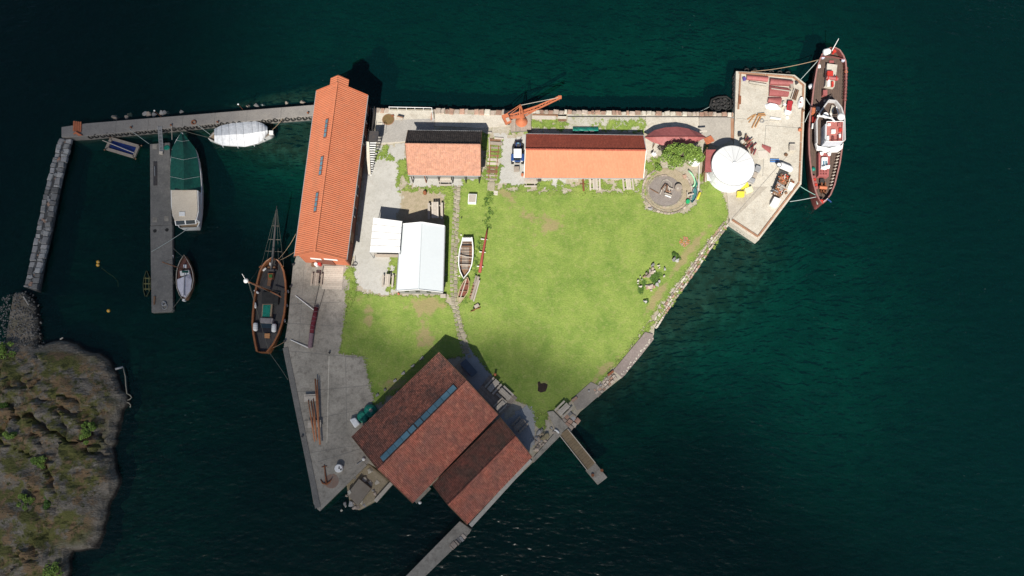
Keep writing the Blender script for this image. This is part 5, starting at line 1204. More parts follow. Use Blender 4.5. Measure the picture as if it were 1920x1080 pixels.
for i in range(-6, 7):
    x = 1553 + i * 4.2; y0_ = 110 + abs(i) * 2; y1_ = 350 - abs(i) * 9
    MB().bar(P(x + 3, y0_, 1.756), P(x - 8, y1_, 1.756), .03, .012).build('plank_seam', m_dark, dk)
MB().tube([P(1538.5, 106, 3.0), P(1561, 107, 3.05), P(1583, 111, 3.0)], .09, 6).build('breakwater_rail', m_shipred, sh)
for x, y in ((1542, 108.5), (1580, 114)): MB().lathe(P(x, y, 2.3), [(.28, 0), (.3, .3), (.15, .4)], 10).build('vent', M('pale_lilac_paint', (.5, .52, .62), (.44, .46, .55), scale=2) if x < 1550 else bpy.data.materials['pale_lilac_paint'], sh)
pod(sh, P(1544, 99, 3.1), P(1556, 95, 3.1), .52, 'life_raft_canister', m_white)
MB().tube([P(1560, 95, 2.8), P(1572.5, 72.5, 5.6)], [.09, .05], 7).build('jackstaff', m_white, sh)
MB().lathe(P(1561.5, 100, 1.75), [(.2, 0), (.18, .5), (.28, .55), (.28, .65)], 10).build('bollard', m_redbright, sh)
fh = MB().pprism([(1551, 118.5), (1570.5, 121), (1565, 163), (1548, 160)], 1.75, 2.55).build('fore_hatch', m_concL, sh, bev=.05)
pbox(rect(1557, 137, 11, 9), 2.55, 3.2, 'windlass_housing', m_redbright, sh); MB().tube([P(1549, 145, 2.95), P(1571, 148, 2.95)], [.3, .3], 10).build('windlass_drum', m_red, sh)
for x in (1551.5, 1567): MB().torus(P(x, 146.5, 2.95), .36, .07, 'Y', 14, 5, rz=R(90)).build('drum_flange', m_redbright, sh)
pbox(rect(1554, 155, 5, 12), 2.55, 2.85, 'gear_box', m_white, sh); pbox(rect(1561.5, 157, 4, 9), 2.55, 2.9, 'brake_box', m_redbright, sh)
pbox(rect(1559.5, 115, 9, 4), 1.75, 2.0, 'deck_locker', m_red, sh); pbox(rect(1547.5, 173, 8, 9), 1.75, 2.5, 'deck_locker', m_red, sh)
pod(sh, P(1535.5, 121, 2.5), P(1536, 128, 2.3), .26, 'fender', m_white)
for i in range(10): MB().torus(P(1587 - i * .25, 128 + i * 6.5, 2.55), .22, .05, 'Z', 10, 5).build('lifebelt' if i in (1,) else 'chain_link', m_shipred if i != 1 else m_crane, sh)
# bridge deck and wheelhouse
br = MB().pprism([(1553, 190), (1566, 191), (1575, 203), (1581, 222), (1582, 262), (1577, 282), (1534, 279), (1530, 268), (1531, 228), (1537, 212)], 1.75, 2.9).build('bridge_deck', m_deckbrown, sh, bev=.08)
bp_ = [(1530.5, 270), (1530, 228), (1537, 211), (1553, 189.5), (1566, 190.5), (1576, 203), (1582, 224), (1582.5, 264)]
for a, b in zip(bp_[:-1], bp_[1:]): MB().bar(P(*a, 3.25), P(*b, 3.25), .2, .7).build('bulwark_panel', M('grey_white_bulwark', (.52, .51, .50), (.46, .45, .44), scale=1.2) if a == bp_[0] else bpy.data.materials['grey_white_bulwark'], br)
MB().pprism([(1530, 267), (1534, 273), (1555, 277), (1578, 272), (1582, 266), (1580, 278), (1573, 283), (1550, 284), (1533, 279)], 2.9, 3.5).build('bridge_rear', m_white, br, bev=.06)
wh = MB().pprism([(1547, 232), (1581, 231), (1580, 268), (1546, 268)], 2.9, 4.5).build('wheelhouse', M('pale_grey_paint', (.50, .51, .55), (.44, .45, .48), scale=1.5), sh, bev=.05)
MB().pprism([(1550, 228), (1581.5, 227.5), (1580.5, 265), (1549, 265.5)], 4.5, 4.62).build('wheelhouse_roof', M('pink_red_roof', (.42, .15, .13), (.36, .12, .1), (.5, .25, .22), scale=2), sh, bev=.03)
for a, b in (((1550, 228), (1581.5, 227.5)), ((1581.5, 227.5), (1580.5, 265)), ((1580.5, 265), (1549, 265.5)), ((1549, 265.5), (1550, 228))):
    MB().tube([P(*a, 5.2), P(*b, 5.2)], .05, 5).build('guard_rail', m_white, wh); MB().tube([P(*a, 4.6), P(*a, 5.2)], .04, 5).build('stanchion', m_white, wh)
for i in range(4): MB().bar(P(1551 + i * 7.5, 228.6, 4.1), P(1557 + i * 7.5, 228.4, 4.1), .1, .7).build('window', m_glass, wh)
for i in range(4): MB().bar(P(1546.8, 236 + i * 8, 4.0), P(1546.6, 242 + i * 8, 4.0), .1, .7).build('window', m_glassB, wh)
for x, y, w_, h_, mt in ((1563, 246, 8, 7, m_white), (1553, 259, 4, 9, m_white), (1576, 243, 5, 6, m_redbright), (1575, 254, 4, 6, m_white), (1562, 259, 4, 8, m_shipred), (1572, 258, 3, 9, m_shipred), (1555, 233, 6, 4, m_white), (1574, 233, 6, 6, m_red)): pbox(rect(x, y, w_, h_), 4.62, 4.9, 'roof_box', mt, sh)
MB().lathe(P(1575, 221, 5.3), [(.1, 0), (.5, .1), (.58, .4), (.45, .7), (.05, .82)], 14).build('radar_dome', m_white, sh, smooth=True)
MB().tube([P(1549, 218, 3.2), P(1548, 216, 5.6)], [.45, .42], 14).build('funnel_vent', m_white, sh)
MB().tube([P(1532, 217, 6.6), P(1547, 219, 6.8), P(1560, 222, 6.6), P(1565, 228, 6.2)], .13, 7).build('mast_yard', m_white, sh)
MB().tube([P(1560, 224, 3.2), P(1558, 214, 8.0)], [.16, .1], 8).build('mast', m_white, sh)
MB().bar(P(1562, 198, 3.25), P(1558, 214, 3.25), .45, .12).build('walkway', m_concL, br); MB().bar(P(1568, 200, 3.9), P(1574, 218, 3.9), .14, .1).build('hand_rail', m_white, br)
ld = [P(1544, 188, 2.5), P(1556, 181, 2.2)]
for i in range(3): MB().bar(ld[0] + V(0, -.3 * i, 0), ld[0] + V(.9, -.3 * i + .25, 0), .12, .06).build('step', m_steel, sh)
MB().bar(P(1545, 190, 3.0), P(1561, 178, 2.2), .1, .1).build('derrick_boom', m_dark, sh)
pbox(rect(1526, 205, 6, 12, .1), 1.75, 2.6, 'life_jacket_chest', m_crane, sh); pbox(rect(1534, 204, 7, 8), 1.75, 2.5, 'deck_locker', m_steel, sh); pbox(rect(1526.5, 223, 6, 9), 1.75, 2.3, 'deck_locker', m_redbright, sh); MB().tube([P(1524, 232, 2.4), P(1523, 241, 2.4)], .13, 6).build('white_pipe', m_white, sh)
# aft
pbox([(1535, 284), (1557, 285), (1554, 331), (1535, 329)], 1.75, 2.7, 'engine_casing', m_red, sh); pbox([(1541, 294), (1553, 294), (1551.5, 317), (1540, 316)], 2.7, 3.15, 'engine_skylight', m_white, sh, bev=.12)
for x in (1544.5, 1549): pbox(rect(x, 305, 3.2, 7), 3.15, 3.17, 'skylight_pane', m_glassB, sh, bev=0)
for x, y in ((1541, 289), (1555, 290), (1546, 316), (1553, 314)): MB().tube([P(x, y, 2.6), P(x, y, 3.4), P(x, y, 3.5) + V(0, .35, .05)], [.22, .22, .3], 8).build('cowl_vent', m_white, sh)
for i in range(6): MB().lathe(P(1539 + (i % 3) * 5, 321 + (i // 3) * 5, 2.7), [(.12, 0), (.1, .1)], 8).build('deck_fitting', m_shipred, sh)
MB().lathe(P(1524, 318, 1.75), [(.3, 0), (.32, .3), (.15, .4)], 8).build('green_cover', m_tarpT, sh)
wn = MB().tube([P(1536, 351, 2.3), P(1550, 352, 2.3)], .26, 10).build('aft_winch', m_crane, sh)
for a, b, w_ in (((1540, 343), (1541, 362), .2), ((1547, 343), (1546, 362), .2), ((1538, 358), (1549, 359), .3)): MB().bar(P(*a, 2.1), P(*b, 2.1), w_, .4).build('winch_frame', m_rust, sh)
pbox(rect(1542, 338, 8, 7), 1.75, 2.3, 'winch_motor', m_black, sh)
for i in range(12):
    t = i / 11; p = P(lerp(1573, 1557.5, t), lerp(287, 353, t), 2.2); pod(sh, p + V(-.22, -.08, 0), p + V(.18, .08, .1), .075, 'fender', m_woodW)
for i in range(5): pbox(rect(1527 + i * 1.2, 331 + i * 5, 5, 4), 1.75, 2.25, 'rope_bin', m_redbright if i % 2 else m_red, sh)
MB().add([P(1537, 374, 2.75), P(1548, 375, 2.75), P(1543, 382, 2.75)], [(0, 1, 2)]).build('stern_deck', m_redbright, sh)
MB().pprism([(1530, 371), (1536, 373), (1543, 381), (1532, 383)], 1.6, 1.75).build('stern_platform', M('pale_green_grey', (.42, .46, .42), (.36, .4, .36), scale=2), sh)
fs_ = MB().tube([P(1543, 379, 2.6), P(1552, 372, 4.4)], .05, 6).build('ensign_staff', m_white, sh)
fl = MB(); vs_ = []
for i in range(7):
    for j in range(4): vs_.append(P(1552, 372, 4.4) + V(.14 * i, -.05 * i - .03 * math.sin(i * 1.3), -.12 * j - .10 * i))
fl.add(vs_, [(i * 4 + j, i * 4 + j + 1, (i + 1) * 4 + j + 1, (i + 1) * 4 + j) for i in range(6) for j in range(3)]); fl.build('ensign', m_blue, fs_)
pod(sh, P(1520, 159, 1.7), P(1521.5, 165, 1.2), .42, 'quay_fender', m_tarpW)
for lab, a, b, mt, d_ in (('tan rope from the ship bow to the quay\'s north edge', P(1535, 112, 2.9), P(1408, 134, G + .2), m_ropeT, .6), ('pale rope from the ship bow to the quay corner', P(1534, 113, 2.9), P(1493, 158, N_), m_ropeG, .25), ('short pale rope from quay to the ship\'s waist, upper', P(1511, 184, N_), P(1520, 198, 2.3), m_ropeG, .05),
                          ('short pale rope from quay to the ship\'s waist, lower', P(1509, 229, N_), P(1519, 207, 2.3), m_ropeG, .05), ('turquoise rope from the ship stern to the quay angle', P(1532, 367, 2.3), P(1500, 349, N_), M('turquoise_rope', (.30, .52, .45), (.25, .45, .4), scale=3), .1), ('pale rope from the ship stern to the south quay edge', P(1531, 369, 2.2), P(1481, 378, N_), m_ropeG, .15)):
    rope('mooring_line', lab, a, b, mt, d_, r=.05)

# ------------------------------------------------------------------ loose goods on the quay
def sheetpile(name, label, pts, z, th_, mat, cat='panel', group=None, curve=0.0, n=6):
    q = [P(x, y, z) for x, y in pts]; mb = MB(); vs_ = []
    for i in range(n + 1):
        a, b = lerp(q[0], q[3], i / n), lerp(q[1], q[2], i / n); u = curve * math.sin(math.pi * i / n)
        for p in (a, b): vs_.append(p + V(0, 0, u))
    for i in range(n + 1):
        for k in (0, 1): vs_.append(Vector(vs_[i * 2 + k]) - V(0, 0, th_))
    m = 2 * (n + 1); fs = []
    for i in range(n):
        a = i * 2; fs += [(a, a + 1, a + 3, a + 2), (m + a + 2, m + a + 3, m + a + 1, m + a), (a, a + 2, m + a + 2, m + a), (a + 1, m + a + 1, m + a + 3, a + 3)]
    fs += [(0, m, m + 1, 1), (m - 2, m - 1, 2 * m - 1, 2 * m - 2)]
    mb.add(vs_, fs); return tag(mb.build(name, mat), label, cat, group)
gr = 'red sheets on the quay'
sheetpile('hull_plate', 'long faded red sheet at the quay\'s north-west corner', [(1400, 140), (1441, 143.5), (1440, 152), (1400.5, 148)], N_ + .35, .3, m_red, 'panel', gr, .2)
sheetpile('hull_plate', 'uppermost of the three stacked red sheets by the corner bollard', [(1444.4, 146.5), (1487, 151), (1486, 159), (1444, 157)], N_ + .55, .5, m_red, 'panel', gr, .22)
sheetpile('hull_plate', 'largest red sheet, middle of the three, with a white strip', [(1443, 161.5), (1480, 166), (1478.7, 179.5), (1442.6, 178)], N_ + .45, .4, m_red, 'panel', gr, .15)
sheetpile('hull_plate', 'lowest of the three stacked red sheets, above the pale tarpaulin', [(1441, 183), (1466, 183), (1464, 195), (1440, 190)], N_ + .4, .35, m_red, 'panel', gr, .15)
sheetpile('hull_plate', 'single red sheet lying east of the round tent', [(1429, 270), (1446, 276), (1444, 287.4), (1428.5, 275.5)], N_ + .1, .06, m_red, 'panel', gr, .05)
tag(MB().bar(P(1446, 166, N_ + .65), P(1486, 171.5, N_ + .65), .14, .08).build('batten', m_woodW), 'white strip lying across the largest red sheet', 'batten')
tb = T('steel_beam', 'pale channel beam with dark web below the first red sheet', 'beam', P(1421, 158)); MB().bar(P(1404.7, 154, N_ + .4), P(1437.8, 159.5, N_ + .4), .3, .1).build('flange', m_concL, tb); MB().bar(P(1405, 155, N_ + .2), P(1437.5, 160, N_ + .2), .1, .4).build('web', m_dark, tb)  # pale flange over a web in dark iron
tag(MB().box(P(1395.5, 148, N_ + .2), (.45, .5, .4), rz=.2).build('crate', M('violet_plastic', (.10, .07, .28), (.08, .06, .22), scale=2), bev=.03), 'small violet-blue crate beside the first red sheet', 'crate')
def heap(name, label, ring, z, h, mat, cat, group=None, seed=1):
    rs = random.Random(seed); q = [P(x, y, z) for x, y in ring]; c = sum(q, Vector()) / len(q); mb = MB(); vs_ = list(q); n = len(q)
    for k, hh in ((.7, .75), (.35, 1)):
        for p in q: vs_.append(lerp(c, p, k * rs.uniform(.85, 1.15)) + V(0, 0, h * hh * rs.uniform(.75, 1.15)))
    vs_.append(c + V(0, 0, h)); fs = [(r * n + i, r * n + (i + 1) % n, (r + 1) * n + (i + 1) % n, (r + 1) * n + i) for r in range(2) for i in range(n)] + [(2 * n + i, 2 * n + (i + 1) % n, 3 * n) for i in range(n)]
    if (vs_[1] - vs_[0]).cross(vs_[n] - vs_[0]).z < 0: fs = [f[::-1] for f in fs]
    mb.add(vs_, fs); return tag(mb.build(name, mat), label, cat, group)
heap('tarp_heap', 'pale grey tarpaulin heap below the red sheets', [(1434, 196), (1440, 193), (1452, 194), (1460, 198), (1464, 204), (1450, 206), (1436, 203)], N_, .5, m_tarpW, 'tarp', seed=3)
fr = T('timber_rack', 'narrow timber frame leaning beside the red trailer', 'frame', P(1488, 176))
for dx in (0, 3, 6, 8): MB().bar(P(1483.5 + dx, 185 + dx * .4, N_ + .35), P(1489.5 + dx, 166 + dx * .4, N_ + .35), .12, .12).build('bar', m_woodB if dx > 2 else m_woodW, fr)
MB().box(P(1484, 161, N_ + .4), (.5, .8, .5), rz=.1).build('box', m_wood, fr)
tr = T('red_trailer', 'narrow red trailer bed with dark holes', 'trailer', P(1480.5, 198)); MB().pprism([(1477.5, 188.6), (1487, 189), (1483.5, 208.4), (1474.5, 206)], N_ + .5, N_ + .62).build('bed', M('trailer_red', (.42, .035, .04), (.36, .03, .035), scale=2, rough=.5), tr, bev=.02)
for i in range(3): MB().lathe(P(1479.5, 196 + i * 3.5, N_ + .62), [(.09, 0), (.07, .012)], 8).build('hole', m_dark, tr)
for x, y in ((1477, 192), (1485.5, 192.5), (1474.5, 203), (1483, 204)): MB().torus(P(x, y, N_ + .28), .22, .07, 'Y', 12, 6, rz=R(90)).build('wheel', m_black, tr)
tag(MB().lathe(P(1476, 210.5, N_), [(.5, 0), (.55, .1), (.55, .45), (.35, .6), (.06, .62)], 14).build('white_tub', m_tarpW), 'pale round tub below the red trailer', 'tub')
for i, (x, y, mt) in enumerate(((1469, 193, m_woodW), (1471, 197, m_tarpW), (1469.5, 201, m_cream), (1472, 203, m_woodW))): tag(MB().box(P(x, y, N_ + .22), (.4, .38, .44), rz=i * .5).build('small_box', mt, bev=.04), ('topmost small pale box left of the red trailer', 'second small white box left of the red trailer', 'third small cream box left of the red trailer', 'lowest small pale box left of the red trailer')[i], 'box', 'small boxes by the trailer')
db = T('dinghy', 'small white dinghy upside down at the quay\'s east edge', 'dinghy', P(1501, 195)); mb = MB()
vs_ = []; rows = 9
for i in range(rows):
    t = i / (rows - 1); c = lerp(P(1502, 185, N_ + .05), P(1500, 205, N_ + .05), t); w_ = .5 * (math.sin(math.pi * min(1, .12 + t * .8)) ** .6)
    for k in range(7): a = math.pi * k / 6; vs_.append(c + V(-math.cos(a) * w_, 0, .5 * math.sin(a)))
mb.add(vs_, [(i * 7 + k, i * 7 + k + 1, (i + 1) * 7 + k + 1, (i + 1) * 7 + k) for i in range(rows - 1) for k in range(6)] + [tuple(range(7)), tuple((rows - 1) * 7 + k for k in range(6, -1, -1))]); mb.build('hull', m_white, db, smooth=True); MB().box(P(1501.3, 192, N_ + .58), (.2, .2, .1)).build('cover_patch', m_red, db)
for i, (a, b) in enumerate((((1401, 224), (1414, 215)), ((1404, 230), (1417, 214)), ((1410, 240), (1422, 216)), ((1416, 239), (1427, 218)), ((1421, 214), (1434, 213)), ((1419, 217), (1436, 216)))):
    tag(MB().bar(P(*a, N_ + .06 + .07 * i), P(*b, N_ + .06 + .07 * i), .17, .06).build('plank', M('fresh_sawn_plank', (.50, .27, .11), (.43, .22, .085), scale=3, rnd=.15) if i == 0 else bpy.data.materials['fresh_sawn_plank']), ('shortest orange plank, leftmost of the scattered fan', 'second orange plank from the left in the fan', 'long orange plank, third from the left in the fan', 'long orange plank, rightmost of the fan\'s long ones', 'upper orange plank lying nearly level at the fan\'s top', 'lower orange plank lying nearly level at the fan\'s top')[i], 'plank', 'fan of planks on the quay')
tag(MB().torus(P(1428.7, 226.5, N_ + .1), .3, .09).build('pipe_ring', m_stoneG, smooth=True), 'grey ring lying beside the orange planks', 'ring')
wb = T('white_beam', 'long white beam lying on the quay right of the planks', 'beam', P(1454, 222)); MB().bar(P(1444, 220.5, N_ + .12), P(1464, 223.5, N_ + .12), .25, .2).build('beam', m_white, wb); MB().bar(P(1443.5, 226, N_ + .05), P(1462, 228, N_ + .05), .18, .1).build('lower_beam', m_concL, wb)
heap('tarp_heap', 'small white cloth crumpled near the white beam\'s end', [(1473, 218), (1478, 217), (1480, 222), (1475, 224)], N_, .25, m_tarpW, 'tarp', seed=8)
tag(MB().bar(P(1387.5, 180, N_ + .1), P(1387, 195, N_ + .1), .35, .15).tube([P(1385.5, 178, N_ + .3), P(1385.5, 193, N_ + .25)], .06, 6).build('mooring_cleat', m_rust), 'rusty cleat with white rod at the quay\'s west edge', 'cleat')
tag(MB().lathe(P(1492.5, 157.5, N_), [(.16, 0), (.14, .35), (.24, .4), (.24, .5)], 10).build('mooring_bollard', m_dark), 'dark bollard at the quay\'s north-east corner', 'bollard')
tag(MB().lathe(P(1499, 244, N_), [(.25, 0), (.25, .3), (.1, .4)], 10).build('mooring_bollard', m_crane), 'orange bollard at the quay\'s east edge beside the ship', 'bollard')
tag(MB().lathe(P(1505, 208, N_), [(.2, 0), (.2, .3), (.1, .4)], 10).build('mooring_bollard', m_woodB), 'brown bollard at the quay edge below the dinghy', 'bollard')
# south half of the quay
tag(MB().prism([P(x, y, 0) for x, y in ((1414, 291), (1432, 290), (1433, 305), (1416, 306))], N_, N_ + .05).build('ground_mat', M('bleached_mat', (.58, .53, .46), (.54, .49, .42), scale=1)), 'pale square mat beside the round tent', 'mat')
bx = T('fish_tub', 'open pale tub casting a shadow near the quay\'s east edge', 'tub', P(1484, 279)); MB().prism([P(x, y, N_) for x, y in ((1478.5, 272), (1490, 272), (1490, 285), (1478.5, 285))], N_, N_ + .55).build('body', m_concL, bx, bev=.05)
MB().prism([P(x, y, N_ + .5) for x, y in ((1480, 273.5), (1488.5, 273.5), (1488.5, 282), (1480, 282))], N_ + .5, N_ + .56).build('lid', m_woodW, bx)
tag(MB().torus(P(1473.7, 290, N_ + .08), .22, .09).torus(P(1474, 290, N_ + .2), .17, .08).lathe(P(1474, 290, N_), [(.2, 0), (.05, .18)], 8).build('rope_coil', m_woodB, smooth=True), 'dark brown rope coil above the white tank', 'rope')
for y, lab in ((299, 'upper of the two blue poles on the quay'), (303, 'lower of the two blue poles on the quay')): tag(MB().bar(P(1444, y, N_ + .15), P(1461, y + .3, N_ + .15), .16, .14).build('fork_tine', M('blue_pole', (.09, .22, .5), (.07, .18, .42), scale=2)), lab, 'pole', 'blue poles')
wt = T('white_tank', 'white cylindrical tank with a ring lid beside the rubbish skip', 'tank', P(1472, 315)); pod(wt, P(1460, 308, N_ + .5), P(1486, 319, N_ + .5), .52, 'body', m_white); MB().torus(P(1461, 309, N_ + 1.02), .36, .05).build('ring', m_dark, wt); MB().lathe(P(1461, 309, N_ + .95), [(.34, 0), (.34, .06)], 14).build('lid', m_white, wt)
sk = T('rubbish_skip', 'open skip full of red and orange scrap wood', 'skip', P(1466, 345)); q = [P(x, y, N_ + 1.1) for x, y in ((1465.5, 321.5), (1483, 328.5), (1467, 366), (1450.5, 359))]
for i in range(4):
    a, b = q[i], q[(i + 1) % 4]; MB().add([a, b, Vector((b.x, b.y, N_)), Vector((a.x, a.y, N_))] + [lerp(v, (q[0] + q[2]) / 2, .045) for v in (a, b)] + [lerp(Vector((v.x, v.y, N_)), V((q[0].x + q[2].x) / 2, (q[0].y + q[2].y) / 2, N_), .045) for v in (b, a)], [(0, 1, 2, 3), (4, 7, 6, 5), (0, 4, 5, 1), (3, 2, 6, 7)]).build('side', m_dark if i in (0, 3) else m_woodB, sk)
MB().prism(q, N_ + .05, N_ + .3).build('floor', m_dark, sk)
rs = random.Random(5)
for i in range(70):
    u, v = rs.random(), rs.random(); p = lerp(lerp(q[0], q[1], .1 + .8 * u), lerp(q[3], q[2], .1 + .8 * u), .06 + .88 * v); p.z = N_ + rs.uniform(.5, 1.15); a = rs.uniform(0, 3.1); d = V(math.cos(a), math.sin(a), rs.uniform(-.2, .3)) * rs.uniform(.2, .7)
    mt = rs.choice((m_woodW, m_woodW, m_crane, m_redbright if v < .4 else m_woodW, m_woodB, m_steel, m_spar, m_white if v > .55 else m_rust)); MB().bar(p - d, p + d, rs.uniform(.06, .22), rs.uniform(.04, .1)).build('scrap_board', mt, sk)
tag(MB().box(P(1483, 349, N_ + .1), (.75, 1.15, .2), rz=-.45).build('insulation_sheet', m_white, bev=.02), 'white sheet lying right of the rubbish skip', 'sheet')
for i, (x, y) in enumerate(((1484, 339), (1487, 342), (1474, 362), (1462, 367))): tag(MB().box(P(x, y, N_ + .12), (.3, .35, .25), rz=i).build('scrap_block', m_rust if i % 2 else m_woodB), ('brown block near the skip\'s upper right corner', 'rusty block at the quay edge beside the skip', 'brown block below the skip\'s right corner', 'rusty block at the skip\'s foot')[i], 'block', 'scrap blocks by the skip')
tag(MB().prism([P(x, y, N_) for x, y in ((1449, 372), (1461, 377), (1454, 391), (1442, 385))], N_, N_ + .8).build('pallet_box', m_white, bev=.04), 'pale square box south of the rubbish skip', 'box')
bl = T('log_pile', 'dark pile of red-ended timber north-east of the round tent', 'timber pile', P(1404, 272))
rs = random.Random(9)
for i in range(26):
    t = rs.random(); p = lerp(P(1394, 262, N_ + .2), P(1413, 282, N_ + .2), t) + V(rs.uniform(-.5, .5), rs.uniform(-.5, .5), rs.uniform(0, .6)); a = rs.uniform(-.4, .5) + .9; d = V(math.cos(a), math.sin(a), rs.uniform(-.15, .15)) * rs.uniform(.25, .6)
    MB().bar(p - d, p + d, .15, .13).build('log', rs.choice((m_maroon, m_dark, m_shipred, m_woodB, m_red)), bl)
tag(MB().box(P(1391, 267, N_ + .5), (.5, .5, 1.0), rz=.4).build('white_drum_box', m_concL, bev=.05), 'pale post box between tent and dark timber pile', 'box')
tag(MB().box(P(1387, 252, N_ + .3), (.5, .45, .6), rz=.1).build('crate', m_dark, bev=.03), 'small dark crate above the round tent', 'crate')
for i, (x, y, w_, h_, a, mt, lab) in enumerate(((1419, 319, 10, 11, .35, m_steel, 'grey metal box at the east edge of the round tent'), (1413, 330, 9, 10, .35, m_wood, 'brown grey box below the grey metal box'), (1408, 340, 11, 8, .4, m_steel, 'lower grey metal box next to the yellow tubs'))):
    tag(MB().prism([P(u, v, N_) for u, v in rect(x, y, w_, h_, a)], N_, N_ + .6).build('equipment_box', mt, bev=.03), lab, 'box', 'boxes beside the tent')
for x, y, mt, lab in ((1397, 346.5, m_yellow, 'upper yellow tub at the round tent'), (1389.5, 363, m_yellow, 'lower yellow tub at the round tent'), (1405, 355, M('cream_tub', (.72, .70, .42), (.66, .64, .38), scale=2), 'cream tub beside the two yellow tubs')):
    t_ = T('fish_tub', lab, 'tub', P(x, y), 'tubs by the tent'); qq = [P(u, v, N_ + .65) for u, v in rect(x, y, 14, 10, -.35 if y < 360 else .03)]
    MB().prism(qq, N_, N_ + .62).build('body', mt, t_, bev=.08); MB().prism([lerp(p, sum(qq, Vector()) / 4, .13) for p in qq], N_ + .6, N_ + .645).build('lid', mt, t_, bev=.02)
heap('rubble_heap', 'heap of brick rubble at the south-west side of the round tent', [(1372, 350), (1384, 346), (1390, 352), (1384, 358), (1374, 357)], N_, .35, m_stoneR, 'rubble', seed=4)
pl = T('pallet', 'orange slatted pallet between red roof and tent', 'pallet', P(1329, 263))
a0, a1, a2, a3 = (P(x, y, G + .25) for x, y in ((1319, 260), (1333, 254), (1340, 264), (1325, 272)))
for i in range(5): MB().bar(lerp(a0, a3, (i + .5) / 5), lerp(a1, a2, (i + .5) / 5), .18, .05).build('slat', m_crane, pl)
for t in (.1, .5, .9): MB().bar(lerp(a0, a1, t) - V(0, 0, .08), lerp(a3, a2, t) - V(0, 0, .08), .1, .1).build('bearer', m_woodB, pl)
# floating bundle of tyres
fb = T('tyre_raft', 'floating black fender raft of lashed tyres off the north quay', 'fender raft', P(1350, 195, 0))
ring = [(1331, 200), (1334, 187), (1346, 182), (1362, 181), (1370, 187), (1370, 203), (1358, 210), (1338, 209)]
for k in (0, .28): MB().tube([P(x, y, .25 + k) for x, y in ring + ring[:1]], .16, 7).build('hose_rim', m_black, fb, smooth=True)
MB().pprism([(1334, 199), (1337, 189), (1347, 185), (1361, 184), (1367, 189), (1367, 201), (1357, 207), (1340, 206)], -.2, .2).build('mat', m_dark, fb)
for x, y in ((1338, 198), (1347, 191), (1347, 204), (1359, 188), (1359, 201), (1366, 195), (1353, 197), (1340, 205)): MB().torus(P(x, y, .42), .33, .15, n=14).build('tyre', m_black, fb, smooth=True)
rope('mooring_line', 'pale rope from the tyre raft to the north quay', P(1331, 200, .6), P(1308, 211, G), m_ropeG, .05)

# ------------------------------------------------------------------ round tent, red roofs, tree
tn = T('round_tent', 'large round white tent on the stone quay', 'tent', P(1374, 315)); cT = P(1374.6, 310.5, G + 3.05); rT = (P(1415, 310, G + 3.05) - P(1334.5, 310, G + 3.05)).length / 2; n = 32
zb_ = G - 2.7 - G
for i in range(n):
    a0_, a1_ = 2 * math.pi * i / n, 2 * math.pi * (i + 1) / n
    def rp(a, r_, z): return cT + V(math.cos(a) * r_, math.sin(a) * r_, z)
    mb = MB(); mid = (a0_ + a1_) / 2
    mb.add([rp(a0_, rT, 0), rp(mid, rT * .997, -.008), rp(a1_, rT, 0), rp(a1_, rT * .5, .40), rp(mid, rT * .5, .385), rp(a0_, rT * .5, .40), V(*cT) + V(0, 0, .8)], [(0, 1, 4, 5), (1, 2, 3, 4), (5, 4, 6), (4, 3, 6)]); mb.build('roof_panel', m_white, tn)
    MB().quad(rp(a0_, rT * .985, -2.95), rp(a1_, rT * .985, -2.95), rp(a1_, rT * .985, 0), rp(a0_, rT * .985, 0)).build('wall_panel', m_tarpW, tn)
MB().lathe(cT + V(0, 0, .72), [(.35, 0), (.3, .14), (.05, .2)], 14).build('crown_ring', m_white, tn)
MB().torus(cT, rT, .05, n=40, m=5).build('eave_rope', m_steel, tn)
for i in range(0, 32, 2): a_ = 2 * math.pi * i / 32; MB().tube([cT + V(math.cos(a_) * rT, math.sin(a_) * rT, .02), cT + V(math.cos(a_) * rT * .5, math.sin(a_) * rT * .5, .415), cT + V(0, 0, .81)], .014, 4).build('seam', m_steel, tn)
lt = T('red_lean_to', 'red sheet lean-to roof against the west side of the tent', 'lean-to', P(1330, 302))
slab(MB(), (P(1324, 280.5, G + 2.2), P(1343, 280.5, G + 2.5), P(1339, 322, G + 2.5), P(1321.5, 323, G + 2.2)), .08).build('roof', m_red, lt)
for x, y in ((1324, 281), (1322, 322)): MB().tube([P(x, y, G + 2.1), Vector((P(x, y, G + 2.1).x, P(x, y, G + 2.1).y, G))], .06, 6).build('post', m_woodB, lt)
MB().bar(P(1323, 281, G + 1.1), P(1320, 322, G + 1.1), .08, 1.9).build('side_board', m_woodB, lt)
sheetpile('white_board', 'white board leaning below the red lean-to', [(1326, 325), (1337, 323), (1338, 337), (1326, 339)], G + .6, .08, m_white, 'board')
for i, (a, b) in enumerate((((1321.5, 324), (1320.5, 340)), ((1324, 324), (1323, 341)), ((1332, 340), (1348, 352)))): tag(MB().bar(P(*a, G + .3), P(*b, G + .3), .22, .12).build('board_offcut', m_woodB if i != 1 else m_woodW), ('brown board standing under the lean-to\'s outer corner', 'pale board beside the brown one under the lean-to', 'reddish board lying below the tent\'s south-west rim')[i], 'board', 'boards by the lean-to')
rr_ = T('lens_roof', 'boat-shaped dark red roof beside the tree', 'shelter', P(1265, 256))
Lr = [(1209, 256), (1227, 244), (1247, 239), (1270, 237.5), (1291, 241), (1311, 249), (1323, 256)]; Rd = [(1209, 257), (1226, 256.5), (1246, 256), (1268, 256), (1290, 256), (1308, 256.3), (1323, 256.8)]; Ll = [(1209, 258), (1222, 266), (1240, 272), (1266, 276), (1290, 273), (1310, 265), (1323, 257.5)]
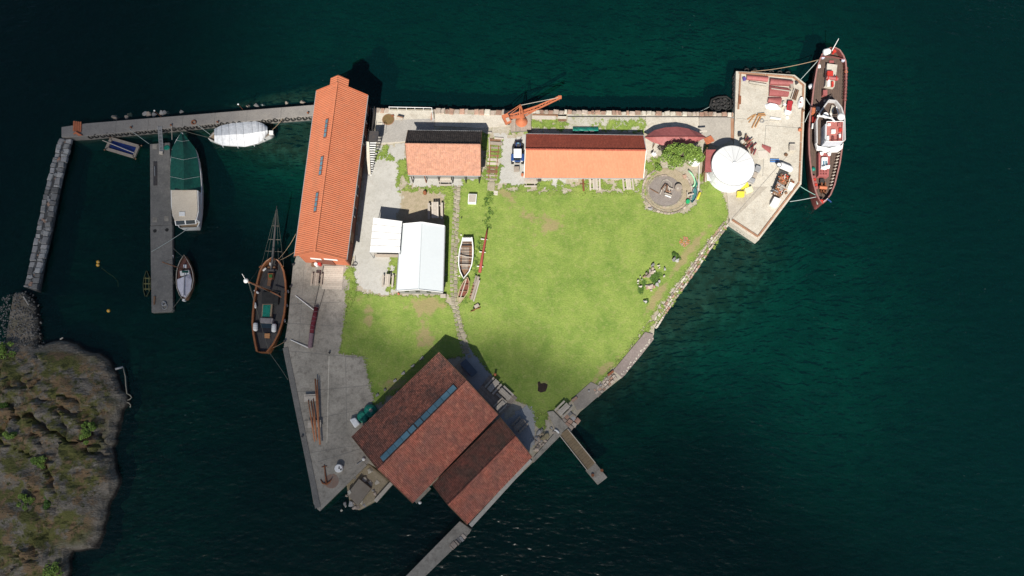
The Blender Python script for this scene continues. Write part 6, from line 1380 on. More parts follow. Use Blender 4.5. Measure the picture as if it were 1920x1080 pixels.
for A_, B_, mt in ((Lr, Rd, m_red), (Rd, Ll, m_red)):
    mb = MB(); n = len(A_); vs_ = [P(x, y, G + (2.0 if A_ is Lr else 2.75 if 0 < i < n - 1 else 2.05)) for i, (x, y) in enumerate(A_)] + [P(x, y, G + (2.75 if A_ is Lr and 0 < i < n - 1 else 2.0)) for i, (x, y) in enumerate(B_)]
    fs = [(i, n + i, n + i + 1, i + 1) for i in range(n - 1)]; mb.add(vs_, fs); o = mb.build('roof_sheet', mt, rr_); md = o.modifiers.new('thick', 'SOLIDIFY'); md.thickness = .06; md.offset = -1 if A_ is Lr else -1
MB().tube([P(x, y, G + (2.8 if 0 < i < 6 else 2.1)) for i, (x, y) in enumerate(Rd)], .06, 6).build('ridge', m_shipred, rr_)
for x, y in ((1228, 246), (1290, 243), (1290, 270), (1228, 268), (1312, 256)): p = P(x, y, G + 1.95); MB().tube([p, V(p.x, p.y, G)], .07, 6).build('post', m_woodB, rr_)
tag(MB().bar(P(1312, 247, G + 2.0), P(1326, 246, G + 2.0), .3, .05).build('gutter_board', m_woodW), 'pale board sticking out from the red roof\'s east tip', 'board')
# tree
def tree():
    c = P(1269, 311, G); th = T('leafy_tree', 'bright green leafy tree beside the red boat-shaped roof', 'tree', c)
    MB().tube([c, c + V(.05, .1, 1.4), c + V(-.1, .15, 2.8), c + V(0, .1, 4.6)], [.22, .18, .14, .07], 8).build('trunk', m_bark, th, smooth=True)
    for i in range(9):
        a = i * .7 + .2; L_ = random.uniform(1.3, 2.6); b0 = c + V(0, .1, random.uniform(2.0, 3.6)); MB().tube([b0, b0 + V(math.cos(a) * L_ * .5, math.sin(a) * L_ * .3, .5), b0 + V(math.cos(a) * L_, math.sin(a) * L_ * .6, .8)], [.09, .06, .03], 6).build('branch', m_bark, th)
    mb = MB(); cl = []
    for i in range(60):
        a = random.uniform(0, 6.28); r_ = random.uniform(.1, 1) ** .6; x = math.cos(a) * r_ * 3.0; y = math.sin(a) * r_ * 1.75 + .25 * x * .3; cl.append((x, y, random.uniform(2.9, 3.9) + 1.2 * (1 - r_), random.uniform(.35, .72)))
    for x, y, z, r_ in cl:
        for _ in range(170):
            a = random.uniform(0, 6.28); b = math.asin(random.uniform(-.6, 1)); q = r_ * random.uniform(.55, 1.05); p = c + V(x + q * math.cos(a) * math.cos(b), y + q * math.sin(a) * math.cos(b), z + q * .8 * math.sin(b)); s_ = random.uniform(.06, .13); t = random.uniform(0, 6.28)
            u = V(math.cos(t), math.sin(t), random.uniform(-.6, .6)) * s_; v = V(-math.sin(t), math.cos(t), random.uniform(-.7, .7)) * s_ * .6; mb.add([p - u, p + v, p + u, p - v], [(0, 1, 2, 3)])
    mb.build('crown', m_leaf, th, kind='stuff')
tree()
cv = T('covered_dinghy', 'white covered dinghy partly hidden by the tree', 'dinghy', P(1304, 298)); mb = MB(); ring = [(1293, 304), (1294, 296), (1300, 287), (1305, 283), (1311, 284), (1314, 290), (1314, 303), (1311, 309), (1299, 309)]
q = [P(x, y, G + .6) for x, y in ring]; cc = sum(q, Vector()) / 9; mb.add(q + [lerp(cc, p, .5) + V(0, 0, .35) for p in q] + [cc + V(0, 0, .45)] + [V(p.x, p.y, G) for p in q], [(i, 9 + i, 9 + (i + 1) % 9, (i + 1) % 9) for i in range(9)] + [(9 + i, 18, 9 + (i + 1) % 9) for i in range(9)] + [(i, (i + 1) % 9, 19 + (i + 1) % 9, 19 + i) for i in range(9)]); mb.build('cover', m_white, cv, smooth=True)
gc = T('garden_chairs', 'white metal garden chair left of the tree', 'chair', P(1225, 291))
MB().prism([P(x, y, G) for x, y in rect(1226, 292, 7, 6, -.4)], G + .42, G + .46).build('seat', m_white, gc); MB().bar(P(1221, 289, G + .75), P(1226, 285.5, G + .75), .05, .5).build('backrest', m_white, gc)
for x, y in ((1223, 290), (1228, 288), (1225, 296), (1230, 293)): MB().tube([P(x, y, G), P(x, y, G + .45)], .03, 5).build('leg', m_white, gc)
# ------------------------------------------------------------------ ring garden
rg = T('stone_ring', 'round walled stone garden with concentric rings beside the tree', 'stone ring', P(1252, 358)); c0 = P(1251, 358, G); rX = 3.75
def ellring(rad, cx, cy, n_, mats, wd, ht, zt, skip=()):
    for i in range(n_):
        a = 2 * math.pi * i / n_
        if any(lo_ <= math.degrees(a) % 360 <= hi_ for lo_, hi_ in skip): continue
        p = c0 + V(cx + math.cos(a) * rad, cy + math.sin(a) * rad * .98, 0); stone(rg, (p.x, p.y, zt - ht / 2), (2 * math.pi * rad / n_ * .93, wd, ht), a + math.pi / 2, random.choice(mats), 'kerb_stone', tilt=.04)
MB().lathe(c0 + V(0, 0, -.02), [(rX, 0), (rX, .08), (rX - .1, .085)], 40).build('bed', m_dirt, rg)
MB().lathe(c0 + V(-.35, -.05, .03), [(2.5, 0), (2.5, .07), (2.3, .075)], 36).build('inner_floor', M('grey_brown_gravel', (.25, .22, .20), (.21, .18, .16), (.3, .26, .21), scale=1.2, bump=.03, bscale=8), rg)
ellring(rX, 0, 0, 44, (m_flag, m_stone), .3, .3, G + .22, skip=((35, 100),)); ellring(2.6, -.35, -.05, 34, (m_flag, m_stone, m_flag), .22, .2, G + .17, skip=((10, 75),)); ellring(rX - .55, 0, -.05, 40, (m_flag,), .16, .12, G + .12, skip=((-1, 110),))
MB().torus(c0 + V(-.1, 1.0, .1), .8, .1, n=24).build('pit_rim', m_conc, rg); MB().lathe(c0 + V(-.1, 1.0, .04), [(.75, 0), (.7, .05)], 20).build('pit_floor', m_concD, rg); MB().lathe(c0 + V(-.1, 1.0, .08), [(.32, 0), (.3, .03)], 14).build('pit_drain', m_dark, rg)
mst_ = T('millstone', 'round grey millstone standing in the stone ring', 'millstone', P(1271, 352)); MB().lathe(P(1271, 353, G + .08), [(.52, 0), (.55, .08), (.55, .55), (.5, .62), (.1, .63)], 20).build('drum', m_wood, mst_); MB().lathe(P(1271, 353, G + .7), [(.16, 0), (.15, .02)], 12).build('hub', m_woodW, mst_)
tf = T('timber_capstan', 'weathered timber frame inside the stone ring', 'frame', P(1250, 355))
for a, b, w_, mt in (((1240, 356), (1248, 345), .14, m_woodB), ((1238, 364), (1241, 354), .14, m_woodW), ((1246, 362), (1260, 367), .18, m_woodW), ((1247, 366), (1258, 370), .14, m_white), ((1251, 347), (1250, 360), .15, m_woodB), ((1253, 349), (1256, 362), .12, m_woodW), ((1254, 352), (1262, 355), .14, m_woodW), ((1248, 358), (1258, 360), .2, m_woodB)): MB().bar(P(*a, G + .5), P(*b, G + .45), w_, .14).build('beam', mt, tf)
for x, y in ((1247, 363), (1259, 366), (1252, 350), (1241, 356)): MB().tube([P(x, y, G + .05), P(x, y, G + .5)], .07, 6).build('leg', m_woodB, tf)
MB().bar(P(1219, 354, G + .15), P(1235, 363, G + .15), .08, .2).build('edging_board', m_woodB, rg)
sg = T('green_slide', 'pale green curved plastic tube on the ring\'s east rim', 'slide', P(1300, 335)); MB().tube([P(1291, 320, G + .5), P(1297, 326, G + .45), P(1301, 333, G + .4), P(1303, 341, G + .35), P(1302, 347, G + .35), P(1299, 350, G + .35)], .13, 8).build('tube', M('mint_plastic', (.38, .68, .42), (.32, .6, .36), scale=2, rough=.4), sg, smooth=True); MB().tube([P(1304, 336, G + .4), P(1307, 345, G + .4), P(1304, 352, G + .4)], .09, 6).build('side_tube', m_tarpT, sg, smooth=True)
bo = T('teal_dinghy', 'teal dinghy lying on the ring\'s south-east rim', 'dinghy', P(1300, 368)); hull(bo, [(1301, 352, 1307, 353), (1298.5, 358, 1308.5, 359), (1296, 366, 1306.5, 369), (1293.5, 372, 1303, 376), (1295, 376, 1300, 379)], G + .5, G + .02, G + .2, M('teal_hull', (.03, .13, .14), (.025, .1, .11), scale=2), M('teal_inside', (.06, .2, .2), (.05, .16, .16), scale=2), m_steel, capw=.07)
MB().bar(P(1289, 367, G + .65), P(1301, 363, G + .65), .2, .06).build('oar', m_woodW, bo); MB().bar(P(1288.5, 360, G + .6), P(1289.5, 370, G + .6), .12, .06).build('oar', m_woodW, bo)
ky = T('yellow_kayak', 'short yellow kayak beside the teal dinghy', 'kayak', P(1310, 367)); pod(ky, P(1313, 360, G + .22), P(1307, 374, G + .22), .2, 'hull', m_yellow)
tag(MB().lathe(P(1289, 379, G + .05), [(.3, 0), (.33, .25), (.3, .45), (.1, .47)], 12).build('green_tub', M('bright_green_plastic', (.02, .38, .14), (.02, .32, .12), scale=2, rough=.4)), 'bright green round tub at the ring\'s south-east rim', 'tub')
fn = T('post_rail', 'thin white rail beside the ring and the covered dinghy', 'rail', P(1311, 335)); MB().bar(P(1311, 309, G + .8), P(1310, 357, G + .8), .08, .06).build('rail', m_white, fn)
for y in (312, 334, 355): MB().tube([P(1310.5, y, G), P(1310.5, y, G + .8)], .03, 5).build('post', m_white, fn)
bush('low_shrub', 'low green shrub on the north-west part of the stone ring', 1235, 316, G + .1, (.7, .5, .4), 420, .1, m_leaf)
tag(stone(None, P(1219.5, 391, G + .15), (.75, .8, .4), .4, m_stoneG, 'boulder', True), 'dark grey boulder at the ring\'s south-west foot', 'boulder')
tag(MB().box(P(1284, 331, G + .15), (.55, .6, .12), rz=.3).build('paving_slab', m_stoneR), 'orange clay slab in the ring\'s planted bed', 'slab')
tag(MB().box(P(1251, 304, G + .12), (1.5, .5, .12), rz=-.15).build('paving_slab', m_stone), 'pale stone slab at the foot of the tree', 'slab')

# ------------------------------------------------------------------ crane and tractor
cr = T('quay_crane', 'orange derrick crane on a boarded base at the north quay', 'crane', P(976, 228)); zb_ = G + .55
MB().pprism([(957, 213), (995.5, 212.5), (996, 244), (957.5, 246.5)], G, zb_ - .06).build('base', m_concD, cr)
q = [P(957, 213, zb_), P(995.5, 212.5, zb_), P(996, 244, zb_), P(957.5, 246.5, zb_)]
for i in range(14): slab(MB(), (lerp(q[0], q[1], (i + .02) / 14), lerp(q[0], q[1], (i + .97) / 14), lerp(q[3], q[2], (i + .97) / 14), lerp(q[3], q[2], (i + .02) / 14)), .06).build('deck_board', m_wood, cr)
cp = P(978, 228, zb_); MB().lathe(cp, [(.95, 0), (.9, .08), (.75, .35), (.4, .85), (.28, 1.3), (.26, 1.7)], 20).build('pedestal', m_crane, cr, smooth=False)
top = P(975.5, 197.5, G + 5.0); cwt = P(951, 221, G + 2.3); tipz = 7.0; tipL, tipR = P(1048.5, 180.8, tipz), P(1051, 184, tipz); bl_, br_ = P(955, 214, G + 1.9), P(983, 217, G + 2.0)
for s in (-1, 1): MB().bar(cp + V(.35 * s, -.1, 1.5), top + V(.05 * s, 0, 0), .16, .16).build('mast_leg', m_crane, cr)
MB().lathe(top, [(.14, -.1), (.14, .1)], 8).build('head_sheave', m_rust, cr)
J0 = [P(957, 216, G + 1.9), P(959, 221, G + 1.9)]; mid = [P(1006, 199.5, lerp(G + 1.9, tipz, .5)), P(1008, 204.5, lerp(G + 1.9, tipz, .5))]
for k, tp in ((0, tipL), (1, tipR)):
    MB().bar(J0[k], mid[k], .16, .22).build('jib_girder', m_crane, cr); MB().bar(mid[k], tp, .14, .2).build('jib_girder', m_crane, cr)
for i in range(9):
    t = i / 8; f = lambda k, t: lerp(J0[k], mid[k], t * 2) if t < .5 else lerp(mid[k], (tipL, tipR)[k], t * 2 - 1)
    MB().bar(f(0, t), f(1, t), .09, .09).build('jib_brace', m_crane, cr)
    if i < 8: MB().bar(f(i % 2, t), f(1 - i % 2, (i + 1) / 8), .07, .07).build('jib_brace', m_crane, cr)
MB().bar(P(984, 218, G + 1.6), mid[1], .13, .13).build('jib_strut', m_crane, cr); MB().bar(P(970, 216, G + 1.7), mid[0], .13, .13).build('jib_strut', m_crane, cr)
MB().box((tipL + tipR) / 2, (.5, .4, .35)).build('jib_head', m_crane, cr); MB().tube([(tipL + tipR) / 2, (tipL + tipR) / 2 - V(0, 0, 1.2)], .03, 5).build('hoist_rope', m_dark, cr); MB().tube([top, (tipL + tipR) / 2], .04, 5).build('topping_lift', m_woodW, cr)
for dx in (-.12, .12): MB().tube([top + V(dx, 0, 0), cwt + V(dx * 3, .3, .4)], .05, 5).build('back_stay', m_crane, cr)
MB().box(cwt + V(-.1, -.2, 0), (1.0, 1.5, .7), rz=R(25)).build('counterweight', m_crane, cr, bev=.04); MB().box(cwt + V(.1, -.5, .4), (.5, .6, .15), rz=R(25)).build('counterweight_lid', m_woodW, cr)
MB().bar(cwt, cp + V(0, 0, 1.5), .3, .25).build('tail_beam', m_crane, cr)
tag(MB().lathe(P(953.5, 231, G), [(.3, 0), (.32, .3), (.25, .5)], 10).build('dark_drum', m_dark), 'small dark drum beside the crane base', 'drum')
kb = T('timber_kerb', 'row of squared timbers on the quay right of the crane', 'timber', P(1030, 219))
for a, b, w_, mt in (((998, 215.5), (1062, 217), .25, m_woodB), ((998, 220), (1042, 221), .6, m_woodW), ((1046, 219), (1062, 219.5), .8, m_concL), ((1046, 225), (1062, 225.5), .3, m_woodB)): MB().bar(P(*a, G + .12), P(*b, G + .12), w_, .2).build('timber', mt, kb)

tc = T('tractor', 'blue tractor with white cab roof and front loader', 'tractor', P(970.5, 293)); c = P(970.3, 293, G)
def tb_(x, y, z): return c + V(x, y, z)
MB().box(tb_(.1, .95, .95), (.75, 1.6, .6)).build('bonnet', m_blue, tc, bev=.08); MB().box(tb_(.1, 1.05, 1.29), (.5, .8, .08)).build('bonnet_top', m_dark, tc); MB().box(tb_(.1, 1.55, 1.28), (.3, .3, .05)).build('badge_plate', m_glassB, tc)
MB().box(tb_(0, .2, .7), (.7, 3.2, .35)).build('chassis', m_dark, tc)
cbn = MB().box(tb_(0, -.45, 1.5), (1.15, 1.25, 1.1), taper=.93).build('cab', m_glass, tc); MB().box(tb_(0, -.45, 2.12), (1.2, 1.45, .14)).build('cab_roof', m_white, tc, bev=.05)
for sx in (-1, 1):
    for sy in (-1, 1): MB().tube([tb_(.55 * sx, -.45 + .58 * sy, .95), tb_(.52 * sx, -.45 + .55 * sy, 2.08)], .035, 5).build('cab_post', m_dark, cbn)
    def wheel(x, y, r_, w_):
        wo_ = MB().tube([tb_(x - w_ / 2, y, r_), tb_(x - w_ / 2 + .04, y, r_), tb_(x + w_ / 2 - .04, y, r_), tb_(x + w_ / 2, y, r_)], [r_ * .86, r_, r_, r_ * .86], 18).build('wheel', m_black, tc)
        MB().tube([tb_(x - w_ / 2 - .02, y, r_), tb_(x + w_ / 2 + .02, y, r_)], r_ * .5, 12).build('rim', m_blue, wo_)
    wheel(.78 * sx, -.85, .72, .42); wheel(.72 * sx + .05, 1.05, .48, .32)
    MB().box(tb_(.76 * sx, -.85, 1.5), (.46, 1.15, .08)).build('mudguard', m_blue, tc, bev=.04)
    MB().bar(tb_(.48 * sx + .08, .2, 1.25), tb_(.48 * sx + .08, 2.0, .8), .1, .14).build('loader_arm', m_dark, tc); MB().bar(tb_(.36 * sx + .1, 2.0, .4), tb_(.36 * sx + .1, 2.75, .3), .08, .08).build('loader_fork', m_dark, tc)
MB().box(tb_(.08, 2.0, .6), (1.2, .14, .5)).build('loader_head', m_dark, tc); MB().box(tb_(0, -1.35, 1.2), (1.3, .18, .12)).build('rear_light_bar', m_blue, tc)
for sx in (-1, 1): MB().box(tb_(.62 * sx, -1.42, 1.35), (.3, .1, .16)).build('rear_light', m_white, tc)
MB().tube([tb_(.3, 1.3, 1.2), tb_(.3, 1.3, 2.1)], .05, 6).build('exhaust', m_dark, tc)
tag(MB().prism([P(x, y, G) for x, y in rect(968.5, 319, 10, 8)], G + .1, G + .65).build('transport_box', m_wood, bev=.03), 'brown box on the ground behind the tractor', 'box')
tag(MB().lathe(P(979.5, 329, G), [(.2, 0), (.22, .4), (.18, .55)], 10).build('brick_pot', m_crane), 'small terracotta pot at the long shed\'s west corner', 'pot')
# ------------------------------------------------------------------ on and around the lawn
wbt = T('white_rowing_boat', 'open white rowing boat with brown inside on the lawn', 'rowing boat', P(873, 483))
WS = [(867, 445, 885.5, 445), (864.5, 456, 887, 456), (861, 468, 888, 468), (859.3, 482, 887.6, 482), (859, 496, 885.5, 496), (861.5, 509, 880.5, 509), (865, 516.5, 874.5, 516.5), (868.3, 521, 869.5, 521)]
hull(wbt, WS, G + .85, G + .08, G + .3, m_white, m_woodB, m_white, capw=.15, inner=m_woodB)
pbox([(867.5, 446), (885, 446), (886, 451.5), (866.5, 451.5)], G + .5, G + .86, 'stern_seat', m_white, wbt)
for a, b, mt, z_ in (((863.5, 462), (885.5, 462), m_woodB, .66), ((862, 479), (885.5, 483.5), m_woodW, .7), ((861.5, 496.5), (883, 497), m_woodW, .68), ((864, 454), (885, 454), m_black, .6)): MB().bar(P(*a, G + z_), P(*b, G + z_), .22 if mt is m_woodB else .12, .05).build('thwart', mt, wbt)
for i in range(9): MB().bar(P(862.5 + abs(i - 5) * .5, 458 + i * 5.6, G + .36), P(885.5 - abs(i - 5) * .6, 458 + i * 5.6, G + .36), .07, .08).build('frame_rib', m_deckdark, wbt)
for i in range(5): MB().bar(P(868 + i * 2.8, 456, G + .325), P(867 + i * 2.4, 505, G + .325), .16, .04).build('floor_board', m_wood, wbt)
for x, y, lab in ((864.5, 440.5, 'pale fender stone at the white rowing boat\'s stern corner'), (857.5, 480.5, 'pale fender stone at the white rowing boat\'s west side'), (861, 517.5, 'pale fender stone at the white rowing boat\'s bow')): tag(stone(None, P(x, y, G + .12), (.4, .35, .3), .3, m_concL, 'prop_stone', True), lab, 'stone', 'stones propping the rowing boat')
sbt = T('small_brown_boat', 'small red-brown boat with pale keel plank beside the white boat', 'rowing boat', P(869, 545))
hull(sbt, [(875.5, 519.5, 877, 519.5), (868.5, 528, 880.5, 528), (863, 538, 880, 538), (859.5, 548, 877.5, 548), (857.6, 557, 871.5, 557), (858.5, 564, 866, 564), (860.8, 568.5, 861.8, 568.5)], G + .5, G + .03, G + .18, m_woodW, M('red_brown_bilge', (.20, .07, .05), (.15, .055, .04), scale=2), M('straw_gunwale', (.45, .36, .21), (.38, .3, .18), scale=3), capw=.12)
MB().bar(P(874.5, 523, G + .45), P(862, 562, G + .45), .13, .05).build('centre_plank', m_woodW, sbt); pbox([(858.5, 557), (871, 557), (865, 565), (861, 567.5)], G + .2, G + .48, 'fore_deck', M('straw_deck', (.42, .37, .25), (.36, .31, .2), scale=3), sbt)
for y in (534, 546): MB().bar(P(864 - (y - 534) * .3, y, G + .38), P(879 - (y - 534) * .2, y, G + .38), .12, .04).build('thwart', m_woodB, sbt)
rsp = T('red_mast', 'long tapering red mast lying on white trestles at the lawn edge', 'mast', P(906, 470))
MB().tube([P(913.5, 430, G + .55), P(910, 450, G + .55), P(904, 482, G + .55), P(899.5, 511, G + .55)], [.1, .16, .19, .23], 10).build('spar', M('faded_red_spar', (.34, .07, .055), (.29, .06, .045), (.4, .13, .1), scale=2), rsp, smooth=True)
for x, y in ((908, 449), (905, 473), (900.5, 500)):
    MB().bar(P(x - 6.5, y - 1, G + .38), P(x + 5.5, y + .5, G + .38), .1, .1).build('trestle_bar', m_white, rsp)
    for s in (-1, 1): MB().tube([P(x + 4.5 * s, y, G), P(x + 4.5 * s, y, G + .38)], .04, 5).build('trestle_leg', m_white, rsp)
lg = T('weathered_beams', 'pair of weathered grey beams resting on short sleepers', 'beams', P(892, 545))
MB().bar(P(897.5, 519, G + .4), P(884, 562, G + .4), .35, .3).build('beam', m_wood, lg); MB().bar(P(899, 526, G + .45), P(888, 565, G + .42), .2, .22).build('beam', m_woodW, lg); MB().bar(P(893, 517, G + .3), P(889, 534, G + .3), .25, .2).build('beam', m_wood, lg)
for i in range(5): MB().bar(P(880 + (4 - i) * 1.6, 533 + i * 6, G + .12), P(890 + (4 - i) * 1.6, 535 + i * 6, G + .12), .35, .24).build('sleeper', m_woodB, lg)
tr = T('boat_trolley', 'small rusty boat trolley lying below the weathered beams', 'trolley', P(894, 575)); MB().prism([P(x, y, G) for x, y in rect(894, 574.5, 9, 6, -.55)], G + .2, G + .35).build('bed', m_wood, tr)
for a, b in (((887, 581), (901, 577)), ((882, 584), (890, 582)), ((889, 572), (893, 580))): MB().bar(P(*a, G + .25), P(*b, G + .25), .08, .08).build('bar', m_rust, tr)
for x, y in ((888.5, 577), (898.5, 572)): MB().torus(P(x, y, G + .17), .14, .05, 'Y', 10, 5, rz=.5).build('wheel', m_black, tr)
hb = T('hatch_box', 'square wooden box with white rim standing on the grass', 'box', P(885.5, 372)); q = [P(x, y, G + .75) for x, y in ((878.2, 363), (894, 363.5), (892.5, 380.5), (877, 380))]; MB().prism(q, G, G + .7).build('body', m_white, hb, bev=.03); MB().prism([lerp(p, sum(q, Vector()) / 4, .16) for p in q], G + .69, G + .74).build('lid', m_woodW, hb)
tag(MB().lathe(P(797, 362.5, G), [(.3, 0), (.28, .5), (.2, .6), (.05, .6)], 9).build('tree_stump', m_rust), 'small rust-brown stump on the soil by the shed', 'stump')
tag(MB().lathe(P(865.5, 409.5, G), [(.07, 0), (.07, .4)], 7).build('marker_post', m_dark), 'thin dark post on the grass right of the flagstone path', 'post')
# flagstone path
pa = T('flagstone_path', 'narrow path of paired flagstones running down the lawn', 'path', P(853, 480)); pth = [(857, 348), (855.5, 390), (853, 440), (850, 500), (850.5, 548), (856, 588), (863, 622), (871, 655), (878, 672)]
L_ = 0
for a, b in zip(pth[:-1], pth[1:]):
    A_, B_ = P(*a, G), P(*b, G); d = B_ - A_; n = max(1, int(d.length / .62)); ang = math.atan2(d.y, d.x); nn_ = V(-d.y, d.x, 0).normalized()
    for i in range(n):
        for s in (-1, 1):
            if random.random() < .06: continue
            c = lerp(A_, B_, (i + .5 + (.2 if s > 0 else -.1)) / n) + nn_ * s * .27; stone(pa, (c.x, c.y, G + .03), (random.uniform(.42, .6), random.uniform(.4, .52), .12), ang + random.uniform(-.15, .15), m_flag, 'flagstone', tilt=.02)
pa['kind'] = 'structure'; del pa['category']
# slipway track between the two tiled sheds
sw_ = T('slip_track', 'old rusty slipway track with sleepers between the sheds', 'track', P(929, 300))
for a, b in (((921, 262), (916, 335)), ((935.5, 268), (929.5, 334))): MB().bar(P(*a, G + .14), P(*b, G + .14), .09, .1).build('rail', m_rust, sw_)
for i in range(11): t = i / 10; MB().bar(P(lerp(917.5, 911, t), 262 + t * 74, G + .07), P(lerp(939, 932, t), 263 + t * 74, G + .07), random.uniform(.22, .5), .12).build('sleeper', random.choice((m_woodW, m_wood, m_woodB)), sw_)
MB().bar(P(919, 268, G + .25), P(942, 270, G + .25), .5, .12).build('cross_board', m_wood, sw_); MB().bar(P(927, 259, G + .2), P(944, 260, G + .2), .25, .15).build('cross_board', m_woodW, sw_); MB().bar(P(917, 258, G + .1), P(918, 300, G + .1), .14, .14).build('side_timber', m_woodW, sw_)
MB().pprism([(914.5, 341), (928, 341), (927, 358), (913.5, 357)], G, G + .14).build('end_slab', m_flag, sw_, bev=.03); MB().pprism([(926, 357), (934, 358), (933, 366), (925, 365)], G, G + .12).build('end_slab', m_concL, sw_, bev=.03)
# weeds along the old kerb
k = 0
rs = random.Random(11)
for i in range(34):
    if i < 16: x, y = 914 + rs.uniform(-4, 9), 360 + i * 4.4
    elif i < 28: x, y = lerp(900, 884, (i - 16) / 12) + rs.uniform(-6, 6), 450 + (i - 16) * 6
    else: x, y = rs.uniform(864, 875), rs.uniform(524, 540) if i % 2 else rs.uniform(555, 570)
    r_ = rs.uniform(.25, .6); bush('weed_clump', 'green weed clump in the strip left of the red mast, %s from the top' % ORD[i - 16] if 16 <= i < 28 else 'green weed clump on the overgrown kerb above the red mast, %s from the top' % ORD[i] if i < 16 else 'green weed clump around the small brown boat, %s of six' % ORD[i - 28], x, y, G, (r_, r_, .14), 150, .06, m_leafD if i % 2 else m_leaf, 'weeds', 'weeds beside the mast' if 16 <= i < 28 else 'weeds on the old kerb' if i < 16 else 'weeds at the brown boat', stem=False)
# rockery near the sea wall
rk = T('rockery', 'planted rockery of pale stones near the sea wall', 'rockery', P(1220, 520))
leaves(4200, P(1228, 518, G - .05), (1.6, 1.8, .2), .065).build('plants', m_leafD, rk, kind='stuff'); leaves(2200, P(1205, 533, G - .05), (1.0, 1.4, .2), .065).build('plants', m_leafD, rk, kind='stuff')
heapc = [(1224, 497, 1.0, .5, .7, m_stoneG), (1223, 503, .8, .7, .5, m_stone), (1222, 511, .9, .7, .3, m_stone), (1216, 517, 1.0, .7, .5, m_stone), (1235, 498, .5, .35, .2, m_concL), (1236, 502, .4, .3, .5, m_concL), (1246, 504, .6, .7, .3, m_stoneG), (1245, 518, .6, .4, .8, m_concL), (1196, 526, .6, .5, .2, m_concL), (1201, 537, .6, .4, .1, m_concL), (1200, 519, .4, .3, .5, m_concL), (1232, 534, .7, .9, .3, m_stoneG), (1218, 537, 1.3, 1.1, .3, m_stone), (1221, 545, .5, .4, .4, m_stone), (1213, 540, .5, .5, 1, m_stoneR), (1203, 524, .4, .3, .6, m_stoneG), (1219, 507, .6, .5, 1.2, m_stone), (1227, 509, .5, .4, .2, m_concL), (1212, 513, .6, .5, .9, m_stone), (1208, 519, .5, .4, .3, m_stoneR), (1226, 538, .6, .5, .7, m_stoneR), (1236, 528, .5, .6, 0, m_stoneG), (1196, 531, .35, .3, 0, m_concL)]
for x, y, a, b, rz, mt in heapc: stone(rk, P(x, y, G + .2), (a, b, .6), rz, mt, 'stone', True)
for x, y, a, b, lab in ((1264, 485, .75, 1.2, 'left half of the split grey boulder by the rockery'), (1270, 487, .7, 1.0, 'right half of the split grey boulder by the rockery'), (1209.5, 565.5, .7, .45, 'small grey stone in a tuft below the rockery')): tag(stone(None, P(x, y, G + .2), (a, b, .7), -.4, m_stoneG, 'boulder', True), lab, 'boulder')
bush('weed_clump', 'green tuft around the split grey boulder', 1267, 481, G, (.8, .7, .3), 380, .11, m_leafD, 'weeds', stem=False); bush('weed_clump', 'green tuft around the small stone below the rockery', 1211, 564, G, (.5, .5, .25), 220, .1, m_leafD, 'weeds', stem=False)
bpz = T('brick_patch', 'worn patch of red brick fragments set in the lawn', 'brick patch', P(1286, 452)); rs = random.Random(2)
for i in range(70):
    a, r_ = rs.uniform(0, 6.28), rs.uniform(0, 1) ** .5; x, y = 1284 + math.cos(a) * r_ * 10, 453 + math.sin(a) * r_ * 9
    stone(bpz, P(x, y, G + .05), (.2, .12, .08), rs.uniform(0, 3), rs.choice((m_stoneR, m_stoneR, m_crane)), 'brick')
fp = T('fire_pit', 'dark brown burnt patch on the lower lawn', 'fire pit', P(1017, 727)); mb = MB(); ring = [(1008, 716), (1012, 715), (1014, 719), (1021, 718), (1027, 721), (1026, 727), (1023, 734), (1014, 736), (1008, 733), (1009, 725)]
q = [P(x, y, G + .06) for x, y in ring]; c = sum(q, Vector()) / len(q); mb.add(q + [lerp(c, p, .6) + V(0, 0, .03) for p in q] + [c + V(0, 0, .05)], [(i, (i + 1) % 10, 10 + (i + 1) % 10, 10 + i)[::-1] for i in range(10)] + [(10 + i, 10 + (i + 1) % 10, 20)[::-1] for i in range(10)]); mb.build('ash_bed', M('charred_earth', (.045, .028, .022), (.03, .02, .016), scale=3, bump=.04), fp)
# north yard
lid = T('pit_cover', 'round rusty brown cover on the north yard', 'cover', P(728, 223)); MB().torus(P(728, 224, G + .06), .9, .07, n=24).build('rim', m_woodB, lid); MB().lathe(P(728, 224, G + .05), [(.85, 0), (.84, .05)], 22).build('plate', M('brown_scum', (.17, .115, .045), (.13, .085, .035), (.21, .15, .07), scale=2.5), lid); MB().box(P(736, 217, G + .18), (.4, .25, .2), rz=.3).build('hinge', m_rust, lid)
bn = T('garden_bench', 'small pale bench with dark shadow beside the round cover', 'bench', P(749, 221)); MB().box(P(749, 222, G + .48), (1.0, .38, .06), rz=-.25).build('seat', m_woodW, bn)
MB().box(P(750, 219, G + .65), (1.0, .05, .35), rz=-.25).build('backrest', m_woodB, bn)
for s in (-1, 1): MB().box(P(749 + 4.5 * s, 222 + s * 1.1, G + .24), (.07, .34, .45), rz=-.25).build('leg', m_woodB, bn)
rl = T('pipe_railing', 'white pipe railing at the north quay edge', 'railing', P(770, 201))
MB().tube([P(729, 200.5, G + 1.0), P(809.5, 202, G + 1.0)], .05, 6).build('top_rail', m_white, rl)
for t in range(6): p = lerp(P(729, 200.5, G + 1.0), P(809.5, 202, G + 1.0), t / 5); MB().tube([V(p.x, p.y, G), p], .04, 5).build('post', m_white, rl)
MB().tube([P(809.5, 202, G + 1.0), P(812, 226, G + .9)], .05, 6).build('top_rail', m_white, rl)
tag(MB().bar(P(810, 212, G + .25), P(809, 224, G + .25), .25, .35).build('kerb_block', m_stoneR), 'reddish block at the corner of the pipe railing', 'block')
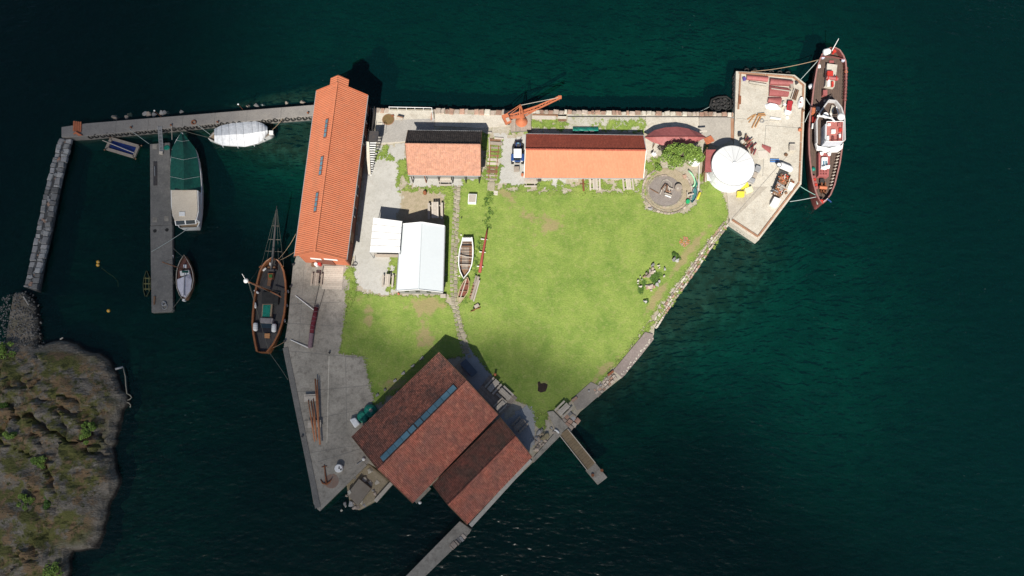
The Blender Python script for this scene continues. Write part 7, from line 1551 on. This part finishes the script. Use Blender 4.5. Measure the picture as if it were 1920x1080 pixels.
tag(MB().bar(P(912, 249.5, G + .3), P(922, 248.8, G + .3), .3, .1).build('bench_plank', m_woodW), 'pale plank at the north-east corner of the bleached shed', 'plank')
cg = T('green_cover', 'turquoise tarp-covered pile against the long shed\'s north wall', 'tarp', P(1098, 243)); mb = MB(); vs_ = []; n = 9
for i in range(n):
    t = i / (n - 1); x = 1074 + 48 * t
    for k, (dy, z_) in enumerate(((-5, .0), (-4, .55), (0, .8 + .1 * math.sin(i * 2)), (4, .6), (5.5, 0))): vs_.append(P(x, 243 + dy + .02 * i, G + z_))
mb.add(vs_, [(i * 5 + k, i * 5 + k + 1, (i + 1) * 5 + k + 1, (i + 1) * 5 + k) for i in range(n - 1) for k in range(4)]); mb.build('tarp', m_tarpT, cg)
for i, x in enumerate((1082, 1099, 1110)): MB().bar(P(x - 4, 246.5, G + .8), P(x + 4, 246.5, G + .8), .14, .06).build('weight_board', m_woodW, cg)
# along the front of the long shed
tag(MB().tube([P(1093, 336, G + .15), P(1094.5, 358, G + .15)], [.13, .15], 8).bar(P(1087, 344, G + .15), P(1098, 345, G + .15), .06, .06).build('old_anchor_stock', m_rust), 'rusty iron bar with a crosspiece below the long shed', 'iron bar')
tag(MB().box(P(1011.5, 336, G + .35), (.5, .55, .7)).build('dark_crate', m_dark, bev=.03), 'dark crate right of the shed-end picnic table', 'crate')
tag(MB().torus(P(1009, 347, G + .1), .2, .04, n=14).build('iron_hoop', m_dark), 'thin dark hoop on the gravel beside the picnic table', 'hoop')
tag(MB().box(P(996, 333.5, G + .9), (.8, .1, .3)).build('red_sign', m_redbright), 'small red sign under the long shed\'s eave', 'sign')
rb_ = T('shore_rubble', 'loose stones between the small shed and the gangway apron', 'rubble', P(1015, 825)); rs = random.Random(21)
for i in range(46):
    x, y = rs.uniform(1000, 1040), rs.uniform(800, 860)
    if not inside(x, y, [(1008, 800), (1035, 795), (1042, 808), (1003, 852), (995, 845)]): continue
    s_ = rs.uniform(.25, .9); stone(rb_, P(x, y, G + .1), (s_ * 1.3, s_, s_ * .6), rs.uniform(0, 3), rs.choice((m_stone, m_stoneG, m_dirt)), 'stone', True)
tag(stone(None, P(1022, 819, G + .25), (1.6, .9, .8), .5, M('yellow_lichen_rock', (.30, .26, .15), (.25, .21, .13), scale=2, bump=.04), 'boulder', True), 'large yellowish boulder beside the apron wall', 'boulder')
bp = [(706, 745), (720, 735), (742, 718), (756, 704), (775, 690), (790, 676)]
for i, (x, y) in enumerate(bp): tag(stone(None, P(x + random.uniform(-2, 2), y - 4, G + .15), (random.uniform(.5, .9), .5, .4), .7, m_stoneG, 'boulder', True), 'grey stone along the hall\'s lawn side, %s from its lower end' % ORD[i], 'boulder', 'stones along the hall wall')
tag(MB().box(P(831, 555, G + .3), (.8, .5, .6)).build('white_box', m_woodW, bev=.03), 'pale box at the white shed\'s south-east corner', 'box'); tag(MB().lathe(P(748, 551.5, G), [(.14, 0), (.16, .45), (.08, .6)], 8).build('gas_bottle', m_crane), 'small orange gas bottle at the white shed\'s south-west corner', 'bottle')
